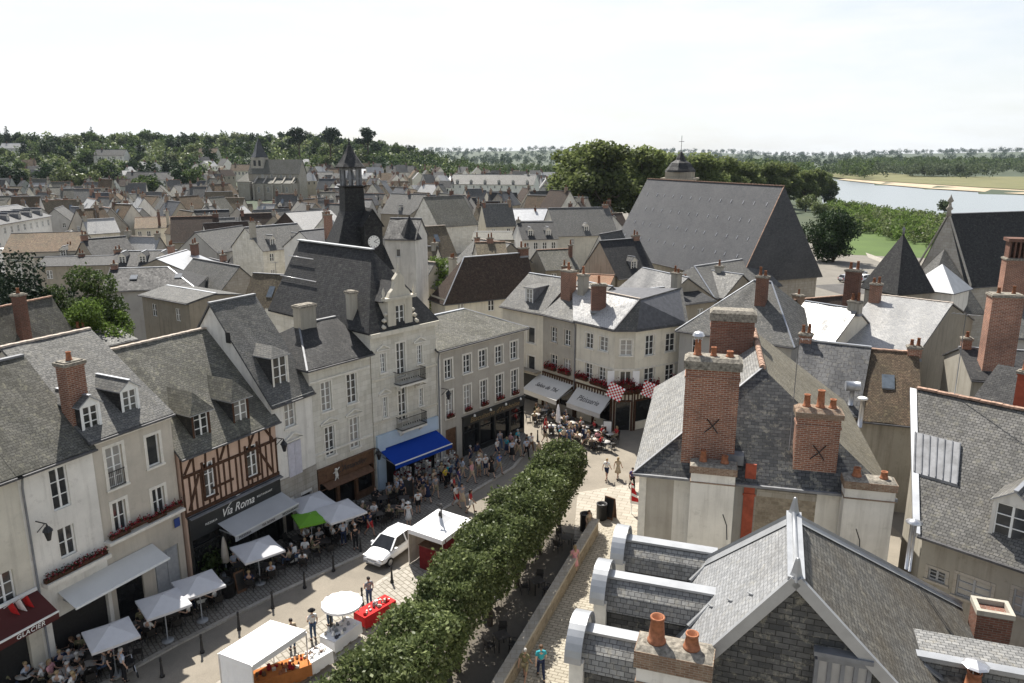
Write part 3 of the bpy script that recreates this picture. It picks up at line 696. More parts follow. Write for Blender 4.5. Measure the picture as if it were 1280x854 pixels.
# ---- plain white stone house
e = from_px('stone_shop_house', 'white stone house with pedimented windows above a brown shopfront', (385, 461), (462, 440.5), 10.55, (390, 405), 'L', wall='stone', roofm='slate_dark', hipl=2.2, zr=12.5, D=7.2)
KE = lambda x, y: (220+x/3.4167, 360+y/3.4167)
for tl, br in [((617,408),(668,518)), ((727,373),(776,485))]: e.win(KE(*tl), KE(*br), rows=4, surround='trim', t=.1)
for tl, br in [((634,600),(682,708)), ((740,562),(786,675))]: e.win(KE(*tl), KE(*br), rows=4, surround='trim', t=.1, pediment='trim')
zt = e.uv(393, 590.6)[1]
so = shop(e, .15, e.W-.15, 0, zt, 'woodbrown', .95, 3, sill=.6)
lettering("L'Amandier", .62, M['letterd'], so, (e.W*.58, -.17, zt-.45), (1,0,0), (0,0,1), .3, 1., 2.6)
m = MB(); cx = e.W*.3
m.ball((cx, -.24, zt-.28), .1).tube([(cx, -.24, zt-.35), (cx+.04, -.24, zt-.75)], [.09, .12], 8).tube([(cx+.05, -.24, zt-.72), (cx-.12, -.24, zt-1.05)], [.07, .03], 6).tube([(cx+.06, -.24, zt-.72), (cx+.16, -.24, zt-1.02)], [.07, .03], 6).tube([(cx, -.24, zt-.42), (cx+.3, -.24, zt-.2)], [.05, .03], 6).tube([(cx, -.24, zt-.42), (cx-.25, -.24, zt-.5)], [.05, .03], 6)
m.build('cherub_figure', M['trim'], so)
MB().slab([(.5, -.05, zt-1.0), (e.W-.6, -.05, zt-1.0), (e.W-.6, -.7, zt-1.25), (.5, -.7, zt-1.25)], .05).build('canopy', M['woodbrown'], e.root)
e.walls(); 
MB().box(-.03, e.W-.12, -.2, -.002, 10.3, 10.5).build('cornice', M['trim'], e.root)
for z_ in (9.5, 4.45): MB().box(-.02, e.W-.12, -.1, -.002, z_, z_+.12).build('string_course', M['trim'], e.root)
e.build_roof('lead')
e.chim(2.6, 3.4, 14.0, 1.3, .8, 'cement', 0, name='chimney'); 

# ---- white house with tall steep roof
d = from_px('steep_roof_house', 'narrow white house with very steep slate roof and one tall dormer', (338.5, 506), (389, 488), 9.1, (263, 381), 'L', wall='white', roofm='slate', over=.2)
d.win(KE(460,503), KE(514,583), rows=3, surround='trim', t=.08)
x0, z1 = d.uv(*KE(473, 668)); x1, z0 = d.uv(*KE(538, 785)); 
m = MB(); xm = (x0+x1)/2
for a, b in ((x0, xm-.01), (xm+.01, x1)):
    m.box(a, b, -.07, -.01, z0, z1)
    for q in range(2): m.box(a+.08, b-.08, -.085, -.068, z0+.1+(z1-z0)*q/2, z0+(z1-z0)*(q+1)/2-.08)
m.build('closed_shutter', M['lilac'], d.root)
m = MB(); m.box(x0-.2, x1+.2, -.16, -.002, z1+.12, z1+.2); m.bar((x0-.22, -.08, z1+.24), (xm, -.08, z1+.62), .14, .09); m.bar((x1+.22, -.08, z1+.24), (xm, -.08, z1+.62), .14, .09); m.build('pediment', M['trim'], d.root)
d.open(.5, 1.3, .0, 2.2); d.open(1.9, 2.9, 1.2, 2.3)
MB().box(.02, d.W-.02, -.05, -.002, 0, 3.1).build('stone_base', M['stone_grey'], d.root) if False else None
d.walls(cornice='trim'); d.build_roof('lead')
MB().box(0.03, d.W-.03, -.06, -.002, 2.55, 4.0).box(.03, .45, -.06, -.002, 0, 2.548).box(1.35, 1.85, -.06, -.002, 0, 2.548).box(2.95, d.W-.03, -.06, -.002, 0, 2.548).build('stone_base', M['stone_grey'], d.root)
xd = d.uv(361, 500)[0]; d.dorm(xd, .55, 1.35, 2.0, roof='hip', roofm='slate', wallm='slate_dark', facem='trim')
lantern(d.root, .12, d.uv(346, 555)[1])
MB().box(-.14, -.1, 3.0, 3.4, 12.6, 13.3).build('slit_window', M['black'], d.root)
# ---- half-timbered house
h = from_px('half_timbered_house', 'half timbered house with pink infill and two slate dormers above a black restaurant front', (223, 568), (343, 522), 8.25, (258, 412), 'R', wall='infill', roofm='slate_moss', over=.35)
w = []
for tl, br in [((252.8, 580), (269.5, 617)), ((306.5, 559.5), (322.5, 592))]: h.win(tl, br, rows=3, recess=.06); w.append(h.ops[-1])
zb = h.uv(254, 637)[1]; zs = min(o[2] for o in w); 
m = MB(); y0, y1 = -.05, .01; zt = 8.1
def stud(a, b, wd=.105): m.bar((a[0], -.02, a[1]), (b[0], -.02, b[1]), .07, wd, up=(0,0,1)) if abs(a[0]-b[0]) > abs(a[1]-b[1]) else m.box(min(a[0], b[0])-wd/2, max(a[0], b[0])+wd/2, y0, y1-.012, min(a[1], b[1]), max(a[1], b[1])) if abs(a[0]-b[0]) < .01 else m.bar((a[0], -.022, a[1]), (b[0], -.022, b[1]), wd, .06, up=(0,1,0))
m.box(0, h.W, -.085, .0, zb, zb+.2); m.box(0, h.W, -.085, .0, zt-.22, zt); m.box(0, h.W, -.06, -.002, 6.75, 6.92)
k = 17
for i in range(k+1):
    x = .09+(h.W-.18)*i/k+rnd.uniform(-.05, .05)
    inw = any(o[0]-.1 < x < o[1]+.1 for o in w)
    stud((x, zb+.2), (x, 6.75)) if not inw else stud((x, zb+.2), (x, zs-.1))
    stud((x+rnd.uniform(-.06, .06), 6.92), (x+.004, zt-.22)) if i % 2 == 0 else None
for o in w: m.box(o[0]-.12, o[0]-.001, -.075, .0, o[2]-.1, o[3]+.1); m.box(o[1]+.001, o[1]+.12, -.075, .0, o[2]-.1, o[3]+.1); m.box(o[0]-.14, o[1]+.14, -.12, .0, o[2]-.12, o[2]-.002)
for a, b in [((.3, zb+.3), (1.1, 6.7)), ((h.W-1.5, 6.7), (h.W-.5, zb+.4)), ((1.9, zb+1.), (3.4, zb+1.02)), ((.2, 6.95), (.8, zt-.25)), ((h.W-.3, 6.95), (h.W-.9, zt-.25)), ((2.6, 7.), (3.0, 7.8)), ((h.W-2.2, 6.95), (h.W-1.7, zt-.3))]: m.bar((a[0], -.03, a[1]), (b[0], -.03, b[1]), .14, .05, up=(0,1,0))
m.build('timber_frame', M['timber'], h.root)
so = shop(h, .1, h.W-.05, 0, zb-.12, 'shopblack', 1.35, 3, sill=.0)
MB().slab([(0.05, -.02, zb), (h.W, -.02, zb), (h.W, -.4, zb-.08), (.05, -.4, zb-.08)], .05).build('ledge', M['lead'], so)
zl = zb-.72
lettering('Via Roma', .72, M['letterw'], so, (h.W*.5, -.16, zl), (1,0,0), (0,0,1), .35, 1., 2.3)
m = MB(); pts = [(h.W*.5-.75+1.15*t, -.155, zl+.2+.5*math.sin(t*2.1)) for t in [i/10 for i in range(11)]]
m.tube(pts, [.015+.02*math.sin(math.pi*i/10) for i in range(11)], 6).build('lettering', M['letterw'], so)
lettering('PIZZERIA', .17, M['letterw'], so, (h.W*.22, -.16, zl-.15), (1,0,0), (0,0,1), 0, 1.2)
lettering('RESTAURANT', .17, M['letterw'], so, (h.W*.8, -.16, zl+.02), (1,0,0), (0,0,1), 0, 1.2)
aw, x0, x1, zb_, zf, out = h.awning((270, 653), (350, 614), (294, 671), 'awn_grey', .3, bar='awn_pale')
for i, t in enumerate(('PIZZERIA', 'VIA ROMA', 'RESTAURANT')):
    lettering(t, .2, M['letterd'], aw, (x0+(x1-x0)*(.14+.36*i), -out-.026, zf-.18), (1,0,0), (0,0,1), 0, 1.1)
h.walls(); h.build_roof('ridgepale', ridge_r=.1)
for px in (258, 313): 
    x = h.uv(px-(2 if px < 300 else 6), 530)[0]; h.dorm(x, .3, 1.2, 1.7, roof='hip', roofm='slate_moss', wallm='slate_dark', facem='timber', rise=.8, over=.2)
# ---- beige house with two dormers and brick chimney
b = from_px('beige_house', 'beige rendered house with two white dormers, red brick chimney and a geranium balcony', (111, 551.7), (212, 516.6), 10.6, (3, 436.7), 'L', wall='beige', roofm='slate', over=.2)
K1 = lambda x, y: (x/3.4167, 360+y/3.4167); K2 = lambda x, y: (x/3.3625, 600+y/3.3625)
b.win(K1(447,690), (157.5, 604), rows=4, surround='trim', t=.16, rail=True); b.win(K1(622,640), K1(690,748), rows=1, cols=1, surround='trim', t=.16)
b.win(K2(470,102), K2(540,202), rows=2, surround='trim', t=.16); b.win(K2(637,45), K2(700,133), rows=2, surround='trim', t=.16)
xa, za = b.uv(190.5, 686); xb, zb2 = b.uv(222, 676); b.open(xa, xb, 0, 3.2)
MB().box(xa, xb, .1, .16, 0, 3.2).box(xa+.1, (xa+xb)/2-.06, .07, .1, .2, 3.).box((xa+xb)/2+.06, xb-.1, .07, .1, .2, 3.).build('door', M['greyp'], b.root)
zg = b.uv(140, 672)[1]
m = MB(); m.box(.0, b.W-.1, -.55, -.002, zg-.15, zg); m.build('ledge', M['trim'], b.root)
for i in range(4): link('flower_box', flower_mesh((b.W-.3)/4, .4+.15*(i % 2)), b.root, (.2+(b.W-.3)*(i+.5)/4, -.32, zg+.02+.1*(i % 2)))
b.open(.35, 1.9, 0, 2.6); MB().box(.35, 1.9, .1, .14, .8, 2.6).build('shop_window', M['shopglass'], b.root)
b.walls(cornice='trim'); b.build_roof('ridgepale')
q = b.uv(123, 525); b.dorm(q[0]-.05, .45, 1.05, 1.3, roof='gable', roofm='slate', wallm='slate_dark', facem='whitep')
q = b.uv(176, 505); b.dorm(q[0]-.1, .65, 1.05, 1.3, roof='gable', roofm='slate', wallm='slate_dark', facem='whitep')
b.chim(.35, 1.2, 14.4, .95, .75, 'brick', 1)
MB().box(b.W-.55, b.W-.2, -.12, -.09, 4.2, 4.7).bar((b.W-.375, -.1, 4.45), (b.W-.375, 0, 4.45), .05).build('street_sign', M['signblue'], b.root)
# ---- white house with the low roof, and the cream one cut by the frame
a1 = P(114, 559, 10.3); a0 = P(20, 593, 10.3)
u = (a1-a0); u.z = 0
a = House('white_house', 'white rendered house with a low mossy slate roof beside the beige house', a0, u, u.length, 9., 10.3, 14.2, wall='white', roofm='slate_moss', over=.2)
a.win((60, 589), (89.5, 631), rows=3, surround=None, recess=.12); a.win((71.5, 663), (97, 690), rows=2)
zg = a.uv(75, 712)[1]-.3
for i in range(2): link('flower_box', flower_mesh(1.6, .3+.25*i), a.root, (1.1+1.55*i, -.3, zg+.1))
MB().box(.3, a.W-.05, -.5, -.002, zg-.1, zg+.1).build('ledge', M['trim'], a.root)
a.open(.5, a.W-.2, 0, 2.7)
aw = a.awning((70, 730), (95, 715), (92, 753), 'awn_pale', .1, out=2.6, zf=2.55) if False else None
a.walls(); a.build_roof('lead'); lantern(a.root, .5, a.uv(35, 668)[1], .8); downpipe(a, .12, 10.1)
# the grey awning spans the white and the beige house: it hangs from the beige one's ledge
x0, z0 = b.uv(*K2(232, 440)); x1, z1 = b.uv(*K2(640, 292)); 
q = b.yz(x0, *K2(305, 520)); out = max(1.5, min(3., -q[0])); zb_ = 3.95
zb_ = (z0+z1)/2; out, zf = 1.3, 3.45
m = MB(); m.slab([(x0, -.05, zb_), (x1, -.05, zb_), (x1, -out, zf), (x0, -out, zf)], .03); m.box(x0, x1, -out-.05, -out+.02, zf-.08, zf+.03, 1)
for x in (x0+.2, (x0+x1)/2, x1-.2): m.bar((x, -.05, zb_-.5), (x, -out+.05, zf-.06), .05, .05, 2)
m.build('awning', [M['awn_pale'], M['whitep'], M['greyp']], b.root)
v = a0-u.normalized()*6.
c = House('cream_house', 'cream house at the left edge with a maroon ice cream parlour awning', v, u, 6., 9., 10.3, 14.2, wall='cream', roofm='slate_moss', over=.2)
c.open(.8, 5.4, 0, 2.8); c.winm(2., 3., 7., 8.7); c.winm(4.3, 5.2, 4.4, 6.1)
x1, zb_ = c.uv(44, 733); qc = c.yz(x1, 73, 764); out = max(1.2, min(2.6, -qc[0])); zf = qc[1] if 1.2 < -qc[0] < 2.6 else zb_-.7; zb_ -= .15
m = MB(); m.slab([(.2, -.05, zb_), (x1, -.05, zb_), (x1, -out, zf), (.2, -out, zf)], .03)
m.box(.2, x1, -out-.012, -out+.012, zf-.36, zf-.03); m.box(.2, x1, -out-.05, -out+.02, zf-.03, zf+.04, 1); m.box(.2, x1, -.14, -.04, zb_, zb_+.14, 1)
aw = m.build('awning', [M['awn_maroon'], M['whitep']], c.root)
lettering('GLACIER', .3, M['letterw'], aw, (x1-1.3, -out-.03, zf-.19), (1,0,0), (0,0,1), .15, 1.1)
lettering('CRÊPERIE', .3, M['letterw'], aw, (x1-4.1, -out-.03, zf-.19), (1,0,0), (0,0,1), .15, 1.1)
for k in range(3):
    y = c.O
    m = MB(); bx = x1-.9-.32*k
    m.tube([(bx, -.05, 4.5), (bx, -.9, 5.1)], .018, 6)
    m.slab([(bx, -.5, 4.78), (bx, -.92, 5.08), (bx+.28, -.8, 4.3), (bx+.2, -.45, 4.1)], .012, 1+k % 2)
    m.build('flag', [M['whitep'], M['red'], M['canvas']], c.root)
c.walls(); c.build_roof('lead')
# ================================================================ the pastry shop on the corner and its neighbours
def absorb(seg, root):
    """move the parts of a wing onto the house it belongs to"""
    bpy.context.view_layer.update()
    inv = root.matrix_world.inverted()
    for ch in list(seg.root.children):
        mw = ch.matrix_world.copy(); ch.parent = root; ch.matrix_parent_inverse = Matrix.Identity(4); ch.matrix_basis = inv @ mw
    THINGS.remove(seg.root); bpy.data.objects.remove(seg.root)
K7 = lambda x, y: (640+x/3.4167, 360+y/3.4167)
HI = 9.2
pA, pB, pC, pD = [P(*q, HI) for q in ((721, 401.5), (769, 412.5), (795, 412.5), (856, 404))]
corner = thing('pastry_shop_house', 'cream corner house with glaring slate roof, geraniums and a half timbered pastry shop', 'house', (pB.x, pB.y, 0))
def seg(p, q, wins, root, wall='cream', D=6., shopw=None, **kw):
    u = q-p; u.z = 0
    s = House('wing', 'wing', p, u, u.length, D, HI, HI+1, wall=wall)
    for tl, br, k in wins: s.win(K7(*tl), K7(*br), **k)
    if shopw: shopw(s)
    m = MB(); wall_front(m, 0, s.W, -.3, HI, s.ops, .22)
    for (a_, b_, c_, d_) in s.ops: m.poly([(a_, .24, c_), (b_, .24, c_), (b_, .24, d_), (a_, .24, d_)], 1)
    m.build('wall', [M[wall], M['black']], s.root)
    MB().box(-.02, s.W+.02, -.14, -.002, HI-.2, HI-.02).build('cornice', M['trim'], s.root); MB().box(-.01, s.W+.01, -.06, -.002, 5.55, 5.7).build('string_course', M['trim'], s.root)
    return s
T = dict(surround='trim', t=.12, rows=3)
def timber_shop(s, door=None):
    m = MB(); top = 3.5; W = s.W
    m.box(.04, W-.04, -.12, -.002, top-.14, top); m.box(.04, W-.04, -.12, -.002, top-.8, top-.66)
    k = max(3, int(W/.35))
    for i in range(k+1):
        x = .1+(W-.2)*i/k; m.box(x-.05, x+.05, -.1, -.002, top-.66, top-.14)
    n = max(1, int(W/2.2))
    for i in range(n+1):
        x = .12+(W-.24)*i/n; m.box(x-.09, x+.09, -.14, -.002, 0, top-.8); 
    o = m.build('shop_timbers', M['timber'], s.root)
    for i in range(n):
        a_ = .12+(W-.24)*i/n+.14; b_ = .12+(W-.24)*(i+1)/n-.14
        z0 = 0. if door else .75
        s.open(a_, b_, z0, top-.82); MB().box(a_, b_, .08, .12, z0, top-.82).build('shop_window', M['shopglass'], o)
s1 = seg(pA, pB, [((315,190),(345,263),T), ((374,205),(408,275),T), ((313,318),(341,392),T), ((370,335),(397,400),T)], corner, shopw=timber_shop)
s2 = seg(pB, pC, [((464,222),(512,290),T), ((462,357),(507,420),dict(surround='trim', t=.12, rows=1))], corner, shopw=lambda s: timber_shop(s, True))
s3 = seg(pC, pD, [((572,205),(606,285),T), ((658,197),(696,268),T), ((566,345),(606,412),T), ((656,330),(692,392),T)], corner, shopw=timber_shop)
def geraniums(s, spots):
    for x, z, w_ in spots:
        o = link('geraniums', flower_mesh(w_, .92), s.root, (x, -.28, z)); o.scale = (1, 1.6, 1.7)
geraniums(s1, [(s1.W*.22, 3.9, 1.5), (s1.W*.62, 3.8, 1.4), (s1.W*.9, 3.75, 1.2)])
geraniums(s2, [(s2.W*.5, 3.55, 2.2)]); geraniums(s3, [(s3.W*.1, 3.6, 1.3), (s3.W*.35, 3.7, 1.4), (s3.W*.82, 3.9, 1.3)])
geraniums(s2, [(s2.W*.5, 4.1, 1.9)])
for wg in (s2, s3):
    sx = 0.25 if wg is s2 else .45
    m = MB(); fx = -.1 if wg is s2 else .75; m.tube([(fx, -.1, 3.7), (fx-.1, -1.2, 5.0)], .025, 6)
    c0 = Vector((fx-.08, -.95, 4.75)); n = 8
    for i in range(n):
        for j in range(n):
            q = lambda a_, b_: c0+Vector((.15*a_-.06*b_, -.05*a_+.06*math.sin(b_*1.1+a_*.5), -.15*b_-.07*a_))
            m.poly([q(i-1, j), q(i, j), q(i, j+1), q(i-1, j+1)], 1+(i+j) % 2)
    m.build('flag', [M['whitep'], M['red'], M['canvas']], wg.root)
for i in range(2):
    MB().box(-.3, .3, -.06, -.03, 0, 1.35).build('banner', M['canvas'], s2.root).location = (-.25 if i == 0 else s2.W+.15, -.05, 4.2)
aw, x0, x1, zb, zf, out = s1.awning(K7(282, 418), K7(425, 470), K7(233, 490), 'awn_pale', .4, bar='awn_pale')
def on_awning(aw, txt, x0, x1, zb, zf, out, size):
    rt = Vector((1, 0, 0)); up = Vector((0, out, zb-zf)).normalized()
    lettering(txt, size, M['letterd'], aw, ((x0+x1)/2, -out*.55, zf+(zb-zf)*.45+.02), rt, up, .25, 1., (x1-x0)*.62)
on_awning(aw, 'Pâtisserie', x0, x1, zb, zf, out, .8)
ra, rb = P(715, 356.5, 11.7), P(800, 374, 11.7); bk = Vector((.78, .62, 0))
org = (pB.x, pB.y, 0)
def over(p, q, o_=.3): return p
m = MB(); dn = Vector((0, 0, .1))
cen = (pA+pB+pC+pD)/4+Vector((1, 4, 0))
out_ = lambda p: p+((p-cen)*Vector((1, 1, 0))).normalized()*.35+dn
pE = pD+Vector((1.5, 9, 0)); pF = pA+Vector((7, 6.5, 0))
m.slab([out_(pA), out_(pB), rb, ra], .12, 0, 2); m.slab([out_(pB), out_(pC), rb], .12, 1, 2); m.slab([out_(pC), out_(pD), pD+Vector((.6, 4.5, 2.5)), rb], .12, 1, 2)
m.slab([ra, rb, pD+Vector((.6, 4.5, 2.5)), pE+dn, pF+dn], .12, 1, 2)
m.bar(out_(pB), rb+Vector((0,0,.04)), .14, .06, 2); m.bar(ra+Vector((0,0,.04)), rb+Vector((0,0,.04)), .2, .08, 3)
for p, q in ((pA, pB), (pB, pC), (pC, pD)): m.bar(out_(p)-Vector((0,0,.14)), out_(q)-Vector((0,0,.14)), .14, .12, 2)
m.build('roof', [M['slate_glare'], M['slate'], M['gutter'], M['ridgepale']], corner, org)  # glare-paled slate on the street slope, plain slate on the other faces
MB().poly([pD-Vector((0,0,HI+.3)), pE-Vector((0,0,HI+.3)), pE, pD]).poly([pE-Vector((0,0,HI)), pF-Vector((0,0,HI)), pF, pE]).build('side_wall', M['greyr'], corner, org)
for s in (s1, s2, s3): absorb(s, corner)
cp = P(748, 376, 11.2)-Vector(org); chimney(corner, cp.x, cp.y, 10.2, Zat(357, P(748, 376, 11.2).y)+.2, 1.3, .7, 'brick_dark', 1)
# ---- tea room house next to it
q0, q1 = P(679, 391.5, HI), P(721, 401.5, HI); u = q1-q0; u.z = 0
t = House('tea_room_house', 'narrow taupe house above the tea room awning beside the pastry shop', q0, u, u.length, 9., HI, 11.8, wall='taupe', roofm='slate', side=.02)
for tl, br in [((167,165),(191,235)), ((224,176),(249,250)), ((166,282),(193,348)), ((222,300),(250,370))]: t.win(K7(*tl), K7(*br), rows=3, surround='beige', t=.1)
aw, x0, x1, zb, zf, out = t.awning(K7(118, 368), K7(264, 412), K7(82, 448), 'awn_pale', .4, bar='awn_pale', out=2.2, zf=2.0)
on_awning(aw, 'Salon de Thé', x0, x1, zb, zf, out, .7)
for x, w_ in ((t.W*.3, 1.5), (t.W*.72, 1.5)): 
    o = link('geraniums', flower_mesh(w_, .92), t.root, (x, -.28, 3.9)); o.scale = (1, 1.6, 1.7)
timber_shop(t); t.walls(cornice='trim'); t.build_roof('zinc'); t.chim(1.1, 2.2, 13.3, 1.3, .8, 'brick', 1); t.chim(2.9, 2.4, 13.1, .8, .7, 'cement', 1); downpipe(t, t.W-.1, 9.)
# ---- pale house with a mansard
hh = from_px('mansard_house', 'pale house with a blue slate mansard at the mouth of the side street', (628, 381.5), (679, 391.5), 9.2, (649, 345), 'L', wall='cream', roofm='slate', D=8.)
for tl, br in [((66,165),(97,240)), ((66,287),(97,365))]: hh.win(K7(*tl), K7(*br), rows=1, cols=1, surround='trim', t=.16, frame='trim')
hh.zr = min(hh.zr, 14.0); hh.open(.6, hh.W-.6, 0, 2.8); hh.walls(cornice='trim'); hh.build_roof('zinc')
q = hh.uv(655, 388); hh.dorm(q[0], .7, 1.1, 1.5, roof='flat', wallm='lead', facem='whitep')
hh.box('shop_hood', .3, hh.W-.2, -.9, -.01, 3.2, 3.4, 'drab')

# ================================================================ rooftops in the right foreground
class Frame:
    """a house built from points in its own frame (x right, y back), for roofs that follow no simple rule"""
    def __init__(s, name, label, O, u, cat='house', group=None):
        s.u = Vector((u[0], u[1], 0)).normalized(); s.n = Vector((-s.u.y, s.u.x, 0)); s.O = Vector((O[0], O[1], 0))
        s.root = thing(name, label, cat, s.O, math.atan2(s.u.y, s.u.x), group)
    def loc(s, p): d_ = Vector((p[0]-s.O.x, p[1]-s.O.y, 0)); return (d_.dot(s.u), d_.dot(s.n), p[2])
    def px(s, x, y, z): return s.loc(P(x, y, z))
    def uv(s, px, py, y=0.): return hit(s.O+s.n*y, (s.u.x, s.u.y), px, py)
# ---- slate roof with barrel topped dormers
r1 = Frame('dormered_slate_house', 'near slate house with zinc ridge and three barrel topped zinc dormers over the path', (7.24, 17.59), (.947, -.321))
ZR, BK = 13.5, 3.6
kl, kr = 1.33, 1.0
LE, RE = -5.55, 7.0
zl = lambda x: ZR-kl*abs(x); zr_ = lambda x: ZR-kr*abs(x)
m = MB()
m.slab([(0, -.15, ZR), (0, BK, ZR), (LE, 9.6, zl(LE)), (LE, -.15, zl(LE))], .14, 0, 2)
m.slab([(0, BK, ZR), (0, -.15, ZR), (RE, -.15, zr_(RE)), (RE, 12.6, zr_(RE))], .14, 1, 2)
m.slab([(0, BK, ZR), (RE, 12.6, zr_(RE)), (LE, 9.6, zl(LE))], .14, 1, 2)
m.bar((0, -.2, ZR+.06), (0, BK+.1, ZR+.06), .42, .1, 2); m.tube([(0, -.2, ZR+.12), (0, BK, ZR+.12)], .07, 10, 2)
m.bar((0, BK+.1, ZR+.03), (LE, 9.7, zl(LE)+.05), .2, .1, 2); m.bar((0, BK+.1, ZR+.03), (RE, 12.7, zr_(RE)+.05), .2, .1, 2)
m.bar((0, -.17, ZR+.02), (LE, -.17, zl(LE)+.03), .3, .16, 2, up=(0,1,0)); m.bar((0, -.17, ZR+.02), (RE, -.17, zr_(RE)+.03), .3, .16, 2, up=(0,1,0))
for y in (-.1, BK): m.lathe((0, y, ZR), [(.2, 0), (.13, .2), (.06, .55), (.04, .6), (.0, .62)], 4, 2, False)
m.poly([(0, BK, ZR+.06), (LE, 9.6, zl(LE)+.06), (LE, 9.15, zl(LE)+.06), (0, BK-.45, ZR+.06)], 2); m.poly([(0, BK, ZR+.06), (0, BK-.4, ZR+.06), (RE, 12.2, zr_(RE)+.06), (RE, 12.6, zr_(RE)+.06)], 2)
m.build('roof', [M['slate_smooth_lit'], M['slate_brown_shaded'], M['zinc_light']], r1.root)  # left slope painted lighter, right slope darker, as the sun strikes them
# hooks and a few slipped slates on the main slope
sk = MB()
for i in range(5):
    x = -1.-i*.55; sk.bar((x, 1.0+i*.7, zl(x)+.05), (x-.12, 1.3+i*.7, zl(x-.12)+.08), .05, .03)
sk.build('roof_hook', M['zinc_light'], r1.root)
w = MB(); 
w.poly([(LE+.1, 0, 0), (RE-.1, 0, 0), (RE-.1, 0, zr_(RE)), (0, 0, ZR-.15), (LE+.1, 0, zl(LE))]); w.build('slate_hung_gable', M['slate_hung'], r1.root)
w = MB(); w.poly([(LE+.1, 0, 0), (LE+.1, 0, zl(LE)), (LE+.1, 9.5, zl(LE)), (LE+.1, 9.5, 0)]); w.poly([(RE-.1, 0, 0), (RE-.1, 12.5, 0), (RE-.1, 12.5, zr_(RE)), (RE-.1, 0, zr_(RE))]); w.poly([(LE+.1, 9.5, 0), (LE+.1, 9.5, zl(LE)), (RE-.1, 12.5, zr_(RE)), (RE-.1, 12.5, 0)])
w.build('wall', M['cream'], r1.root)
# the lead window on the gable
gx0, gz1 = r1.uv(1022, 812); gx1, _ = r1.uv(1072, 818)
m = MB(); m.box(gx0, gx1+.3, -.22, -.002, gz1-.16, gz1); m.box(gx0-.1, gx1+.35, -.3, -.002, gz1, gz1+.12)
for i in range(5): x = gx0+(gx1-gx0+.3)*i/4; m.box(x-.05, x+.05, -.2, -.002, gz1-2.2, gz1-.161)
o = m.build('window', M['lead'], r1.root); MB().box(gx0+.02, gx1+.28, -.1, -.06, gz1-2.2, gz1-.165).build('pane', M['zinc'], o)
def barrel_dormer(y, ztop, w=1.65, front=-5.75):
    """wall dormer: barrel vault of zinc at the front, slate cheeks, flat zinc cap running back to the slope"""
    back = -(ZR-ztop)/kl-.1; rad = w/2; zc = ztop-.1
    m = MB(); zb = 4.5
    hw, lo = .17, zc-.85
    ring = lambda x: [(x, y-w/2+.08, lo), (x, y-w/2+.26, zc-.35), (x, y-hw, zc), (x, y+hw, zc), (x, y+w/2-.26, zc-.35), (x, y+w/2-.08, lo)]
    ra_, rb_ = ring(front+.3), ring(back+.15)
    for i in range(5):
        m.poly([ra_[i], rb_[i], rb_[i+1], ra_[i+1]], 0 if i != 2 else 1)
    m.poly(ra_, 0); m.box(front+.35, back-.3, y-w/2+.2, y+w/2-.2, zl(LE)-.6, lo, 3)
    o = m.build('dormer', [M['slate_near'], M['zinc_light'], M['cream'], M['slate_hung']], r1.root)
    m = MB(); m.box(front+.3, back+.2, y-hw-.05, y+hw+.05, zc+.01, zc+.09)
    m.bar((back+.1, y-hw-.1, zc+.02), (-(ZR-lo)/kl-.0, y-w/2-.05, lo+.12), .3, .06, 0, up=(-kl, 0, 1))
    m.build('zinc_cap', M['zinc_light'], o)
    # barrel hood: arc in the y-z plane, extruded along x, longer than it is deep
    n = 16; zb2 = zc-.55; m = MB()
    pt = lambda i, x, r: (x, y-(r)*math.cos(math.pi*i/n), zb2+r*1.05*math.sin(math.pi*i/n))
    xa, xb = front-.12, front+.36
    R0 = rad+.12
    for i in range(n):
        m.poly([pt(i, xa, R0), pt(i, xb, R0), pt(i+1, xb, R0), pt(i+1, xa, R0)], 0, True)
        m.poly([pt(i, xa, R0-.08), pt(i+1, xa, R0-.08), pt(i+1, xb, R0-.08), pt(i, xb, R0-.08)], 0, True)
        for x in (xa, xb): m.poly([pt(i, x, R0), pt(i+1, x, R0), pt(i+1, x, R0-.08), pt(i, x, R0-.08)], 0)
    m.build('barrel_hood', M['zinc_light'], o)
    m = MB(); m.poly([pt(i, xb-.1, R0-.08) for i in range(n+1)]+[], 0); m.poly([pt(i, front, R0-.08) for i in range(n+1)], 0)
    m.box(front, front+.4, y-rad, y-rad+.3, zb, zb2); m.box(front, front+.4, y+rad-.3, y+rad, zb, zb2); m.box(front+.2, front+.4, y-rad+.3, y+rad-.3, zb, zb2, 1)
    m.build('dormer_front', [M['trim'], M['glass']], o)
barrel_dormer(.25, 10.75); barrel_dormer(3.35, 10.75); barrel_dormer(6.6, 10.4)
# right dormer with a flat zinc top
m = MB(); zt = 9.75; x0 = (ZR-zt)/kr-.1
m.box(x0, RE+.2, 3.4, 5.0, zr_(RE)-.5, zt-.1); o = m.build('dormer', M['slate_near'], r1.root)
MB().box(x0-.1, RE+.35, 3.3, 3.62, zt-.08, zt+.06).bar((x0-.05, 3.3, zt+.02), ((ZR-(zt-1.2))/kr+.25, 3.3, zt-1.05), .3, .06, up=(kr, 0, 1)).build('zinc_cap', M['zinc_light'], o)
m = MB(); m.tube([(2.6, 4.2, zr_(2.6)), (2.6, 4.2, zr_(2.6)+1.9)], .06, 8).tube([(2.75, 4.35, zr_(2.75)), (2.75, 4.35, zr_(2.75)+1.9)], .05, 8).lathe((2.68, 4.28, zr_(2.6)+1.85), [(.02, .12), (.3, .0), (.28, -.03), (.02, .06)], 14)
o = m.build('flue', M['alum'], r1.root); o.location = (1.75, 5.6, -1.75-.0)
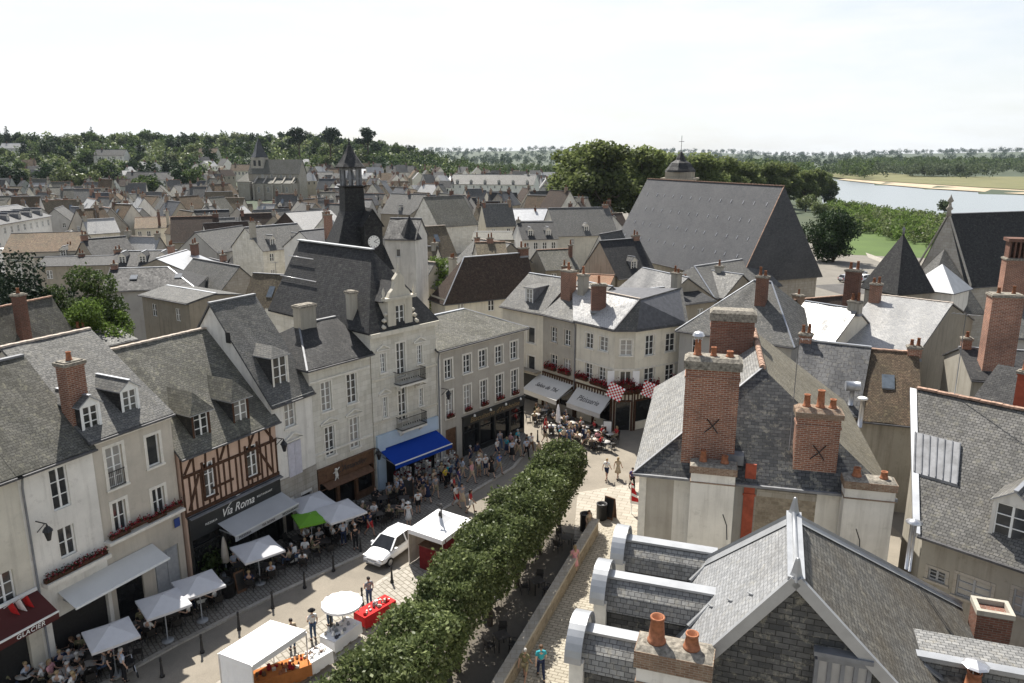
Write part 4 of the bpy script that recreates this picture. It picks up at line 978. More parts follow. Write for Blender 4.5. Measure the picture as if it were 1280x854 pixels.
# chimneys of this house
def rendered_chimney(fr, x, y, w, d_, z0, z1, pots, label=None, band=.45, potr=.17, cap='brick_old'):
    m = MB(); zb = z1-band
    m.box(x-w/2, x+w/2, y-d_/2, y+d_/2, z0, zb-.5, 0); m.box(x-w/2-.03, x+w/2+.03, y-d_/2-.03, y+d_/2+.03, zb-.5, zb-.44, 1)
    m.box(x-w/2, x+w/2, y-d_/2, y+d_/2, zb-.44, zb, 0); m.box(x-w/2-.07, x+w/2+.07, y-d_/2-.07, y+d_/2+.07, zb, z1, 1)
    m.hexa([(x-w/2-.05, y-d_/2-.05, z1), (x+w/2+.05, y-d_/2-.05, z1), (x+w/2+.05, y+d_/2+.05, z1), (x-w/2-.05, y+d_/2+.05, z1)],
           [(x-w/2+.12, y-d_/2+.12, z1+.1), (x+w/2-.12, y-d_/2+.12, z1+.1), (x+w/2-.12, y+d_/2-.12, z1+.1), (x-w/2+.12, y+d_/2-.12, z1+.1)], 2)
    o = m.build('chimney', [M['white'], M[cap], M['capstone']], fr.root)
    for px_, hh_, r_ in pots:
        MB().lathe((0,0,0), [(r_*1.25, 0), (r_*1.25, .06), (r_*1.12, .08), (r_*.86, hh_-.07), (r_*.98, hh_-.06), (r_*.98, hh_), (r_*.78, hh_), (r_*.72, hh_-.22), (.01, hh_-.22)], 16).build('chimney_pot', M['pot'], o).location = (x+px_, y, z1+.09)
    return o
rendered_chimney(r1, -2.85, -.6, 1.9, .8, 3, 11.2, [(-.5, .75, .2), (.42, .45, .18)], band=.5)
o = rendered_chimney(r1, *r1.px(1215, 862, 9.2)[:2], 1.5, .9, 2, 9.2, [(0, .5, .2)], band=.5)
q = r1.px(1215, 862, 9.2)
m = MB().lathe((q[0], q[1], 10.0), [(.36, 0), (.3, .04), (.02, .14)], 8, 0, False)
for i in range(3): m.tube([(q[0]+.14*math.cos(i*2.1), q[1]+.14*math.sin(i*2.1), 9.7), (q[0]+.2*math.cos(i*2.1), q[1]+.2*math.sin(i*2.1), 10.02)], .015, 5)
m.build('chimney_cowl', M['alum'], o)
for (x_, y_, l) in ((909, 669, 1.0), (1075, 688, 1.1)):
    q = r1.px(x_, y_, 9.5); MB().tube([(q[0], q[1], 9.3), (q[0]-.05, q[1], 9.9), (q[0]-.22, q[1], 10.35)], .022, 6).build('roof_spike', M['black'], r1.root)
# ---- hipped slate house with twin brick chimneys
e0, e1 = P(800, 581, 9), P(1112, 611, 9)
u = e1-e0; u.z = 0; W2 = u.length
r2 = Frame('twin_chimney_house', 'hipped slate house with two big brick chimneys marked by iron crosses', e0, u)
n2 = r2.n; zr2 = 13.4; mx = W2/2; ya, yb = 3.6, 12.4
m = MB(); a_, b_ = (mx, ya, zr2), (mx, yb, zr2); ov = .3; zo = 9-.35
m.slab([(-ov, -ov, zo), (W2+ov, -ov, zo), a_], .12, 1, 3)
m.slab([(W2+ov, -ov, zo), (W2+ov, 14.5, zo), b_, a_], .12, 2, 3); m.slab([(-ov, 14.5, zo), (-ov, -ov, zo), a_, b_], .12, 0, 3); m.slab([(W2+ov, 14.5, zo), (-ov, 14.5, zo), b_], .12, 0, 3)
for i in range(26):
    y = ya+(yb-ya)*i/26; m.tube([(mx, y, zr2+.02+.02*(i % 2)), (mx, y+.33, zr2+.02+.02*(i % 2))], .16, 8, 4)
m.bar((-ov, -ov-.05, zo-.04), (W2+ov, -ov-.05, zo-.04), .16, .12, 3); m.bar((-ov, -ov, zo+.04), (a_[0], a_[1], a_[2]+.03), .12, .05, 3)
m.build('roof', [M['slate_near'], M['slate_hung'], M['slate_khaki'], M['lead'], M['ridge']], r2.root)
mats = ['taupe', 'taupe', 'white', 'greyr', 'stone_grey', 'rubble', 'white']
cuts = [0, .9, 1.7, 3.9, 5.0, 5.6, 8.3, W2]
m = MB()
for i in range(7): m.poly([(cuts[i], 0, 0), (cuts[i+1], 0, 0), (cuts[i+1], 0, 8.8), (cuts[i], 0, 8.8)], i)
for x in (0, W2): m.poly([(x, 0, 0), (x, 14.2, 0), (x, 14.2, 8.8), (x, 0, 8.8)], 1)
m.poly([(0, 14.2, 0), (W2, 14.2, 0), (W2, 14.2, 8.8), (0, 14.2, 8.8)], 1)
m.build('wall', [M[q] for q in mats], r2.root)
MB().box(0, .35, -.05, -.002, 0, 8.5).build('quoin', M['trim'], r2.root)
MB().box(5.0, 5.5, -.12, -.003, 0, 9.6).box(4.95, 5.55, -.16, -.121, 8.0, 8.1).build('red_flue', M['pipe'], r2.root)
MB().box(5.6, 8.3, -.06, -.003, 8.0, 8.35).build('stone_band', M['stone_grey'], r2.root)
def cross(fr, x, y, z, par):
    m = MB(); s = .36
    m.tube([(x-s, y, z-s), (x, y-.03, z), (x+s*.8, y, z+s)], .024, 6); m.tube([(x+s*.7, y, z-s), (x, y-.03, z), (x-s*.75, y, z+s*.9)], .024, 6)
    return m.build('iron_cross', M['black'], par)
def brick_stack(x, y, w, d_, z0, z1, pots, capm='capstone', cap_h=.5, mat='brick', crs=True):
    m = MB(); m.box(x-w/2, x+w/2, y-d_/2, y+d_/2, z0, z1-cap_h, 0)
    m.box(x-w/2-.04, x+w/2+.04, y-d_/2-.04, y+d_/2+.04, z1-cap_h-.5, z1-cap_h-.36, 0)
    m.box(x-w/2-.1, x+w/2+.1, y-d_/2-.1, y+d_/2+.1, z1-cap_h, z1-.1, 1)
    m.hexa([(x-w/2-.08, y-d_/2-.08, z1-.1), (x+w/2+.08, y-d_/2-.08, z1-.1), (x+w/2+.08, y+d_/2+.08, z1-.1), (x-w/2-.08, y+d_/2+.08, z1-.1)],
           [(x-w/2+.1, y-d_/2+.1, z1+.06), (x+w/2-.1, y-d_/2+.1, z1+.06), (x+w/2-.1, y+d_/2-.1, z1+.06), (x-w/2+.1, y+d_/2-.1, z1+.06)], 1)
    o = m.build('chimney', [M[mat], M[capm]], r2.root)
    for px_, hh_, r_ in pots:
        MB().lathe((0,0,0), [(r_*1.2, 0), (r_*1.2, .06), (r_, .08), (r_*.8, hh_-.06), (r_*.95, hh_-.05), (r_*.95, hh_), (r_*.7, hh_), (r_*.66, hh_-.2), (.01, hh_-.2)], 14).build('chimney_pot', M['pot'], o).location = (x+px_, y, z1+.04)
    if crs: cross(r2, x+.2*w*.3, y-d_/2-.03, z0+(z1-z0)*.42, o)
    return o
x0, zb = r2.uv(851, 574, .2); x1, _ = r2.uv(917, 580, .2); _, zt = r2.uv(885, 452, .2)
o = brick_stack((x0+x1)/2, .75, x1-x0, 1.1, 8.9, zt+.1, [(-.75, .75, .17), (.0, .45, .14), (.75, .3, .17)])
m = MB().lathe((0, 0, 0), [(.3, .0), (.22, .16), (.05, .22), (0, .22)], 8, 0, False)
for i in range(4): m.tube([(.13*math.cos(i*1.57), .13*math.sin(i*1.57), -.3), (.24*math.cos(i*1.57), .24*math.sin(i*1.57), .02)], .014, 5)
oo = m.build('chimney_cowl', M['alum'], o); oo.location = ((x0+x1)/2-.75, .75, zt+1.1)
x0, zb = r2.uv(991, 590, .2); x1, _ = r2.uv(1045, 596, .2); _, zt = r2.uv(1018, 517, .2)
brick_stack((x0+x1)/2, .75, x1-x0, .9, 8.9, zt+.1, [(-.55, .6, .16), (.05, .85, .18), (.6, .45, .16)], 'brick_old', .35)
q = r2.px(919, 400, 13.6); xq, zq = r2.uv(917, 392, 9.5); x1, _ = r2.uv(889, 400, 9.5); x2, _ = r2.uv(943, 400, 9.5)
brick_stack((x1+x2)/2, 9.5, x2-x1, 1.2, 9.5, zq+.2, [], 'capstone', .55, 'brick_dark', False)
for (pa, pb, ptop, ps) in [((862, 600), (920, 600), 573, [(-.5, .55, .15), (.5, .38, .16)]), ((1052, 620), (1118, 622), 592, [(-.55, .42, .17), (.6, .35, .15)])]:
    x0, _ = r2.uv(*pa, -.6); x1, _ = r2.uv(*pb, -.6); _, zt = r2.uv((pa[0]+pb[0])/2, ptop+8, -.6)
    rendered_chimney(r2, (x0+x1)/2, -.5, x1-x0-.1, .9, 0, zt, ps, band=.35)
xm, zm = r2.uv(998, 420, 1.5)
def antenna(par, x, y, z, h=2.6, name='aerial', n=6, ln=1.2, guy=False):
    m = MB(); m.tube([(x, y, z), (x, y, z+h)], .02, 6); m.tube([(x-ln/2, y+.1, z+h-.12), (x+ln/2, y-.1, z+h-.02)], .012, 5)
    for i in range(n):
        q_ = -ln/2+ln*(i+.5)/n; m.tube([(x+q_, y-.28, z+h-.07), (x+q_, y+.28, z+h-.07)], .008, 4)
    return m.build(name, M['lead'], par)
antenna(r2.root, r2.uv(992, 500, .9)[0]-.0, .9, 9., r2.uv(998, 422, .9)[1]-9., ln=1.6)
MB().box(4.1, 4.9, .1, .9, 9.4, 9.9).build('roof_box', M['lead'], r2.root)
# ---- slate house on the right with the skylight
e0, e1 = P(1155, 662, 8), P(1280, 703, 8); u = e1-e0; u.z = 0; u.normalize()
r3 = House('skylight_slate_house', 'long grey slate house at right with a zinc rooflight and small stone dormer', e0, u, 13., 11.4, 8., 12.5, wall='cement', roofm='slate_worn', over=.35)
for tl, br in [((1197, 717), (1236, 759)), ((1161, 709), (1181, 731)), ((1268, 735), (1290, 775))]: r3.win(tl, br, rows=3, frame='greyp', surround='stone_grey', t=.12, recess=.1)
r3.roof = 'box'; r3.walls(cornice='stone_grey'); r3.roof = 'gable'
m = MB(); k3 = r3.slope(); ze3 = 8.1-k3*.35; sk3 = -2.9
m.slab([(-.1, -.35, ze3), (13.2, -.35, ze3), (13.2, 5.7, 12.6), (sk3, 5.7, 12.6)], .14, 0, 1); m.slab([(13.2, 11.75, ze3), (-.1, 11.75, ze3), (sk3, 5.7, 12.6), (13.2, 5.7, 12.6)], .14, 0, 1)
for i in range(34): a_ = sk3+.47*i; m.bar((a_+.01, 5.7, 12.64+.012*(i % 2)), (a_+.46, 5.7, 12.64+.012*(i % 2)), .26, .1, 2)
m.bar((-.1, -.42, ze3-.05), (13.2, -.42, ze3-.05), .12, .1, 1); m.build('roof', [M['slate_worn'], M['gutter'], M['ridge']], r3.root)
MB().poly([(0, 0, 0), (sk3+.2, 5.7, 0), (sk3+.2, 5.7, 12.4), (0, 0, 8)]).poly([(sk3+.2, 5.7, 0), (0, 11.4, 0), (0, 11.4, 8), (sk3+.2, 5.7, 12.4)]).build('skew_gable', M['cement'], r3.root)
m = MB(); zz = lambda y: r3.roofz(y)+.22
xl = lambda y: sk3*y/5.7
m.slab([(xl(1.7)-.5, 1.9, zz(1.9)), (xl(1.7)+1.4, 1.9, zz(1.9)), (xl(3.5)+1.75, 3.6, zz(3.6)), (xl(3.5)-.3, 3.6, zz(3.6))], .2)
o = m.build('zinc_rooflight', M['lead'], r3.root); m = MB()
for i in range(7): f_ = i/6; m.bar((xl(1.7)-.45+1.8*f_, 1.92, zz(1.92)+.04), (xl(3.5)-.25+1.95*f_, 3.58, zz(3.58)+.04), .04, .04)
m.build('standing_seam', M['lead'], o)
MB().slab([(-.3, -.4, ze3+.1), (0.0, -.4, ze3+.1), (sk3, 5.6, zz(5.6)-.05), (sk3-.3, 5.6, zz(5.6)-.05)], .2).build('zinc_verge', M['zinc'], r3.root)
q = r3.uv(1263, 690); r3.dorm(q[0]-.25, .55, 1.5, 1.6, roof='gable', roofm='slate_worn', wallm='cement', facem='white', over=.1)
m = MB(); m.bar((2.6, 5.4, r3.roofz(5.4)+.15), (6.2, 1.2, r3.roofz(1.2)+.15), .02); m.build('cable', M['black'], r3.root)
antenna(r3.root, -1.2, 5.7, 12.4, 4.3, ln=1.3)
q = P(1278, 470, 13.); 
ch = Frame('brick_flue_house', 'dark slate house with a slender red chimney at the right edge', P(1240, 520, 9), (.70, -.72))
m = MB(); m.slab([(-2, -1, 7.6), (9, -1, 7.6), (9, 4, 11.2), (-1, 4, 11.2)], .12); m.slab([(9, 9, 7.6), (-2, 9, 7.6), (-1, 4, 11.2), (9, 4, 11.2)], .12); m.build('roof', M['slate_dark'], ch.root)
MB().box(-1.6, 8.8, -.6, 8.6, 0, 7.7).build('wall', M['cement'], ch.root)
q = ch.px(1274, 505, 10.2); chimney(ch.root, q[0], q[1], 9.2, 12.2, .5, .5, 'pipe', 1)
# small brick stack by the far wall of the near house
ws = Frame('low_brick_wall', 'low brown brick stack behind the near slate roof', P(1240, 800, 5.5), (.947, -.321), 'chimney')
q = ws.px(1241, 757, 7.2); m = MB(); m.box(q[0]-.6, q[0]+.6, q[1]-.5, q[1]+.5, 0, 7.0); o = m.build('stack', M['brick_dark'], ws.root)
m = MB()
for a_ in ((-.64, .64, -.54, -.38), (-.64, .64, .38, .54), (-.64, -.48, -.38, .38), (.48, .64, -.38, .38)): m.box(q[0]+a_[0], q[0]+a_[1], q[1]+a_[2], q[1]+a_[3], 7.0, 7.2)
m.build('stack_rim', M['cement'], ws.root)

# ================================================================ churches and towers
ce = House('big_roofed_church', 'former church with a huge blue grey slate roof dotted with hooks', (16.4, 125.7), (12.4, -29.6), 32.1, 12.6, 9., 19.9, wall='stone_grey', roofm='slate_blue', hipr=.5, cat='church', over=.5)
for i in range(4): ce.open(4+i*7, 5.2+i*7, 3.5, 7)
ce.walls(); o = ce.build_roof('ridge')
m = MB(); rr = random.Random(3)
for j in range(4):
    for i in range(13):
        x = 2+i*2.3+.8*j % 2+rr.uniform(-.3, .3); y = 1.3+j*1.25; z = ce.roofz(y)+.16
        if x < 30.5: m.bar((x, y, z), (x+.02, y-.26, ce.roofz(y-.26)+.2), .06, .05)
m.build('roof_hooks', M['alum'], ce.root)['kind'] = 'stuff'
m = MB()
for i in range(13):
    a1, a2 = math.pi*i/12, math.pi*(i+1)/12
    if i < 12: m.hexa(*[[(32.1+.02, 6.3-1.7*math.cos(t_), 4.6+1.7*math.sin(t_)), (32.1+.2, 6.3-1.7*math.cos(t_), 4.6+1.7*math.sin(t_)), (32.1+.2, 6.3-1.35*math.cos(t_), 4.6+1.35*math.sin(t_)), (32.1+.02, 6.3-1.35*math.cos(t_), 4.6+1.35*math.sin(t_))] for t_ in (a1, a2)])
m.poly([(32.12, 6.3-1.35*math.cos(math.pi*i/12), 4.6+1.35*math.sin(math.pi*i/12)) for i in range(13)]+[(32.12, 7.65, 2.5), (32.12, 4.95, 2.5)], 1)
m.build('arched_window', [M['trim'], M['glass']], ce.root)
bt = thing('bell_turret', 'domed stone bell turret with a cross rising behind the huge church roof', 'tower', (29.3, 137, 0), R(-22))
MB().box(-2.5, 2.5, -2.5, 2.5, 0, 19.6).box(-2.9, 2.9, -2.9, 2.9, 19.6, 19.9).box(-2.2, 2.2, -2.2, 2.2, 19.9, 20.9).build('tower_wall', M['drab'], bt)
MB().lathe((0,0,21.), [(2.7, -.1), (2.6, .2), (2.1, .8), (1.7, 1.4), (.9, 1.9), (.75, 2.3), (.4, 2.9), (.12, 3.3), (0, 3.4)], 8, 0, False).build('roof', M['slate_dark'], bt)
MB().bar((0,0,24.2), (0,0,27), .07).bar((-.45,0,26), (.45,0,26), .07).build('cross', M['black'], bt)
rp = P(1186, 268.6, 17.); uu = Vector((.945, .327, 0)); nn = Vector((-.327, .945, 0)); O_ = rp-nn*3.6
c2 = House('riverside_church', 'stone church with steep dark slate roof and gable finial at the right edge', O_, uu, 44, 7.2, 9.0, 17., wall='stone_grey', roofm='slate_dark', cat='church', over=.1, side=.05)
c2.walls(); c2.build_roof('lead')
MB().lathe((0, 3.6, 16.9), [(.3, 0), (.2, .6), (.4, .8), (.2, 1.1), (.12, 1.5), (.35, 1.7), (.1, 2.2), (0, 2.5)], 8).build('finial', M['stone_grey'], c2.root)
MB().slab([(-.1, -.6, 9.4), (.1, -.6, 9.4), (.1, 3.6, 17.3), (-.1, 3.6, 17.3)], .3).slab([(-.1, 7.8, 9.4), (.1, 7.8, 9.4), (.1, 3.6, 17.3), (-.1, 3.6, 17.3)], .3).build('gable_coping', M['stone_grey'], c2.root)
m = MB(); m.slab([(-6, 0, 6.4), (0.0, -3, 6.4), (-.2, 3.4, 13.)], .12); m.slab([(-5, 6, 6.4), (-6, 0, 6.4), (-.2, 3.4, 13)], .12); m.build('chapel_roof', M['slate'], c2.root); MB().box(-5, -.05, -.5, 5.5, 0, 6.5).build('chapel_wall', M['stone_grey'], c2.root)
tp = P(1121, 361, 9.2)
st = thing('pointed_stair_tower', 'dark pointed slate spire between the riverside church and the bright gable', 'tower', (tp.x, tp.y, 0), R(20))
MB().box(-2.3, 2.3, -2.3, 2.3, 0, 9.2).build('tower_wall', M['stone_grey'], st)
m = MB(); q = [(-2.7, -2.7, 9.1), (2.7, -2.7, 9.1), (2.7, 2.7, 9.1), (-2.7, 2.7, 9.1)]; zz_ = Zat(292, tp.y)
for i in range(4): m.slab([q[i], q[(i+1) % 4], (0, 0, zz_)], .1)
m.build('roof', M['slate_dark'], st); MB().lathe((0,0,zz_-.1), [(.16, 0), (.1, .4), (.2, .55), (0, .9)], 8).build('finial', M['lead'], st)
e0, e1 = P(1136, 361, 9), P(1190, 368, 9); u = e1-e0; u.z = 0
pv = House('pyramid_roofed_pavilion', 'square white pavilion with a bright pyramid roof in front of the riverside church', e0, u, u.length, u.length, 9, 11.8, wall='white', roofm='zinc_light', roof='pyramid', cat='pavilion')
pv.walls(); pv.build_roof()
# clock tower
ty = 80.; tx = (440-640)/960*(ty*C_+5*S_)
ct = thing('clock_tower', 'slate clad clock tower with open belfry and pointed cap above the dark town roof', 'tower', (tx, ty, 0), R(28))
MB().box(-3.0, 3.0, -3.0, 3.0, 0, 12.5).build('tower_wall', M['stone_grey'], ct)
def sqloft(levels, m=0):
    b_ = MB()
    for (h0, z0), (h1, z1) in zip(levels, levels[1:]):
        a_ = [(-h0, -h0, z0), (h0, -h0, z0), (h0, h0, z0), (-h0, h0, z0)]; c_ = [(-h1, -h1, z1), (h1, -h1, z1), (h1, h1, z1), (-h1, h1, z1)]
        for i in range(4): b_.poly([a_[i], a_[(i+1) % 4], c_[(i+1) % 4], c_[i]], m)
    return b_
sqloft([(3.2, 12.4), (2.5, 14.6), (1.7, 16.6), (1.05, 18.3), (.98, 20.6), (1.2, 20.75), (1.2, 20.85), (0, 20.86)]).build('slate_skirt', M['slate_dark'], ct)
m = MB()
for i in range(8):
    a_ = math.pi*(i/4+.125); x, y = 1.0*math.cos(a_), 1.0*math.sin(a_); m.box(x-.1, x+.1, y-.1, y+.1, 20.85, 22.7)
    b_ = math.pi*((i+1)/4+.125); m.bar((x, y, 21.5), (math.cos(b_), math.sin(b_), 21.5), .08); m.bar((x, y, 22.45), (math.cos(b_), math.sin(b_), 22.45), .14)
m.lathe((0,0,21.4), [(.5, 0), (.42, .15), (.3, .7), (.1, .95), (0, 1.)], 10); m.build('belfry', M['lead'], ct)
MB().lathe((0,0,22.7), [(1.5, -.12), (1.55, 0), (1.15, .45), (.55, 1.3), (.12, 2.2), (.05, 2.5), (.12, 2.6), (0, 2.9)], 8, 0, False).build('roof', M['slate_dark'], ct)
CX = 1.15; m = MB(); m.box(-.95, .95, -3.1, -.8, 12.6, 16.2); m.slab([(-1.15, -3.2, 16.1), (0, -3.2, 17.9), (0, -.6, 17.9), (-1.15, -.6, 16.1)], .1); m.slab([(1.15, -3.2, 16.1), (0, -3.2, 17.9), (0, -.6, 17.9), (1.15, -.6, 16.1)], .1); m.poly([(-.95, -3.1, 16.2), (.95, -3.1, 16.2), (0, -3.1, 17.7)])
o = m.build('clock_housing', M['slate_dark'], ct); o.location = (CX, 0, .75)
m = MB(); m.mesh([(.62*math.cos(2*math.pi*i/24), -3.14, 14.6+.62*math.sin(2*math.pi*i/24)) for i in range(24)], [tuple(range(24))], 0)
for i in range(12):
    a_ = 2*math.pi*i/12; m.bar((.46*math.cos(a_), -3.15, 14.6+.46*math.sin(a_)), (.57*math.cos(a_), -3.15, 14.6+.57*math.sin(a_)), .05, .02, 1, up=(0,1,0))
m.bar((0, -3.155, 14.6), (.34, -3.155, 14.45), .05, .02, 1, up=(0,1,0)); m.bar((0, -3.155, 14.6), (.42, -3.155, 14.85), .04, .02, 1, up=(0,1,0))
m.build('clock_face', [M['letterw'], M['black']], o)
# white tower beside it
wt = House('white_square_tower', 'white square tower with blue slate roof and cone right of the clock tower', P(481, 299, 14.6), (1, -.12), 3.5, 6., 14.6, 16.6, wall='white', roofm='slate_dark', roof='gable', cat='tower', over=.15)
wt.winm(1.2, 1.75, 12.6, 13.5, rows=1, cols=1); wt.walls(); wt.build_roof('lead')
MB().lathe((2.6, 1.2, 14.5), [(1.45, 0), (1.1, .55), (.6, 1.5), (.1, 2.5), (0, 2.7)], 10, 0, False).build('cone_roof', M['slate_dark'], wt.root)
# ================================================================ the town behind, house by house
FOOT = [(hs.O.x+hs.u.x*hs.W/2+hs.n.x*hs.D/2, hs.O.y+hs.u.y*hs.W/2+hs.n.y*hs.D/2, max(hs.W, hs.D)*.55) for hs in (a, b, h, d, e, f, g, t, hh, ce, c2, wt, pv, r3)]
FOOT += [(ct.location.x, ct.location.y, 5), (29, 137, 5), (12, 69, 7), (12, 40, 8)]
rr0 = random.Random(5)
BOX = [(426, 474, 310, 75), (480, 522, 330, 83), (300, 390, 243, 440)]
def town(name, label, eL, eR, hgt, ridge, side, wall, roofm, wins=0, dorms=0, chims=(), ridgem='lead', rows=1, sky=0, cat='house', wh=1.3, **kw):
    BOX.append((min(eL[0], eR[0])-2, max(eL[0], eR[0])+2, max(eL[1], eR[1])+9, P(*eL, hgt).y)); H_ = from_px(name, label, eL, eR, hgt, ridge, side, wall=wall, roofm=roofm, cat=cat, **kw)
    finish(H_, wins, dorms, chims, ridgem, rows, sky, wh); return H_
def finish(H_, wins, dorms, chims, ridgem, rows=1, sky=0, wh=1.3):
    if wins == 0 and H_.W > 4: wins = max(1, int(H_.W/3.2))
    if not chims and rr0.random() < .8: chims = [(rr0.choice([.04, .5, .95]), .5, rr0.uniform(.6, 1.2), rr0.uniform(.6, 1.2), rr0.choice(['brick', 'brick_dark', 'cement']))]
    for r_ in range(rows):
        for i in range(wins):
            x = H_.W*(i+.5)/wins; z0 = H_.h-.7-wh-2.7*r_
            if z0 > .6 and .5 < x < H_.W-.5: H_.winm(x-.42, x+.42, z0, z0+wh, rows=2, recess=.1)
    H_.walls(); H_.build_roof(ridgem)
    for i in range(dorms):
        H_.dorm(H_.W*(i+.5)/dorms, .7, 1.1, 1.1, roof='gable', roofm=H_.roofm, wallm='lead', facem='trim', rise=.5)
    for (fx, fy, ht, wd, mt) in chims:
        y = H_.D*fy; z = H_.roofz(y); chimney(H_.root, H_.W*fx, y, z-.4, max(H_.zr, z)+ht, wd, .6, mt, 1+int(wd > .8), potmat='potold')
    for i in range(sky):
        x = H_.W*(i+.6)/max(sky, 1.2); y = H_.D*.2; y2 = y+.9
        MB().slab([(x-.4, y, H_.roofz(y)+.28), (x+.4, y, H_.roofz(y)+.28), (x+.4, y2, H_.roofz(y2)+.28), (x-.4, y2, H_.roofz(y2)+.28)], .1, 0, 1).build('rooflight', [M['skyglass'], M['lead']], H_.root)
    FOOT.append((H_.O.x+H_.u.x*H_.W/2+H_.n.x*H_.D/2, H_.O.y+H_.u.y*H_.W/2+H_.n.y*H_.D/2, max(H_.W, H_.D)*.5))
def gable(name, label, eL, eR, hgt, apex, Ln, wall, roofm, wins=1, chims=(), ridgem='lead', side=.12, skew=0, **kw):
    """a house whose gable end faces us"""
    BOX.append((min(eL[0], eR[0])-2, max(eL[0], eR[0])+2, max(eL[1], eR[1])+9, P(*eL, hgt).y)); p, q = P(*eL, hgt), P(*eR, hgt); u_ = q-p; u_.z = 0; W = u_.length; mid = (p+q)/2; zr = Zat(apex[1], mid.y)
    H_ = House(name, label, p, u_, W, Ln, hgt, min(max(zr, hgt+1), hgt+9), wall=wall, roofm=roofm, roof='gablefront', side=side, **kw)
    for i in range(wins): x = W*(i+.5)/wins; H_.winm(x-.4, x+.4, hgt-1.5, hgt-.3, rows=2, recess=.1)
    H_.walls(); H_.build_roof(ridgem)
    for (fx, fy, ht, wd, mt) in chims: chimney(H_.root, W*fx, Ln*fy, hgt+.5, H_.zr+ht, wd, .6, mt, 1, potmat='potold')
    FOOT.append((mid.x+H_.n.x*Ln/2, mid.y+H_.n.y*Ln/2, max(W, Ln)*.5)); return H_
BR, BD, CM = 'brick', 'brick_dark', 'cement'
# right of the corner shop, in front of the big church
town('slate_house', 'bright hipped slate house with satellite dish behind the cross marked chimneys', (850, 411), (990, 431), 9.2, (938, 360), 'L', 'greyr', 'slate', 0, 0, [(.62, .3, .9, .9, BD)], 'zinc', D=9, zr=13.2, hipl=4.6, hipr=3.5)
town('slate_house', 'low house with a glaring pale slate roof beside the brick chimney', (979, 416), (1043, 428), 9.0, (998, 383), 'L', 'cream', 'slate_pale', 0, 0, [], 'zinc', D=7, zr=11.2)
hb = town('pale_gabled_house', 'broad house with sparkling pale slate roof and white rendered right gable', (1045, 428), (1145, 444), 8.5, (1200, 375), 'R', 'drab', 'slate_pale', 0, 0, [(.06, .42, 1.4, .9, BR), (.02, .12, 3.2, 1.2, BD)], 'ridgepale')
town('brown_tiled_house', 'brown tiled house with one rooflight behind the slate house at right', (1072, 522), (1150, 530), 6.5, (1173, 448.5), 'R', 'cement', 'tile', 0, 0, [], 'ridge', sky=1, D=9, zr=10.2)
town('large_slate_house', 'dark roof of large diamond laid slates with a tin vent cowl', (985, 503), (1072, 516), 6.8, (1097, 436), 'R', 'cement', 'slate_diamond', 0, 0, [], 'zinc', D=8.4, zr=10.4)
o = P(1066, 482, 8.6); vt = thing('roof_vent', 'tin drum cowl vent standing on the dark large slate roof', 'vent', (o.x, o.y, 7.2))
MB().tube([(0,0,0), (0,0,1.1)], .16, 10).tube([(-.45, .1, 1.35), (.45, -.1, 1.35)], .34, 14).build('cowl', M['zinc'], vt)
o = P(1078, 503, 8.2); vt = thing('flue_pipe', 'slim metal flue with a white cap between brown and dark roofs', 'flue', (o.x, o.y, 6.5))
MB().tube([(0,0,0), (0,0,1.9)], .15, 10).lathe((0,0,1.9), [(.3, 0), (.32, .1), (.2, .16), (0, .18)], 12, 1).build('pipe', [M['alum'], M['whitep']], vt)
q = P(1236, 463, 9.5); tb = House('tall_chimney_house', 'low dark roofed house carrying the tall red brick chimney by the bright gable', P(1215, 474, 8.2), (.97, -.25), 9, 7, 8.2, 9.6, wall='cement', roofm='slate_dark')
finish(tb, 0, 0, [], 'lead'); chimney(tb.root, 1.8, 1.4, 8.3, Zat(366, tb.O.y+1.2), 2.0, 1.3, 'brick', 2, potmat='potold')
tb2 = House('edge_chimney_house', 'slate house at the right edge below the brick chimney with an open arcade top', P(1262, 420, 8), (.95, -.3), 14, 8, 8, 11, wall='greyr', roofm='slate'); finish(tb2, 0, 0, [], 'lead')
q = P(1270, 350, 12.5)-tb2.O; cx_, cy_ = q.dot(tb2.u), q.dot(tb2.n); o = chimney(tb2.root, cx_, cy_, 7.5, 14.6, 2.4, 1.6, 'brick', 0)
m = MB(); 
for i in range(6): m.box(-1.1+.4*i, -.95+.4*i, -.7, .7, 7.1, 8.6)
m.box(-1.3, 1.3, -.9, .9, 8.6, 8.9); m.build('arcade_top', M['brick_dark'], o)
# left, behind the street
town('mossy_slate_house', 'broad mossy slate house with a rust stained ridge at the left edge', (-25, 452), (93, 420), 9.2, (63, 372.5), 'R', 'cement', 'slate_moss', 0, 0, [(.5, .1, 1.2, .8, BD)], 'ridge')
town('low_slate_house', 'small low slate roof between the leafy tree and the half timbered house', (126, 434), (168, 424), 8.4, (158, 413), 'R', 'cement', 'slate', 0, 0, [], 'ridgepale', D=5)
town('rooflight_house', 'grey walled house with long dark roof, rooflights and a hipped right end', (128, 364), (242, 360), 8.5, (133, 340), 'L', 'greyr', 'slate_dark', 3, 0, [], 'zinc', rows=2, sky=2, hipr=3.5, D=9)
town('zinc_roofed_house', 'blank grey rendered house with shallow zinc roof beside the steep white gable', (177, 369), (236, 380), 9.6, (180, 360), 'L', 'drab', 'slate', 0, 0, [], 'zinc', D=6, zr=10.1)
town('zinc_roofed_house', 'drab house with pale zinc roof and a cluster of brick chimneys', (229, 338), (264, 326), 8.5, (222, 331), 'L', 'drab', 'zinc_light', 0, 0, [(.95, .3, 1.2, 1.6, BD), (.95, .8, .9, 1.1, BR)], 'zinc', D=7, zr=10.)
gable('stone_gabled_house', 'rough stone gabled house with a grey slate left slope and skylight', (276, 364), (326, 357), 7.2, (300, 334), 12, 'stone_grey', 'slate', 0)
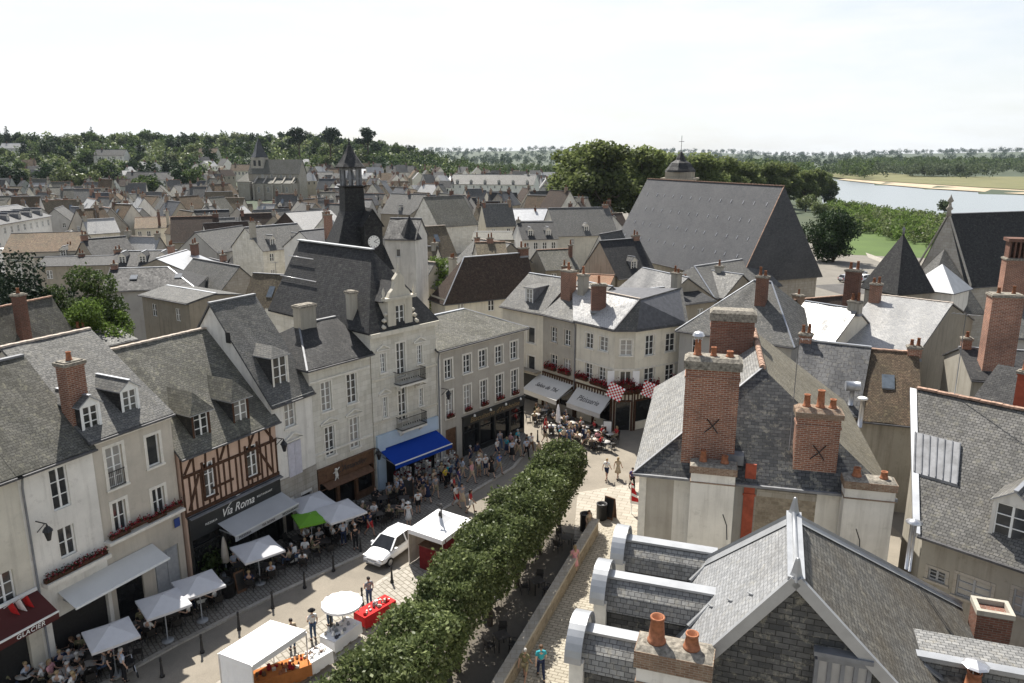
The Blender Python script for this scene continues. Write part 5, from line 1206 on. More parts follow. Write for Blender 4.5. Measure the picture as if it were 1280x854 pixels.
town('dark_roofed_house', 'long blackish roof below the pale blue gable at left', (118, 323), (171, 318), 7., (120, 303), 'L', 'drab', 'slate_dark', 0, 0, [], D=8)
town('three_dormer_house', 'dark slate house with a brick end chimney and three tiny dormers', (139, 333), (215, 331), 7., (142, 317), 'L', 'drab', 'slate_dark', 0, 3, [(.01, .5, .5, 1.1, BR)], 'zinc', D=8)
gable('pale_blue_gabled_house', 'pale blue grey gabled house with one dark opening', (222, 314), (271, 316), 6.5, (246, 291), 14, 'greyr', 'slate', 1)
town('rusty_roofed_house', 'large blackish brown tiled house behind the pale blue gable', (214, 302), (274, 300), 6.5, (213.5, 272), 'L', 'drab', 'tile_dark', 0, 0, [], 'ridge')
town('pink_tiled_house', 'cream house with a faded pink tiled roof', (168.4, 286), (212.8, 284.5), 6.5, (169.7, 272), 'L', 'cream', 'tile', 4, 0, [(.7, .1, 2.0, .6, BD), (.95, .1, 2., .7, CM)], 'ridge')
gable('hipped_gabled_house', 'grey slate house with dark blue gable boarding right of the white mansard block', (51, 278), (89, 277), 7, (70, 261.5), 12, 'greyr', 'slate', 2)
town('mansard_block', 'large white apartment block with a blue slate mansard and white dormers at left edge', (-8, 282), (63, 270), 10.5, (-4, 266), 'L', 'white', 'slate_blue', 9, 5, [(.2, .5, .6, .8, BR)], 'zinc', rows=3, cat='apartment block', D=13)
town('brown_tiled_house', 'low house with brown tile roof in front of the white mansard block', (30, 296), (57, 293), 5.5, (32, 287), 'L', 'drab', 'tile', 2, 0, [], 'ridge', D=7)
gable('green_gabled_house', 'drab gabled house with a bright slate right slope by the garden shrub', (49, 305), (93, 304), 5.5, (68, 294), 11, 'drab', 'slate_pale', 0)
gable('narrow_timbered_house', 'narrow timber framed gable with brown tiled roof at left', (99, 313), (117, 302), 7, (107, 290), 12, 'beige', 'tile', 1)
town('long_grey_house', 'long low grey roof with a white gable dormer above the dark hedge tops', (38, 322), (116, 321), 6, (40, 317), 'L', 'cream', 'slate', 3, 1, [], D=7)
town('dark_roofed_house', 'long blackish roof in shade just behind the bright leafy tree', (45, 333), (137, 331), 7, (48, 325), 'L', 'drab', 'slate_dark', 0, 0, [], D=8)
gable('low_white_roofed_house', 'low white roofed gable at the left edge', (-14, 320), (18, 327), 5.5, (3, 310), 10, 'white', 'slate_pale', 0)
town('brown_tiled_house', 'brown roofed house at the left edge above the dark conifers', (8, 322), (39, 321), 5.5, (10, 306), 'L', 'cream', 'tile_dark', 0, 0, [], 'ridge')
# centre, behind the clock tower and the carved gable
town('tile_roofed_house', 'brown lichened tile roof between the steep slate roof and the carved gable house', (340, 402), (372, 430), 9.5, (322, 366), 'L', 'cement', 'tile_moss', 0, 0, [], 'ridge', D=11, zr=13)
town('rust_hipped_house', 'large rust brown tiled house with a grey slate hip', (556, 374), (668, 362), 8, (594, 338), 'L', 'cream', 'tile_dark', 0, 0, [(.96, .5, .8, 1.2, BD)], 'zinc', hipl=3.5)
town('lichened_tile_house', 'lichen covered tiled house with a timber framed right gable', (600, 334), (637, 333), 7.5, (589, 299.5), 'L', 'beige', 'tile_moss', 0, 0, [], 'ridge', D=9)
town('dormered_slate_cottage', 'grey slate house with a white dormer and small brick chimney', (568, 327), (611, 334), 7, (554, 303), 'L', 'drab', 'slate', 0, 1, [(.55, .1, 1., .6, BR)], 'ridgepale', D=9)
town('slate_house', 'plain grey slate house with a rounded ridge left of the rust brown roof', (527, 355), (556, 362), 7.5, (543, 331), 'L', 'drab', 'slate', 0, 0, [(.9, .2, 1.5, .9, CM)], 'ridgepale', D=8)
town('grey_tiled_house', 'long weathered grey tile roof behind the lichen covered one', (590, 300), (650, 300), 7, (603, 283), 'L', 'drab', 'slate_moss', 0, 0, [(.88, .3, .8, .5, BD)], 'lead')
town('twin_dormer_house', 'white house with a dark roof and two white dormers near the church', (653, 299), (697.5, 298), 8, (651, 280), 'L', 'white', 'slate_dark', 4, 2, [(.02, .5, .6, .7, CM)], 'lead', D=9)
town('long_white_roofed_house', 'long house with a glaring white roof in the middle of town', (626, 276), (688, 275), 7, (626, 265.5), 'L', 'greyr', 'zinc_light', 6, 0, [(.75, .4, .6, .5, BD)], 'zinc', D=9, zr=9.6)
town('long_slate_house', 'long grey slate house with one dormer left of the huge church roof', (696, 294.5), (772, 292.5), 7.5, (691, 262), 'L', 'cream', 'slate', 2, 1, [], 'lead', D=12)
gable('stone_gabled_house', 'pale stone gabled house with one dark window before the huge church', (727, 338), (770, 342), 8, (748, 294), 7, 'stone', 'slate', 1, side=.02)
town('steep_dark_house', 'steep black slate house with a dormer and red chimney against the church wall', (772, 347), (820, 342), 8, (762, 304), 'L', 'drab', 'slate_dark', 0, 1, [(.93, .5, .6, 1., BR)], 'lead', D=8)
town('grey_brown_house', 'weathered grey brown roof before the twin dormer house', (682, 337), (724, 335), 6.5, (676, 315), 'L', 'drab', 'slate_moss', 2, 0, [(.9, .3, 1., .5, BD)], 'ridge', D=8)
town('orange_tiled_house', 'orange tiled roof behind the pastry shop', (696, 358), (760, 361), 7.5, (706, 342), 'L', 'drab', 'tile_orange', 0, 0, [], 'ridge', D=9)
town('slate_house', 'blue grey slate house with white raised verges behind the pastry shop', (768, 366), (822, 381), 8, (773, 352), 'L', 'drab', 'slate_blue', 0, 0, [(1., .3, .8, 1.1, CM)], 'zinc', D=8, zr=10.6)
town('flat_dark_house', 'long flat dark roof edged in zinc right of the pastry shop', (827, 384), (892, 376), 8.4, (842, 366), 'L', 'drab', 'slate_dark', 0, 0, [], 'zinc', D=9, zr=9.4)
town('slate_house', 'low slate roof under the church wall with a stubby brick chimney', (842, 362), (905, 372), 8, (866, 345), 'L', 'drab', 'slate', 0, 0, [(.55, .5, .8, .8, CM)], 'zinc', D=7, zr=10.2)
town('slate_house', 'grey slate hip roof below the church gable at right of centre', (893, 372), (975, 356), 8, (905, 352), 'L', 'drab', 'slate', 0, 0, [(.98, .5, 1., 1.1, BR)], 'zinc', D=9, zr=10.8, hipl=2)
town('white_house', 'white stone house with slate roof left of the clock tower', (328, 313), (392, 306), 8.5, (345, 289), 'L', 'stone', 'slate', 3, 2, [(.02, .3, 1.2, .9, CM)], 'zinc', rows=2, D=9)
gable('black_gabled_house', 'dark gable with pale lit left slope left of the clock tower', (341, 283), (376, 287), 7.5, (357, 266), 12, 'tile_dark', 'slate_pale', 0)
gable('stone_gabled_house', 'pale stone gabled house between the white tower and the leafy tree', (514, 279), (548, 283), 7, (533, 247), 12, 'stone', 'slate_moss', 1)
town('slate_house', 'broad slate roof right behind the clock tower', (476, 266), (520, 268), 7, (478, 243), 'L', 'drab', 'slate', 1, 1, [], D=11)
town('brown_tiled_house', 'brown tiled roof right of the pale stone gable behind the leafy tree', (543, 272), (576, 268), 6.5, (545, 259), 'L', 'drab', 'tile_dark', 0, 0, [(.1, .5, .8, .7, BD)], 'ridge', D=9)
town('school_building', 'long pale building with a bright roof and small dormers beyond the town', (562, 230), (667, 231), 9, (567, 219), 'L', 'white', 'slate', 12, 6, [(.9, .5, .8, 1., CM)], 'zinc', D=14, zr=13.5, cat='school')
town('slate_house', 'blue slate roofed house with a broad brick chimney left of the clock tower', (398, 312), (428, 308), 9.5, (405, 292), 'L', 'white', 'slate_blue', 0, 0, [(.75, .2, 2.6, 1.3, BR)], 'lead', D=8)
# ---------------------------------------------------------------- rows of smaller roofs filling the rest of the old town
def terrain(x, y):
    hl = 0.
    if y > 330:
        tside = max(0., min(1., (70-x*1.0-.18*(y-330))/160)); rise = max(0., min(1., (y-400)/420)); rise = rise*rise*(3-2*rise)
        hl = 30*tside*rise
    return hl
def free(x, y, r_):
    if y < 70: return False
    # street mouth and square stay open
    for (fx, fy, fr) in FOOT:
        if (fx-x)**2+(fy-y)**2 < ((fr+r_)*.8)**2: return False
    return True
rr = random.Random(11)
WALLS = ['cream', 'white', 'stone', 'greyr', 'drab', 'beige', 'stone_grey', 'cream']; ROOFS = ['slate', 'slate', 'slate_dark', 'slate_moss', 'slate_pale', 'tile', 'tile_dark', 'slate', 'slate_blue', 'tile_moss']
RW = dict(slate='grey slate', slate_dark='dark slate', slate_moss='mossy grey', slate_pale='bright slate', tile='brown tiled', tile_dark='dark brown', slate_blue='blue slate', tile_moss='lichened tile')
WW = dict(cream='cream', white='white', stone='stone', greyr='grey', drab='drab', beige='beige', stone_grey='grey stone')
def zone(px):
    return 'left of hillside church' if px < 300 else 'below hillside church' if px < 400 else 'by clock tower' if px < 480 else 'right of clock tower' if px < 600 else 'before plane trees' if px < 720 else 'near river'
count = 0
cells = []
for y in [84+9.2*k for k in range(14)]+[214+11.5*k for k in range(10)]+[332+13.5*k for k in range(17)]:
    step = 8.6 if y < 210 else 10.5 if y < 330 else 13.
    x = -.72*y
    while x < (.42*y if y < 150 else .30*y):
        cells.append((x+rr.uniform(-2, 2), y+rr.uniform(-2.5, 2.5), y)); x += step*rr.uniform(.9, 1.3)
cells.sort(key=lambda c_: c_[2])
FAR = MB(); FM = ['cream', 'white', 'greyr', 'drab', 'slate', 'slate_dark', 'slate_pale', 'tile', 'tile_dark', 'brick_dark']
def far_house(x, y, z, W, D, h_, zr_, ang, wm, rm):
    c_, s_ = math.cos(ang), math.sin(ang); T = lambda a_, b_, q_: (x+c_*a_-s_*b_, y+s_*a_+c_*b_, z+q_)
    w2, d2 = W/2, D/2
    for p_, q_ in (((-w2, -d2), (w2, -d2)), ((w2, -d2), (w2, d2)), ((w2, d2), (-w2, d2)), ((-w2, d2), (-w2, -d2))): FAR.poly([T(*p_, -4), T(*q_, -4), T(*q_, h_), T(*p_, h_)], wm)
    for e_ in (-w2, w2): FAR.poly([T(e_, -d2, h_), T(e_, d2, h_), T(e_, 0, zr_)], wm)
    k_ = (zr_-h_)/d2
    for e_ in (-1, 1): FAR.poly([T(-w2-.15, e_*(d2+.3), h_-.3*k_+.08), T(w2+.15, e_*(d2+.3), h_-.3*k_+.08), T(w2+.15, 0, zr_+.08), T(-w2-.15, 0, zr_+.08)], rm)
    a_ = rr.choice([-.42, .42])*W; FAR.mesh([T(a_-.3, -.45, zr_-1), T(a_+.3, -.45, zr_-1), T(a_+.3, .45, zr_-1), T(a_-.3, .45, zr_-1), T(a_-.3, -.45, zr_+1.2), T(a_+.3, -.45, zr_+1.2), T(a_+.3, .45, zr_+1.2), T(a_-.3, .45, zr_+1.2)], [(4,5,6,7),(0,1,5,4),(1,2,6,5),(2,3,7,6),(3,0,4,7)], 9)
    for i in range(int(W/3)):
        xx = -w2+W*(i+.5)/int(W/3); FAR.poly([T(xx-.4, -d2-.03, h_-2.1), T(xx+.4, -d2-.03, h_-2.1), T(xx+.4, -d2-.03, h_-.8), T(xx-.4, -d2-.03, h_-.8)], 10)
made = []
for x, y, yr in cells:
    px, py = proj((x, y, 6))
    if not (-40 < px < 1060): continue
    if (y > 260 and px > 690) or (px > 770 and y > 100): continue
    if y > 430 and 285 < px < 385: continue
    if y > 330 and px < 250 and rr.random() < .45+.0012*(y-330): continue
    if y > 440 and px > 480 and rr.random() < .3: continue
    W = rr.uniform(5.5, 10.5); D = rr.uniform(5, 8.2); hgt = rr.uniform(4.4, 8.6); 
    if not free(x, y, max(W, D)*.42): continue
    as_stuff = count > 238
    rf = rr.choice(ROOFS); wl = rr.choice(WALLS); gf = rr.random() < .42
    ang = rr.choice([-14, 0, 10, 24, 40, -32, -48])+rr.uniform(-7, 7); u_ = (math.cos(R(ang)), math.sin(R(ang)))
    nch = rr.choice([0, 1, 1, 2]); nd = rr.choice([0, 0, 0, 1, 2]) if not gf else 0
    zg = terrain(x, y)
    hw_ = max(W, D)*.55/y*960; tz_ = proj((x, y, zg+hgt+3.5))[1]
    if any(b0 < px+hw_ and px-hw_ < b1 and y < Y_-2 and tz_ < yb_ for b0, b1, yb_, Y_ in BOX): continue
    pitch = rr.uniform(.9, 1.4)
    lab = '%s %s, %s roof%s, %s rows %s' % (WW[wl], 'gable house' if gf else 'house', RW[rf], (', %s dormer%s' % (['', 'one', 'two'][nd], 's' if nd > 1 else '')) if nd else '', 'near' if y < 170 else 'middle' if y < 300 else 'far', zone(px))
    if as_stuff: far_house(x, y, zg, W, D, hgt, hgt+D/2*pitch, R(ang+(90 if gf else 0)), rr.randrange(4), 4+rr.randrange(5)); FOOT.append((x, y, max(W, D)*.5)); continue
    if gf: W, D = D, W
    H_ = House('house', lab, (x-u_[0]*W/2+u_[1]*D/2, y-u_[1]*W/2-u_[0]*D/2), u_, W, D, hgt, hgt+(W if gf else D)/2*pitch, wall=wl, roofm=rf, roof='gablefront' if gf else 'gable', over=.25)
    H_.root.location.z = zg; H_.z0 = -4
    nw = max(1, int(W/3.2))
    for i in range(nw):
        xx = W*(i+.5)/nw; H_.winm(xx-.45, xx+.45, hgt-2.2, hgt-.8, rows=2, recess=.1)
        if y < 230 and hgt > 6: H_.winm(xx-.45, xx+.45, hgt-5., hgt-3.5, rows=2, recess=.1)
    if gf and W > 6.5: H_.winm(W/2-.4, W/2+.4, hgt-.6, hgt+.6, rows=2, recess=.1) if False else link('window', frame_mesh(.8, 1.1, 2, 2, M['whitep']), H_.root, (W/2, -.03, hgt+.35)) and link('pane', pane_mesh(.74, 1.04), H_.root, (W/2, -.02, hgt+.38))
    H_.walls(); H_.build_roof(rr.choice(['lead', 'ridge', 'ridgepale', 'zinc']), gutter=y < 200)
    if gf:
        for k in range(nch): chimney(H_.root, W/2+.4*k, D*(.2+.5*k), hgt, H_.zr+rr.uniform(.6, 1.3), .8, .6, rr.choice([BR, BD, CM, 'brick_old']), 1, potmat='potold')
    else:
        for k in range(nch): chimney(H_.root, W*(.06 if k == 0 else .93), D*.5, H_.zr-1.2, H_.zr+rr.uniform(.6, 1.4), .65, rr.uniform(.8, 1.4), rr.choice([BR, BD, CM, 'brick_old']), 1, potmat='potold')
        for k in range(nd): H_.dorm(W*(k+.5)/nd, .8, 1.1, 1.1, roof='gable', roofm=rf, wallm='lead', facem='trim', rise=.5)
    if y < 260 and rr.random() < .35:
        zt_ = H_.zr-.1; hx = rr.uniform(.2, .8)*W; am = MB(); ah = rr.uniform(1.2, 2.4); yy_ = D/2 if not gf else D*hx/W
        xx_ = hx if not gf else W/2; am.tube([(xx_, yy_, zt_), (xx_, yy_, zt_+ah)], .03, 5)
        for q_ in range(4): am.bar((xx_-.5+.1*q_, yy_-.5+.3*q_, zt_+ah-.1), (xx_+.5-.1*q_, yy_-.5+.3*q_, zt_+ah-.1), .025)
        am.build('aerial', M['lead'], H_.root)
    if y < 240 and rr.random() < .4 and not gf:
        sx_ = rr.uniform(.25, .75)*W; y_ = D*.22; y2_ = y_+.9; MB().slab([(sx_-.4, y_, H_.roofz(y_)+.28), (sx_+.4, y_, H_.roofz(y_)+.28), (sx_+.4, y2_, H_.roofz(y2_)+.28), (sx_-.4, y2_, H_.roofz(y2_)+.28)], .1, 0, 1).build('rooflight', [M['skyglass'], M['lead']], H_.root)
    FOOT.append((x, y, max(W, D)*.5)); count += 1; made.append(H_)
print('fill houses', count)
struct('far_town_houses', FAR, [M[q_] for q_ in FM]+[M['black']], 'stuff')
# ---- hillside church
hc = thing('hillside_church', 'old stone church with square tower and pointed slate spire on the left hillside', 'church', (*P(345, 243, 3.)[:2], 2.), R(-8))
k_ = hc.location.y/960*1.0
m = MB(); m.box(-13, 12, 0, 9, -4, 9.5); m.poly([(12, 0, 9.5), (12, 9, 9.5), (12, 4.5, 16)]); m.box(-9, 11, -5, -.01, -4, 5.2); m.box(-16, -10, -6, -.02, -4, 6)
for i in range(5): m.box(-8.5+4.6*i, -7.7+4.6*i, -6.2, -5.01, -4, 4.5); m.bar((-8.1+4.6*i, -5.2, 5.2), (-8.1+4.6*i, .2, 8.6), .6, .5)
m.build('nave_wall', M['stone_grey'], hc)
m = MB(); m.slab([(-13.3, -.4, 9.4), (12.3, -.4, 9.4), (12.3, 4.5, 16), (-13.3, 4.5, 16)], .15); m.slab([(12.3, 9.4, 9.4), (-13.3, 9.4, 9.4), (-13.3, 4.5, 16), (12.3, 4.5, 16)], .15); m.slab([(-9.3, -5.3, 5.2), (11.3, -5.3, 5.2), (11.3, -.02, 7.4), (-9.3, -.02, 7.4)], .12); m.slab([(-16.3, -6.3, 6), (-9.7, -6.3, 6), (-13, -.5, 10)], .12)
m.build('nave_roof', M['slate_moss'], hc)
m = MB(); m.box(-12, -6, 1.5, 7.5, 9, 17); o = m.build('tower', M['stone_grey'], hc)
for i in range(2): MB().box(-10.8+2.4*i, -9.6+2.4*i, 1.42, 1.52, 13, 15.6).build('belfry_opening', M['black'], o)
MB().lathe((-9, 4.5, 17), [(4.4, -.1), (3.0, 2.2), (.2, 9.0), (0, 9.2)], 4, 0, False).build('spire', M['slate_blue'], hc)
for i in range(4): 
    f_ = link('window', frame_mesh(1.0, 2.4, 4, 2, M['whitep']), hc, (-6+4.6*i, -5.04, 1.2)); link('pane', pane_mesh(.95, 2.3), f_, (0, .012, .03))
    f_ = link('window', frame_mesh(1.0, 1.6, 3, 2, M['whitep']), hc, (-6+4.6*i, -.05, 7.6)); link('pane', pane_mesh(.95, 1.5), f_, (0, .012, .03))
FOOT.append((hc.location.x, hc.location.y, 20)); hc.scale = (1.12,)*3; hc.location.z = 3.

for px, y_, wl, rf, ht, W_, lab in [(140, 560, 'white', 'slate', 9, 22, 'large white villa among the trees high on the wooded hill'), (172, 470, 'cream', 'slate_dark', 6, 16, 'long pale house at the foot of the hill, left one'), (200, 455, 'white', 'slate', 7, 15, 'pale house with dormers at the foot of the hill, right one'), (262, 600, 'cream', 'tile', 6, 14, 'small house half hidden in trees left of the hillside church'), (20, 640, 'white', 'slate_pale', 6, 18, 'pale house in the trees at the far left hilltop'), (95, 450, 'drab', 'slate_blue', 6, 14, 'blue roofed house below the trees at far left'), (300, 520, 'cream', 'tile', 6, 12, 'ochre house in the trees just left of the hillside church'), (400, 470, 'stone', 'slate', 6, 14, 'pale house right of the hillside church'), (455, 500, 'white', 'zinc_light', 6, 16, 'white house with a bright roof right of the clock tower cap'), (500, 520, 'white', 'slate_dark', 7, 18, 'white house with dark roof left of the long school')]:
    x_ = (px-640)/960*y_*.98; H_ = House('hill_house', lab, (x_-W_/2, y_), (1, .1*rr.uniform(-1, 1)), W_, 9, ht, ht+4, wall=wl, roofm=rf); H_.root.location.z = terrain(x_, y_)+(4 if y_ > 540 else 1); H_.z0 = -6
    for i in range(5): H_.winm(W_*(i+.5)/5-.6, W_*(i+.5)/5+.6, ht-2.6, ht-.8, rows=2, recess=.1)
    H_.walls(); H_.build_roof('lead'); chimney(H_.root, W_*.2, 4.5, ht+3, ht+5, .9, .8, 'brick_dark', 1)
    FOOT.append((x_, y_, W_*.5)); FOOT.append((x_*.985, y_-14, W_*.4))
ORDN = ['first', 'second', 'third', 'fourth', 'fifth', 'sixth', 'seventh', 'eighth', 'ninth', 'tenth']
# ================================================================ ground, river, hills
NB = [(100, 190), (270, 180), (329, 171), (437, 178), (560, 215), (746, 291), (900, 330), (1200, 420)]      # y, x of the near bank
FB = [(100, 470), (300, 420), (522, 348), (617, 328), (700, 330), (790, 340), (900, 352), (1200, 430)]
def lerp(tab, y):
    if y <= tab[0][0]: return tab[0][1]
    for (a_, b_), (c_, d_) in zip(tab, tab[1:]):
        if y <= c_: return b_+(d_-b_)*(y-a_)/(c_-a_)
    return tab[-1][1]
def sstep(t): t = max(0., min(1., t)); return t*t*(3-2*t)
def gz(x, y):
    z = terrain(x, y)
    r_ = math.hypot(x, y)
    nb = lerp(NB, y); fb = lerp(FB, y)
    if y > 60 and x > 100: z -= 2.2*sstep((x-nb+45)/35)
    if 60 < y < 1200 and nb-6 < x < fb+6: z -= 2.6*min(sstep((x-nb+6)/12), sstep((fb+6-x)/12))
    if r_ > 1800:
        az = math.atan2(x, y)
        hgt = 20+13*math.sin(az*5+1.)+9*math.sin(az*13+.5)+5*math.sin(az*31)+(22 if az > .45 else 0)*sstep((az-.45)/.15)+18*sstep((.12-abs(az+.08))/.12)
        z += max(0, hgt)*sstep((r_-2200)/2600)
    return z
vs, fs = [], []
rings = [0.5, 30, 60, 90, 120, 150, 180, 215, 250, 290, 330, 370, 410, 450, 500, 550, 600, 660, 720, 800, 900, 1000, 1150, 1350, 1600, 2000, 2500, 3000, 3600, 4300, 5200, 6300]
NA = 240
for r_ in rings:
    for k in range(NA):
        a_ = 2*math.pi*k/NA; x, y = r_*math.sin(a_), r_*math.cos(a_)
        vs.append((x, y, gz(x, y) if y > -50 else 0.))
for i in range(len(rings)-1):
    for k in range(NA): fs.append((i*NA+k, i*NA+(k+1) % NA, (i+1)*NA+(k+1) % NA, (i+1)*NA+k))
m, nt, b_ = newmat('grass_fields'); uv, ob = coords(nt)
col = ramp(nt, noise(nt, ob, .012, 6, .6), [(.35, (.028, .042, .02)), (.55, (.04, .055, .026)), (.75, (.065, .072, .036))])
col = mixc(nt, ramp(nt, noise(nt, ob, .25, 4), [(.4, 0.), (.7, .5)]), col, (.04, .06, .025)); L(nt, col, b_.inputs['Base Color']); b_.inputs['Roughness'].default_value = .95
struct('ground', npmesh('ground', vs, fs, m, smooth=True), None)
def sheet(name, pts, z, mat, kind='structure'):
    return struct(name, MB().poly([(p[0], p[1], z if len(p) < 3 else p[2]) for p in pts]), mat, kind)
# town ground: dusty tan asphalt of the square, pale paving, cobbles
def groundmat(name, c, c2, sc=.35, fine=40., rough=.9, joints=None, spots=.25):
    m, nt, b_ = newmat(name); uv, ob = coords(nt)
    col = ramp(nt, noise(nt, ob, sc, 7, .65), [(.3, c2), (.65, c)])
    col = mixc(nt, ramp(nt, noise(nt, ob, 1.6, 6, .7), [(.55, 0.), (.75, spots)]), col, tuple(x*.45 for x in c2))
    if joints:
        mp = N(nt, 'ShaderNodeMapping'); mp.inputs['Rotation'].default_value = (0, 0, joints[3]); L(nt, ob, mp.inputs[0])
        br = N(nt, 'ShaderNodeTexBrick', i_Scale=1.); br.inputs['Brick Width'].default_value = joints[0]; br.inputs['Row Height'].default_value = joints[1]; br.inputs['Mortar Size'].default_value = joints[2]
        br.inputs['Color1'].default_value = (1, 1, 1, 1); br.inputs['Color2'].default_value = (.82, .82, .81, 1); br.inputs['Mortar'].default_value = (.5, .48, .45, 1); L(nt, mp.outputs[0], br.inputs['Vector'])
        col = mixc(nt, 1., col, br.outputs['Color'], 'MULTIPLY')
    col = mixc(nt, 1., col, ramp(nt, noise(nt, ob, fine, 2), [(.3, .82), (.7, 1.15)]), 'MULTIPLY')
    L(nt, col, b_.inputs['Base Color']); b_.inputs['Roughness'].default_value = rough; b_.inputs['Specular IOR Level'].default_value = .2
    bump(nt, b_, noise(nt, ob, fine, 3), .2, .01); return m
SA = R(50)   # direction of the street's paving
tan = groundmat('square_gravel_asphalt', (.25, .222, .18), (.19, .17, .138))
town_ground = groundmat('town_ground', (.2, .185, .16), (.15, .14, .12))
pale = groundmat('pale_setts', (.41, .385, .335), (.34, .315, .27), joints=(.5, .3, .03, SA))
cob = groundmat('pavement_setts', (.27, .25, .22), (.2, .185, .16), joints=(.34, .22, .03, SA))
sheet('town_ground', [(-330, -60), (120, -60), (120, 150), (95, 215), (60, 330), (-250, 330), (-330, 200)], .004, town_ground)
sq = [(-40, -10), (30, -10), (24, 60), (16, 66), (9, 74), (2, 80), (-2, 74), (0, 66), (-12, 55), (-24, 36)]
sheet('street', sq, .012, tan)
uS = (P(340, 745)-P(160, 845)); uS.z = 0; uS.normalize(); nS = Vector((-uS.y, uS.x, 0)); c0 = P(220, 805)
# raised pavement along the houses with a kerb
pv_ = MB(); A_, B_ = c0-uS*16, P(640, 585); 
front = [A_, c0, P(340, 745), P(460, 690), P(560, 633), B_, P(664, 556)]
back_ = [Vector((v_.x, v_.y, 0)) for v_ in (c.O-c.u*6, c.O, a.O, b.O, h.O, d.O, e.O, f.O, g.O)]+[g.O+g.u*(g.W)]
ring = [Vector((p.x, p.y, .12)) for p in front]+[Vector((p.x, p.y, .12))+Vector((-.15, .15, 0)) for p in reversed(back_)]
pv_.poly(ring); struct('pavement', pv_, cob)
kb = MB()
for p, q in zip(front, front[1:]): kb.hexa([p+Vector((.0, 0, 0)), q, q-Vector((-.18, .18, 0)), p-Vector((-.18, .18, 0))], [p+Vector((0,0,.125)), q+Vector((0,0,.125)), q-Vector((-.18, .18, -.125)), p-Vector((-.18, .18, -.125))])
struct('kerb', kb, M['stone_grey'])
# pale strip where the market stands
L0, L1, R0_, R1_ = P(381.6, 786.6), P(485.6, 721), P(424, 825), P(510, 754)
dl = (L1-L0).normalized()
Bl, Br = L1+dl*9.5, R1_+dl*8.3
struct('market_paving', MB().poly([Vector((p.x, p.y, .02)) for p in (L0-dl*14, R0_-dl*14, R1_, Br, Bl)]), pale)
bd = MB()
for p, q in ((L0-dl*14, Bl), (R0_-dl*14, Br)): bd.bar(p+Vector((0,0,.012)), q+Vector((0,0,.012)), .28, .04)
struct('paving_border', bd, M['stone_grey'])
struct('plaza_paving', MB().poly([Vector((p.x, p.y, .018)) for p in (P(722, 616), P(806, 602), P(812, 668), P(745, 700), P(716, 690))]), groundmat('plaza_slabs', (.42, .385, .325), (.36, .325, .27), joints=(.9, .45, .02, R(20))))
wv = Vector((.358, .934, 0)); wl = Vector((-.934, .358, 0)); w0 = Vector((.23, 31.4, 0))
wp = lambda s, off=0., z=0.: w0+wv*s+wl*off+Vector((0, 0, z))
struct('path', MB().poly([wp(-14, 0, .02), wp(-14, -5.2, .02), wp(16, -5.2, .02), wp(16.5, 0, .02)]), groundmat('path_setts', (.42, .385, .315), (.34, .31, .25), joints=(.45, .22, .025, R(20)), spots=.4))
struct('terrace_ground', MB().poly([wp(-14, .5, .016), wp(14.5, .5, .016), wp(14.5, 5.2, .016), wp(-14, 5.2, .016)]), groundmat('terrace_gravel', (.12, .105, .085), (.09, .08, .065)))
# low wall of the terrace
tw = thing('low_terrace_wall', 'long low stone wall between the sunny path and the shaded terrace', 'wall', tuple(wp(0)))
mw = MB(); q = lambda s, o_, z: wp(s, o_, z)-w0
mw.hexa([q(-14, 0, 0), q(15, 0, 0), q(15, .42, 0), q(-14, .42, 0)], [q(-14, .03, .92), q(15, .03, .92), q(15, .4, .92), q(-14, .4, .92)]); mw.build('wall', M['rubble'], tw)
MB().hexa([q(-14, -.04, .92), q(15.1, -.04, .92), q(15.1, .5, .92), q(-14, .5, .92)], [q(-14, -.02, 1.04), q(15.1, -.02, 1.04), q(15.1, .48, 1.04), q(-14, .48, 1.04)]).build('coping', M['stone_grey'], tw)
# river, sand, meadow
m, nt, b_ = newmat('river_water'); uv, ob = coords(nt)
b_.inputs['Base Color'].default_value = (.2, .225, .235, 1); b_.inputs['Roughness'].default_value = .28; b_.inputs['Specular IOR Level'].default_value = .5
mp = N(nt, 'ShaderNodeMapping'); mp.inputs['Scale'].default_value = (.06, .2, 1); mp.inputs['Rotation'].default_value = (0, 0, R(20)); L(nt, ob, mp.inputs[0]); bump(nt, b_, noise(nt, mp.outputs[0], 1.5, 6, .65), .5, 1.2)
sheet('river', [(lerp(NB, y)-8, y) for y in range(90, 1000, 45)]+[(lerp(FB, y)+8, y) for y in range(990, 80, -45)], -3.4, m)
def strip(name, off0, off1, y0, y1, dz, mat, step=12):
    v_, f_ = [], []
    ys = list(range(y0, y1, step))
    for y in ys:
        for o_ in (off0(y), off1(y)): x = lerp(FB, y)+o_; v_.append((x, y, max(gz(x, y), -3.3)+dz))
    for i in range(len(ys)-1): f_.append((2*i, 2*i+1, 2*i+3, 2*i+2))
    return struct(name, npmesh(name, v_, f_, mat), None)
strip('sandbank', lambda y: 1.5, lambda y: 26+14*math.sin(y*.013), 260, 840, .25, groundmat('river_sand', (.42, .345, .24), (.33, .27, .19), .05, 2.))
strip('meadow', lambda y: 24+14*math.sin(y*.013), lambda y: 380 if y < 900 else 120, 420, 1150, .6, groundmat('dry_meadow', (.16, .15, .07), (.11, .115, .05), .03, 1.5))
sheet('lawn', [(80, 188), (112, 175), (128, 215), (135, 262), (110, 268), (92, 230)], .03, groundmat('lawn_grass', (.085, .13, .035), (.06, .095, .028), .08, 6.))
sheet('riverside_road', [(58, 132), (120, 150), (150, 170), (146, 177), (112, 160), (56, 142)], .036, groundmat('road_asphalt', (.11, .105, .1), (.08, .076, .072)))
sheet('footpath', [P(1082, 316)[:2], P(1085, 322)[:2], P(1112, 333)[:2], P(1110, 326)[:2]], .05, pale)
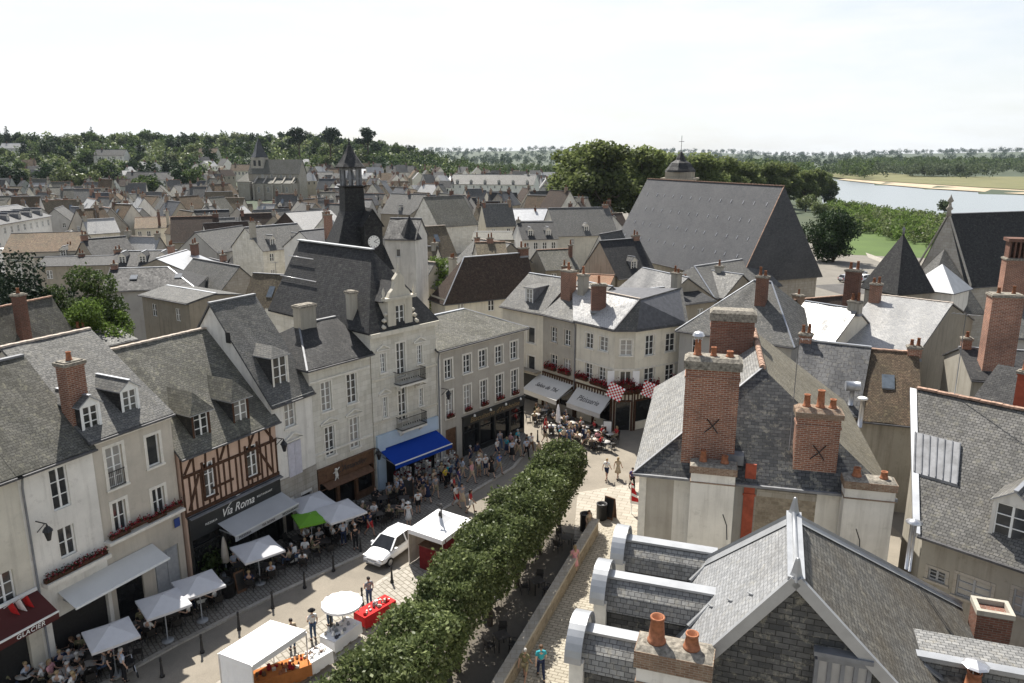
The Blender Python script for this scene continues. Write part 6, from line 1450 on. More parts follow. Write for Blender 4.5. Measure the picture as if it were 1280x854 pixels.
# ================================================================ trees
def crown(rng, blobs, n, leaf, shell=.5):
    tot = sum(r_**2 for *_, r_ in blobs); P_ = []
    for (x, y, z, r_) in blobs:
        k = max(8, int(n*r_**2/tot)); d_ = rng.normal(size=(k, 3)); d_ /= np.linalg.norm(d_, axis=1)[:, None]
        rad = r_*(1-shell*rng.random(k)**1.6)*(1+.1*rng.normal(size=k)); P_.append(np.array([x, y, z])+d_*rad[:, None]*np.array([1, 1, .86]))
    return leafquads(np.concatenate(P_), leaf, rng)
def tree_proto(kind, seed):
    """total height 1; returns crown and trunk meshes"""
    rng = np.random.default_rng(seed); bl = []; br = []
    def sc(n, cx, cz, rx, rz, rmin, rmax):
        for _ in range(n):
            d_ = rng.normal(size=3); d_ /= np.linalg.norm(d_); t_ = rng.random()**.45
            bl.append((d_[0]*rx*t_, d_[1]*rx*t_, cz+d_[2]*rz*t_, rng.uniform(rmin, rmax)))
    n, leaf, mat = 1500, .065, 'leaf_mid'
    if kind == 'broad': sc(15, 0, .6, .27, .24, .1, .17)
    elif kind == 'round': sc(16, 0, .55, .33, .28, .11, .18); mat = 'leaf'
    elif kind == 'dark': sc(15, 0, .56, .24, .3, .09, .16); mat = 'leaf_dark'
    elif kind == 'tall': sc(26, 0, .56, .22, .38, .08, .13); mat = 'leaf_plane'; n = 7000; leaf = .034
    elif kind == 'conifer':
        for i in range(11): t_ = i/10; bl.append((rng.normal()*.02, rng.normal()*.02, .15+.8*t_, .17*(1-t_)+.025))
        mat = 'leaf_conifer'; leaf = .05
    elif kind == 'cedar':
        for i in range(16):
            a_ = rng.random()*6.28; q_ = rng.random(); z_ = [.55, .7, .82, .93][i % 4]; rr_ = .36*(1.05-z_)+.16
            bl.append((math.cos(a_)*rr_*q_, math.sin(a_)*rr_*q_, z_+rng.normal()*.01, .12))
        mat = 'leaf_conifer'
    elif kind == 'willow': sc(14, 0, .5, .32, .3, .1, .17); mat = 'leaf_grey'
    elif kind == 'shrub': sc(9, 0, .45, .35, .3, .16, .26); mat = 'leaf'; n = 500; leaf = .13
    v, f_ = crown(rng, bl, n, leaf)
    if kind == 'cedar': v[:, 2] = v[:, 2].copy()
    c_ = npmesh('crown', v, f_, M[mat])
    m = MB(); m.tube([(0,0,-.02), (.01, 0, .25), (-.01, .01, .6 if kind != 'shrub' else .3)], [.028, .02, .008], 7)
    for i in range(5):
        b_ = bl[i*len(bl)//5]; m.tube([(0, 0, .22+.05*i), (b_[0]*.5, b_[1]*.5, (.3+b_[2])/2), b_[:3]], [.012, .009, .004], 5)
    return c_, m.data('trunk', M['bark'])
PROTO = {}
def tree(kind, loc, hgt, label, group=None, var=0, wide=1., cat='tree', name=None):
    key = (kind, var % 3)
    if key not in PROTO: PROTO[key] = tree_proto(kind, 100+len(PROTO))
    t_ = thing(name or {'conifer': 'conifer_tree', 'cedar': 'cedar_tree', 'shrub': 'shrub', 'willow': 'willow_tree'}.get(kind, 'leafy_tree'), label, cat, loc, rr.uniform(0, 6.28), group)
    t_.scale = (hgt*wide, hgt*wide, hgt)
    link('trunk', PROTO[key][1], t_); link('crown', PROTO[key][0], t_); return t_
KW = dict(broad='mid green leafy tree', round='light green round tree', dark='dark green leafy tree', conifer='dark pointed conifer', cedar='flat topped cedar', tall='tall plane tree', willow='grey green willow')
# the wooded hill on the left
n_h = 0
for row in range(9):
    y = 395+row*44
    px = -20+rr.uniform(0, 20)
    while px < 545:
        step = rr.uniform(11, 22)
        x = (px-640)/960*(y*.98)+rr.uniform(-4, 4); z = terrain(x, y); yy = y+rr.uniform(-16, 16)
        k = rr.choice(['broad', 'broad', 'round', 'dark', 'dark', 'dark', 'conifer', 'round'])
        if k == 'conifer' and rr.random() < .4: k = 'broad'
        keep = rr.random() < (.75 if row < 2 else .9)
        if row < 4 and px > 250: keep = False
        if row < 5 and px > 290 and px < 395: keep = False
        if px > 480 and row < 7: keep = False
        for (fx, fy, fr) in FOOT:
            if (fx-x)**2+(fy-yy)**2 < (fr+3)**2: keep = False
        if keep and n_h < 285:
            hgt = rr.uniform(13, 21)*(1.15 if k in ('conifer',) else 1)
            tree(k, (x, yy, z-.3), hgt, KW[k]+' on the '+('lower' if row < 3 else 'middle' if row < 6 else 'top')+' of wooded hill, '+('far left' if px < 130 else 'left of church' if px < 300 else 'right of church'), 'trees on the wooded hill', n_h, rr.uniform(.95, 1.3)); n_h += 1
        px += step
for px, y, hgt, lab in [(415, 560, 19, 'flat topped cedar just left of the clock tower cap'), (462, 590, 20, 'flat topped cedar just right of the clock tower cap'), (377, 570, 19, 'flat topped cedar above the hillside church roof')]:
    x = (px-640)/960*y*.98; ztop = Zat(161, y); tree('cedar', (x, y, ztop-hgt), hgt, lab, 'cedars on the hill', 0, 1.25)
# tall planes by the river
i = 0
for t_ in range(11):
    for o_ in range(3):
        x = 28.5+t_*13.5-o_*3.5+rr.uniform(-2, 2); y = 232+t_*17+o_*13+rr.uniform(-3, 3)
        if o_ == 2 and t_ > 8: continue
        tree('tall', (x, y, -.3), (29.5-1.25*t_)*rr.uniform(.92, 1.05), 'tall plane tree in the %s row of the river promenade' % ['front', 'middle', 'back'][o_], 'plane trees of the promenade', i, 1.35); i += 1
for px, y, hgt, k in [(1003, 395, 13, 'willow'), (1022, 430, 14, 'willow'), (1036, 400, 12, 'willow'), (1010, 330, 10, 'round'), (1028, 300, 9, 'round')]:
    tree(k, ((px-640)/960*y*.98, y, -2.), hgt, KW[k]+' on the near river bank behind the big church', 'bank trees', 1, 1.1)

tree('willow', ((1170-640)/960*335, 332, -2), 9, 'grey green willow at the water edge beside the church gable', None, 2, 1.1)
# near trees on the left and in the town
def near_tree(name, label, loc, hgt, rad, mat, n, leaf, seed, cz=.6, shape='round'):
    rng = np.random.default_rng(seed); t_ = thing(name, label, 'tree', loc); bl = []
    for _ in range(24):
        d_ = rng.normal(size=3); d_ /= np.linalg.norm(d_); q_ = rng.random()**.4
        z_ = hgt*cz+d_[2]*hgt*.34*q_; k = 1 if shape == 'round' else max(.12, (1.02-z_/hgt)*1.7)
        bl.append((d_[0]*rad*.75*q_*k, d_[1]*rad*.75*q_*k, z_, rad*rng.uniform(.22, .4)*min(1, k+.25)))
    v, f_ = crown(rng, bl, n, leaf, .45); link('crown', npmesh('crown', v, f_, M[mat]), t_)
    m = MB(); m.tube([(0,0,-.2), (.05, 0, hgt*.3), (0, .1, hgt*.7)], [hgt*.028, hgt*.02, hgt*.008], 9)
    for i in range(7): b_ = bl[i*3]; m.tube([(0, 0, hgt*(.22+.04*i)), (b_[0]*.5, b_[1]*.5, (hgt*.3+b_[2])/2), b_[:3]], [hgt*.011, hgt*.008, hgt*.004], 6)
    m.build('trunk', M['bark'], t_); return t_
near_tree('leafy_tree', 'big dark round tree above the parked cars right of the church', (73, 174, 0), 13.2, 7.4, 'leaf_dark', 12000, .5, 9, .5)
near_tree('conifer_tree', 'dark feathery conifer at the left edge behind the mossy roof', (-43.6, 68, 0), 15.9, 5.4, 'leaf_conifer', 12000, .3, 1, .55)
near_tree('conifer_tree', 'second dark conifer beside the first at far left', (-48., 72, 0), 15.4, 5.4, 'leaf_conifer', 10000, .3, 5, .55)
near_tree('leafy_tree', 'mid green leafy tree left of the bright one above the mossy roof', (-39.4, 68.5, 0), 14.6, 4.6, 'leaf_mid', 20000, .24, 2)
near_tree('leafy_tree', 'bright yellow green tree standing right of the darker trees at left', (-35.7, 66, 0), 13.2, 3.7, 'leaf_bright', 15000, .24, 3)
near_tree('leafy_tree', 'bright green tree among roofs right of the white square tower', (-8.6, 99, 0), 11.2, 4.0, 'leaf_bright', 8000, .3, 4)
for px, py, hgt, k, lab in [(60, 318, 3, 'shrub', 'garden shrub before the drab green gable'), (160, 292, 5, 'shrub', 'bushy garden shrub below the pink tiled roof'), (100, 260, 10, 'round', 'light green tree right of the white mansard block'), (75, 252, 9, 'dark', 'dark tree behind the hipped grey roof at left'), (125, 252, 11, 'round', 'broad light green tree in the left part of town'), (555, 240, 8, 'round', 'small round tree before the long pale school'), (245, 240, 10, 'broad', 'leafy tree below the hill left of the church')]:
    p = P(px, py, 2.); tree(k, (p.x, p.y, terrain(p.x, p.y)-.2), hgt, lab, None, 0, 1.1)
# pleached limes in a clipped row
limes = []
for v_ in range(3):
    rng = np.random.default_rng(40+v_); n = 14000
    p = rng.uniform(-1, 1, (n, 3)); ax = rng.integers(0, 3, n); 
    s_ = np.where(rng.random(n) < .5, -1, 1); s_ = np.where((ax == 2) & (rng.random(n) < .8), 1, s_)
    keep = rng.random(n) < .8; idx = np.arange(n)[keep]; p[idx, ax[idx]] = s_[idx]*(1-.25*rng.random(len(idx))**2)
    p *= np.array([2.1, 1.4, 1.38]); bumps = .2*np.sin(p[:, 0]*2.3+v_)+.18*np.sin(p[:, 1]*3.1+p[:, 0]*1.7+2*v_)
    r_ = np.linalg.norm(p/np.array([2.1, 1.4, 1.38]), axis=1); p *= (1-.24*np.clip(r_-1, 0, 1))[:, None]
    p[:, 2] += bumps*(p[:, 2] > .2)+rng.normal(0, .12, n); p[:, :2] += rng.normal(0, .13, (n, 2)); p[:, 2] += 4.0
    v, f_ = leafquads(p, .155, rng, 1.0); limes.append(npmesh('crown', v, f_, M['leaf']))
tm = MB(); tm.tube([(0,0,-.05), (.03, 0, 1.2), (0, .02, 2.6), (0, 0, 3.6)], [.16, .13, .12, .06], 10)
for i in range(6): a_ = i*1.05; tm.tube([(0,0,2.3), (.8*math.cos(a_), .6*math.sin(a_), 3.1), (1.6*math.cos(a_), 1.2*math.sin(a_), 3.7)], [.07, .05, .02], 6)
tm = tm.data('trunk', M['bark'])
for k, s in enumerate([15.2-3.95*i for i in range(8)]):
    p = wp(s, 2.75); t_ = thing('clipped_lime_tree', 'box clipped lime tree in the row along the terrace, %s from the far end' % (ORDN[k] if k else 'first'), 'tree', tuple(p), math.atan2(wv.y, wv.x), 'clipped limes along the terrace')
    t_.scale = (rr.uniform(.94, 1.02), rr.uniform(.9, 1.1), rr.uniform(.94, 1.05)); t_.rotation_euler.z += math.pi*(k % 2); link('trunk', tm, t_); link('crown', limes[k % 3], t_)
# far woods that read as one mass
def wood(name, spots, mat, seed, per=150):
    rng = np.random.default_rng(seed); V, Fq, o_ = [], [], 0
    for (x, y, z, hgt) in spots:
        bl = [(rng.normal()*hgt*.16, rng.normal()*hgt*.16, hgt*rng.uniform(.35, .8), hgt*rng.uniform(.18, .3)) for _ in range(5)]
        v, f_ = crown(rng, bl, per, hgt*.13); v = v+np.array([x, y, z]); V.append(v); Fq.append(f_+o_); o_ += len(v)
    o = link(name, npmesh(name, np.concatenate(V), np.concatenate(Fq), M[mat])); o['kind'] = 'stuff'; return o
sp = []
for _ in range(330):
    px = rr.uniform(930, 1075); y = rr.uniform(520, 1000); x = (px-640)/960*y*1.0
    if lerp(NB, y)-5 < x < lerp(FB, y)+15: continue
    sp.append((x, y, gz(x, y)-1, rr.uniform(12, 21)))
for _ in range(300):
    px = rr.uniform(1040, 1330); y = rr.uniform(1120, 1500); x = (px-640)/960*y; sp.append((x, y, -3, rr.uniform(10, 24)))
wood('river_wood', sp, 'leaf_mid', 1)
sp = []
for _ in range(520):
    px = rr.uniform(500, 1340); y = 1500+1500*rr.random()**1.3; x = (px-640)/960*y; sp.append((x, y, gz(x, y)-2, rr.uniform(14, 26)))
for _ in range(420):
    px = rr.uniform(500, 1340); y = rr.uniform(3000, 5200); x = (px-640)/960*y; sp.append((x, y, gz(x, y)-4, rr.uniform(20, 34)))
wood('valley_wood', sp, 'leaf_dark', 2, 110)
sp = []
for _ in range(300):
    px = rr.uniform(470, 745); y = rr.uniform(560, 1150); x = (px-640)/960*y; 
    sp.append((x, y, gz(x, y)-1, rr.uniform(8, 15)))
wood('plain_wood', sp, 'leaf_mid', 3)
sp = []
for _ in range(1100):
    px = rr.uniform(1030, 1195); y = rr.uniform(200, 440); x = (px-640)/960*y
    if x > lerp(NB, y)-4 or (y < 240 and 90 < x < 107) : continue
    sp.append((x, y, gz(x, y)-.6, rr.uniform(2., 5.8)))
wood('riverside_scrub', sp[::2], 'leaf', 4, 120); wood('riverside_scrub', sp[1::2], 'leaf_bright', 8, 120)
sp = []
for _ in range(260):
    y = rr.uniform(700, 1100); x = lerp(FB, y)+rr.uniform(55, 420)*(.5+.5*rr.random()); 
    if y < 980 and rr.random() < .85: continue
    sp.append((x, y, gz(x, y)-1, rr.uniform(9, 20)))
for k in range(60): 
    px = rr.uniform(1120, 1200); y = rr.uniform(880, 960); sp.append(((px-640)/960*y, y, -3, rr.uniform(12, 19)))
wood('meadow_wood', sp, 'leaf_grey', 5)
sp = []
for _ in range(900):
    px = rr.uniform(-60, 560); y = rr.uniform(520, 860); x = (px-640)/960*y*.98
    if (290 < px < 400 and y < 500) or any((fx-x)**2+(fy-y)**2 < (fr+2)**2 for fx, fy, fr in FOOT): continue
    sp.append((x, y, terrain(x, y)-.5, rr.uniform(9, 17)))
wood('hill_wood', sp[::3], 'leaf_mid', 6, 90); wood('hill_wood', sp[1::3], 'leaf_dark', 7, 90); wood('hill_wood', sp[2::3], 'leaf', 9, 90)
# air of the valley
hz = MB().box(-6600, 6600, -1500, 6600, -9, 260); hzm = bpy.data.materials.new('valley_haze'); hzm.use_nodes = True; nt = hzm.node_tree
nt.nodes.remove(nt.nodes['Principled BSDF']); pvn = N(nt, 'ShaderNodeVolumePrincipled', i_Density=.000035, i_Anisotropy=.2); pvn.inputs['Color'].default_value = (.72, .84, .96, 1)
L(nt, pvn.outputs[0], nt.nodes['Material Output'].inputs['Volume']); struct('haze', hz, hzm, 'stuff')
# ================================================================ people
SKIN = [plain('skin_light', (.52, .34, .25), .6, 0, .06), plain('skin_tan', (.38, .23, .16), .6, 0, .06)]
CLOTH = {k: plain('cloth_'+k, c_, .85, 0, .14, 7., .1) for k, c_ in dict(white=(.72,.71,.68), navy=(.03,.04,.08), red=(.45,.04,.04), yellow=(.6,.45,.05), teal=(.05,.32,.38), olive=(.16,.15,.085), purple=(.07,.05,.14), grey=(.28,.28,.29), black=(.02,.02,.022), beige=(.46,.38,.27), pale=(.45,.5,.58), pink=(.6,.3,.32), denim=(.08,.12,.2), blue=(.06,.14,.36), khaki=(.3,.26,.17), brown=(.13,.08,.05)).items()}
HAIR = [plain('hair_dark', (.025, .018, .013), .6, 0, .2, 9.), plain('hair_brown', (.1, .055, .028), .6, 0, .2, 9.), plain('hair_fair', (.33, .24, .13), .6, 0, .2, 9.), plain('hair_grey', (.4, .39, .37), .6, 0, .2, 9.)]
SHOE = plain('shoe_leather', (.05, .04, .035), .6, 0, .2, 9.)
def skin_mesh(name, chains, sub=1, extra=None):
    """grow one surface over joined limb chains: each chain is a list of (point, radius); shared points join"""
    vs, rs, es, idx = [], [], [], {}
    for ch in chains:
        prev = None
        for p, r_ in ch:
            k = tuple(round(c_, 4) for c_ in p)
            if k not in idx: idx[k] = len(vs); vs.append(p); rs.append(r_ if isinstance(r_, tuple) else (r_, r_))
            if prev is not None and prev != idx[k]: es.append((prev, idx[k]))
            prev = idx[k]
    me = bpy.data.meshes.new(name); me.from_pydata(vs, es, []); o = bpy.data.objects.new(name, me); COL.objects.link(o)
    md = o.modifiers.new('Skin', 'SKIN'); md.use_smooth_shade = True
    for i, r_ in enumerate(rs): me.skin_vertices[0].data[i].radius = r_; me.skin_vertices[0].data[i].use_root = i == 0
    ss = o.modifiers.new('Sub', 'SUBSURF'); ss.levels = sub; ss.render_levels = sub
    bpy.context.view_layer.update(); out = bpy.data.meshes.new_from_object(o.evaluated_get(bpy.context.evaluated_depsgraph_get())); bpy.data.objects.remove(o); out.name = name
    if extra:
        b_ = bmesh.new(); b_.from_mesh(out); t_ = extra.data('t', SKIN[0]); b_.from_mesh(t_); b_.to_mesh(out); b_.free()
    out.materials.clear(); out.materials.append(SKIN[0]); return out
def pose(kind):
    """joint positions (x right, y forward negative towards the face, z up)"""
    J = dict(hip=(0,0,.95), waist=(0,0,1.1), chest=(0,.01,1.32), neck=(0,.01,1.47), head=(0,-.01,1.63), top=(0,0,1.73))
    for s, n_ in ((-1, 'l'), (1, 'r')):
        sw = 0 if kind in ('stand', 'talk') else s
        J[n_+'hip'] = (s*.095, 0, .93); J[n_+'kn'] = (s*.1, -.03-.14*sw, .5); J[n_+'an'] = (s*.105, .02-.26*sw+(.12 if sw < 0 else 0), .085+(.05 if sw < 0 else 0)); J[n_+'toe'] = (s*.12, -.14-.26*sw+(.12 if sw < 0 else 0), .035+(.02 if sw < 0 else 0))
        J[n_+'sh'] = (s*.185, .01, 1.4); J[n_+'el'] = (s*.245, .05+.1*sw, 1.12); J[n_+'wr'] = (s*.255, -.04+.2*sw, .89)
        if kind == 'talk' and s > 0: J['rel'] = (.27, .02, 1.13); J['rwr'] = (.16, -.22, 1.2)
        if kind == 'sit':
            J[n_+'hip'] = (s*.1, 0, .5); J[n_+'kn'] = (s*.13, -.42, .5); J[n_+'an'] = (s*.12, -.38, .09); J[n_+'toe'] = (s*.13, -.53, .04); J[n_+'el'] = (s*.25, -.08, .68); J[n_+'wr'] = (s*.16, -.33, .76)
    if kind == 'sit':
        for k_ in ('hip', 'waist', 'chest', 'neck', 'head', 'top'): x, y, z = J[k_]; J[k_] = (x, y+(.03 if k_ != 'hip' else .0), z-.43)
        for n_ in 'lr': x, y, z = J[n_+'sh']; J[n_+'sh'] = (x, y+.02, z-.43)
    return J
def person_meshes(kind):
    J = pose(kind); g_ = lambda *ks: [(J[k_], r_) for k_, r_ in ks]
    ch = [g_(('hip', (.125, .09)), ('waist', (.115, .085)), ('chest', (.14, .1)), ('neck', .05), ('head', (.078, .098)), ('top', (.055, .065)))]
    for n_ in 'lr':
        ch.append(g_(('hip', (.125, .09)), (n_+'hip', .085), (n_+'kn', .055), (n_+'an', .038), (n_+'toe', (.04, .025))))
        ch.append(g_(('chest', (.14, .1)), (n_+'sh', .058), (n_+'el', .042), (n_+'wr', .027)))
    ex = MB(); h_ = Vector(J['head'])
    ex.hexa([(-.013, h_.y-.09, h_.z-.035), (.013, h_.y-.09, h_.z-.035), (.013, h_.y-.06, h_.z-.035), (-.013, h_.y-.06, h_.z-.035)][:4], [(-.006, h_.y-.085, h_.z+.02), (.006, h_.y-.085, h_.z+.02), (.006, h_.y-.06, h_.z+.02), (-.006, h_.y-.06, h_.z+.02)])
    ex.hexa([(-.022, h_.y-.086, h_.z-.062), (.022, h_.y-.086, h_.z-.062), (.022, h_.y-.06, h_.z-.062), (-.022, h_.y-.06, h_.z-.062)], [(-.022, h_.y-.086, h_.z-.052), (.022, h_.y-.086, h_.z-.052), (.022, h_.y-.06, h_.z-.052), (-.022, h_.y-.06, h_.z-.052)])
    for s in (-1, 1): ex.ball((s*.03, h_.y-.082, h_.z+.012), .011, 6, 4); ex.ball((s*.082, h_.y+.01, h_.z-.01), .022, 6, 4, 0, 1.3)
    for n_, s in (('l', -1), ('r', 1)):
        w_ = Vector(J[n_+'wr']); d_ = (w_-Vector(J[n_+'el'])).normalized(); sd_ = Vector((0, 1, 0)); sd_ = (sd_-d_*sd_.dot(d_)).normalized(); nr = d_.cross(sd_)*s
        ex.tube([w_-d_*.01, w_+d_*.045, w_+d_*.09], [.024, .033, .03], 8)
        for k, (o_, l_) in enumerate([(-.026, .062), (-.009, .075), (.009, .07), (.026, .055)]):
            a_ = w_+d_*.085+sd_*o_; ex.tube([a_, a_+d_*l_*.55+nr*.006, a_+d_*l_+nr*.022], [.0095, .009, .006], 5)
        a_ = w_+d_*.03-sd_*.028; ex.tube([a_, a_+d_*.03-sd_*.022, a_+d_*.06-sd_*.024+nr*.012], [.011, .01, .007], 5)
    body = skin_mesh('person', ch, 1, ex)
    sh = [g_(('hip', (.14, .105)), ('waist', (.135, .105)), ('chest', (.158, .12)), ('neck', .062))]
    for n_ in 'lr':
        m_ = tuple(J[n_+'sh'][i]*.35+J[n_+'el'][i]*.65 for i in range(3)); sh.append(g_(('chest', (.158, .12)), (n_+'sh', .075))+[(m_, .062)])
    shirt = skin_mesh('shirt', sh)
    tr = []; shr = []; shoes = MB()
    for n_ in 'lr':
        an = tuple(J[n_+'an'][i]+(0, 0, .05)[i] for i in range(3)); tr.append(g_(('hip', (.138, .105)), (n_+'hip', .1), (n_+'kn', .073))+[(an, .058)])
        shr.append(g_(('hip', (.138, .105)), (n_+'hip', .102))+[(tuple(J[n_+'hip'][i]*.15+J[n_+'kn'][i]*.85 for i in range(3)), .084)])
        a_, t_ = Vector(J[n_+'an']), Vector(J[n_+'toe']); shoes.tube([a_+(a_-t_)*.3+Vector((0,0,-.04)), (a_+t_)/2+Vector((0,0,-.02)), t_+(t_-a_)*.12+Vector((0,0,.005))], [.042, .05, .034], 7)
    sk = MB()
    if kind != 'sit': sk.lathe((0, 0, 0), [(.12, 1.1), (.15, .95), (.2, .72), (.25, .5), (.235, .5), (.18, .72), (.12, .95)], 12)
    h_ = J['head']; t_ = J['top']
    hair = {}
    for ln in ('short', 'long'):
        m = MB(); prof = [(0, .125), (.05, .118), (.088, .085), (.103, .03), (.1, -.01 if ln == 'short' else -.06)]
        n = 12; 
        for j in range(n):
            for k in range(len(prof)-1):
                def pt(k_, j_):
                    a_ = 2*math.pi*j_/n; r_, z_ = prof[k_]; fr = max(0, -math.sin(a_)); z_ = max(z_, .05) if fr > .35 else z_; return (h_[0]+r_*.92*math.cos(a_), h_[1]+.012+r_*1.08*math.sin(a_), h_[2]+z_)
                m.poly([pt(k, j), pt(k+1, j), pt(k+1, j+1), pt(k, j+1)], 0, True)
        if ln == 'long': m.tube([(0, h_[1]+.07, h_[2]+.02), (0, h_[1]+.1, h_[2]-.1), (0, h_[1]+.1, h_[2]-.26)], [.075, .075, .03], 8)
        hair[ln] = m.data('hair', HAIR[0])
    hat = MB().lathe((h_[0], h_[1], h_[2]+.06), [(.19, -.01), (.2, 0), (.1, .015), (.095, .09), (.05, .11), (0, .112)], 12).data('hat', CLOTH['white'])
    bag = MB().hexa([(-.15, .13, 1.0), (.15, .13, 1.0), (.14, .27, 1.02), (-.14, .27, 1.02)], [(-.14, .13, 1.42), (.14, .13, 1.42), (.11, .22, 1.42), (-.11, .22, 1.42)]).data('backpack', CLOTH['black'])
    return dict(body=body, shirt=shirt, trousers=skin_mesh('trousers', tr), shorts=skin_mesh('shorts', shr), shoes=shoes.data('shoes', SHOE), skirt=sk.data('skirt', CLOTH['black']), short=hair['short'], long=hair['long'], hat=hat, backpack=bag)
PM = {k_: person_meshes(k_) for k_ in ('stand', 'talk', 'walk', 'sit')}
def part(me, par, mat):
    o = link(me.name, me, par); o.material_slots[0].link = 'OBJECT'; o.material_slots[0].material = mat; return o
def person(loc, rz, label, kind='walk', shirt='white', legs=('shorts', 'khaki'), hair='short', hc=0, skin=0, hat=None, bag=None, s=1., group=None, z=None):
    pm = PM[kind]; o = link('person', pm['body'], None, loc, rz); o.material_slots[0].link = 'OBJECT'; o.material_slots[0].material = SKIN[skin]
    tag(o, label, 'person', group); o.scale = (s,)*3
    part(pm['shirt'], o, CLOTH[shirt]); part(pm[legs[0]], o, CLOTH[legs[1]]); part(pm['shoes'], o, SHOE)
    part(pm['hat'], o, CLOTH[hat]) if hat else None
    part(pm[hair], o, HAIR[hc]) if not hat or hair == 'long' else None
    if bag: part(pm['backpack'], o, CLOTH[bag])
    return o
def feet(px, py, z=0.): p = P(px, py, z); return (p.x, p.y, z)
az = lambda deg: R(deg)
PZ = .12
WALKERS = [
 ((656, 851), 0.02, 160, 'man in olive shirt and shorts walking down the sunny path', 'walk', 'olive', ('shorts', 'khaki'), 'short', 3, 1, None, None),
 ((676, 848), .02, 185, 'woman in teal top and dark leggings on the sunny path', 'walk', 'teal', ('trousers', 'navy'), 'short', 1, 0, None, None),
 ((758, 600), .02, 150, 'man in white shirt and dark shorts on the open plaza', 'walk', 'white', ('shorts', 'navy'), 'short', 2, 0, None, None),
 ((772, 598), .02, 150, 'woman in beige dress beside the man in dark shorts', 'walk', 'beige', ('skirt', 'beige'), 'long', 2, 0, None, None),
 ((790, 612), .02, 10, 'person in purple top walking beside the slate house wall', 'walk', 'purple', ('trousers', 'black'), 'short', 0, 1, None, None),
 ((511, 657), PZ, 20, 'woman in long white dress and white hat by the white car', 'stand', 'white', ('skirt', 'white'), 'short', 1, 0, 'white', None),
 ((523, 642), PZ, 200, 'man in white shirt and black shorts behind the woman with white hat', 'stand', 'white', ('shorts', 'black'), 'short', 0, 1, None, None),
 ((571, 634), PZ, 40, 'person in white shirt with red shorts among the strollers', 'walk', 'white', ('shorts', 'red'), 'short', 1, 0, None, None),
 ((578, 634), PZ, 40, 'woman in grey top and beige skirt near the red striped walker', 'walk', 'grey', ('skirt', 'beige'), 'long', 0, 0, None, None),
 ((589, 641), .02, 100, 'woman in red top and shorts stepping into the sun', 'walk', 'red', ('shorts', 'white'), 'long', 0, 1, None, None),
 ((625, 562), PZ, 20, 'person in grey top walking close to the biscuit shop window', 'walk', 'grey', ('trousers', 'denim'), 'short', 0, 0, None, None),
 ((647, 570), PZ, 200, 'woman in white blouse and khaki trousers near the shop corner', 'walk', 'white', ('trousers', 'khaki'), 'long', 0, 0, None, None),
 ((640, 575), PZ, 10, 'woman in long dark skirt walking away from us', 'walk', 'pale', ('skirt', 'black'), 'long', 1, 0, None, None),
 ((658, 573), PZ, 20, 'woman in pale top and black trousers near the hedge end', 'walk', 'pale', ('trousers', 'black'), 'long', 0, 1, None, None),
 ((664, 567), PZ, 30, 'man in white shirt with black backpack at the street corner', 'walk', 'white', ('trousers', 'brown'), 'short', 1, 0, None, 'black'),
 ((607, 594), PZ, 30, 'large man in white shirt in the crowd before the biscuit shop', 'stand', 'white', ('shorts', 'navy'), 'short', 3, 0, None, None),
 ((614, 597), PZ, 210, 'woman in black dress in the crowd before the biscuit shop', 'walk', 'black', ('skirt', 'black'), 'long', 0, 0, None, None),
 ((624, 592), PZ, 40, 'person in blue shirt in the crowd before the biscuit shop', 'walk', 'blue', ('shorts', 'khaki'), 'short', 0, 1, None, None),
 ((600, 590), PZ, 230, 'person in beige shirt left of the large man in white', 'talk', 'beige', ('trousers', 'denim'), 'short', 1, 0, None, None),
 ((557, 610), PZ, 60, 'person in bright yellow shirt under the edge of the blue awning', 'talk', 'yellow', ('trousers', 'black'), 'short', 0, 1, None, None),
 ((565, 614), PZ, 240, 'child in white shirt beside the postcard racks', 'stand', 'white', ('shorts', 'navy'), 'short', 1, 0, None, None),
 ((574, 612), PZ, 80, 'woman in purple top beside the postcard racks', 'stand', 'purple', ('trousers', 'denim'), 'long', 0, 0, None, None),
 ((590, 604), PZ, 60, 'woman in pink top right of the postcard racks', 'walk', 'pink', ('shorts', 'beige'), 'long', 2, 0, None, None),
 ((568, 622), PZ, 100, 'person in red shirt behind the white shirted stroller', 'stand', 'red', ('trousers', 'black'), 'short', 0, 1, None, None),
 ((430, 682), PZ, 200, 'man in pale blue shirt standing at the terrace kerb', 'talk', 'pale', ('trousers', 'navy'), 'short', 3, 0, None, None),
 ((445, 687), PZ, 30, 'man in black standing at the terrace kerb', 'talk', 'black', ('trousers', 'black'), 'short', 3, 1, None, None),
 ((463, 670), PZ, 60, 'person in dark shirt with red shorts near the white car', 'walk', 'navy', ('shorts', 'red'), 'short', 0, 1, None, None),
 ((141, 850), PZ, 100, 'waiter in black leaning at the terrace edge lower left', 'talk', 'black', ('trousers', 'black'), 'short', 0, 0, None, None),
 ((156, 852), PZ, 140, 'person in pale blue shirt behind a black pram', 'stand', 'pale', ('trousers', 'black'), 'short', 3, 0, None, None),
 ((736, 668), .02, 40, 'woman in beige leaning on the low terrace wall', 'talk', 'beige', ('skirt', 'beige'), 'long', 1, 0, None, None),
 ((718, 716), .02, 200, 'woman in pink sitting place by the low wall', 'talk', 'pink', ('skirt', 'pink'), 'long', 2, 0, None, None),
 ((673, 577), PZ, 200, 'person in khaki near the far end of the hedge', 'walk', 'khaki', ('shorts', 'navy'), 'short', 0, 0, None, None),
 ((682, 542), .02, 100, 'woman in red dress at the tea room terrace edge', 'stand', 'red', ('skirt', 'red'), 'long', 0, 0, None, None),
 ((545, 622), PZ, 30, 'person in grey shirt in front of the blue awning', 'walk', 'grey', ('shorts', 'khaki'), 'short', 0, 0, None, None),
 ((535, 628), PZ, 210, 'woman in navy dress before the blue awning', 'walk', 'navy', ('skirt', 'navy'), 'long', 1, 0, None, None),
]
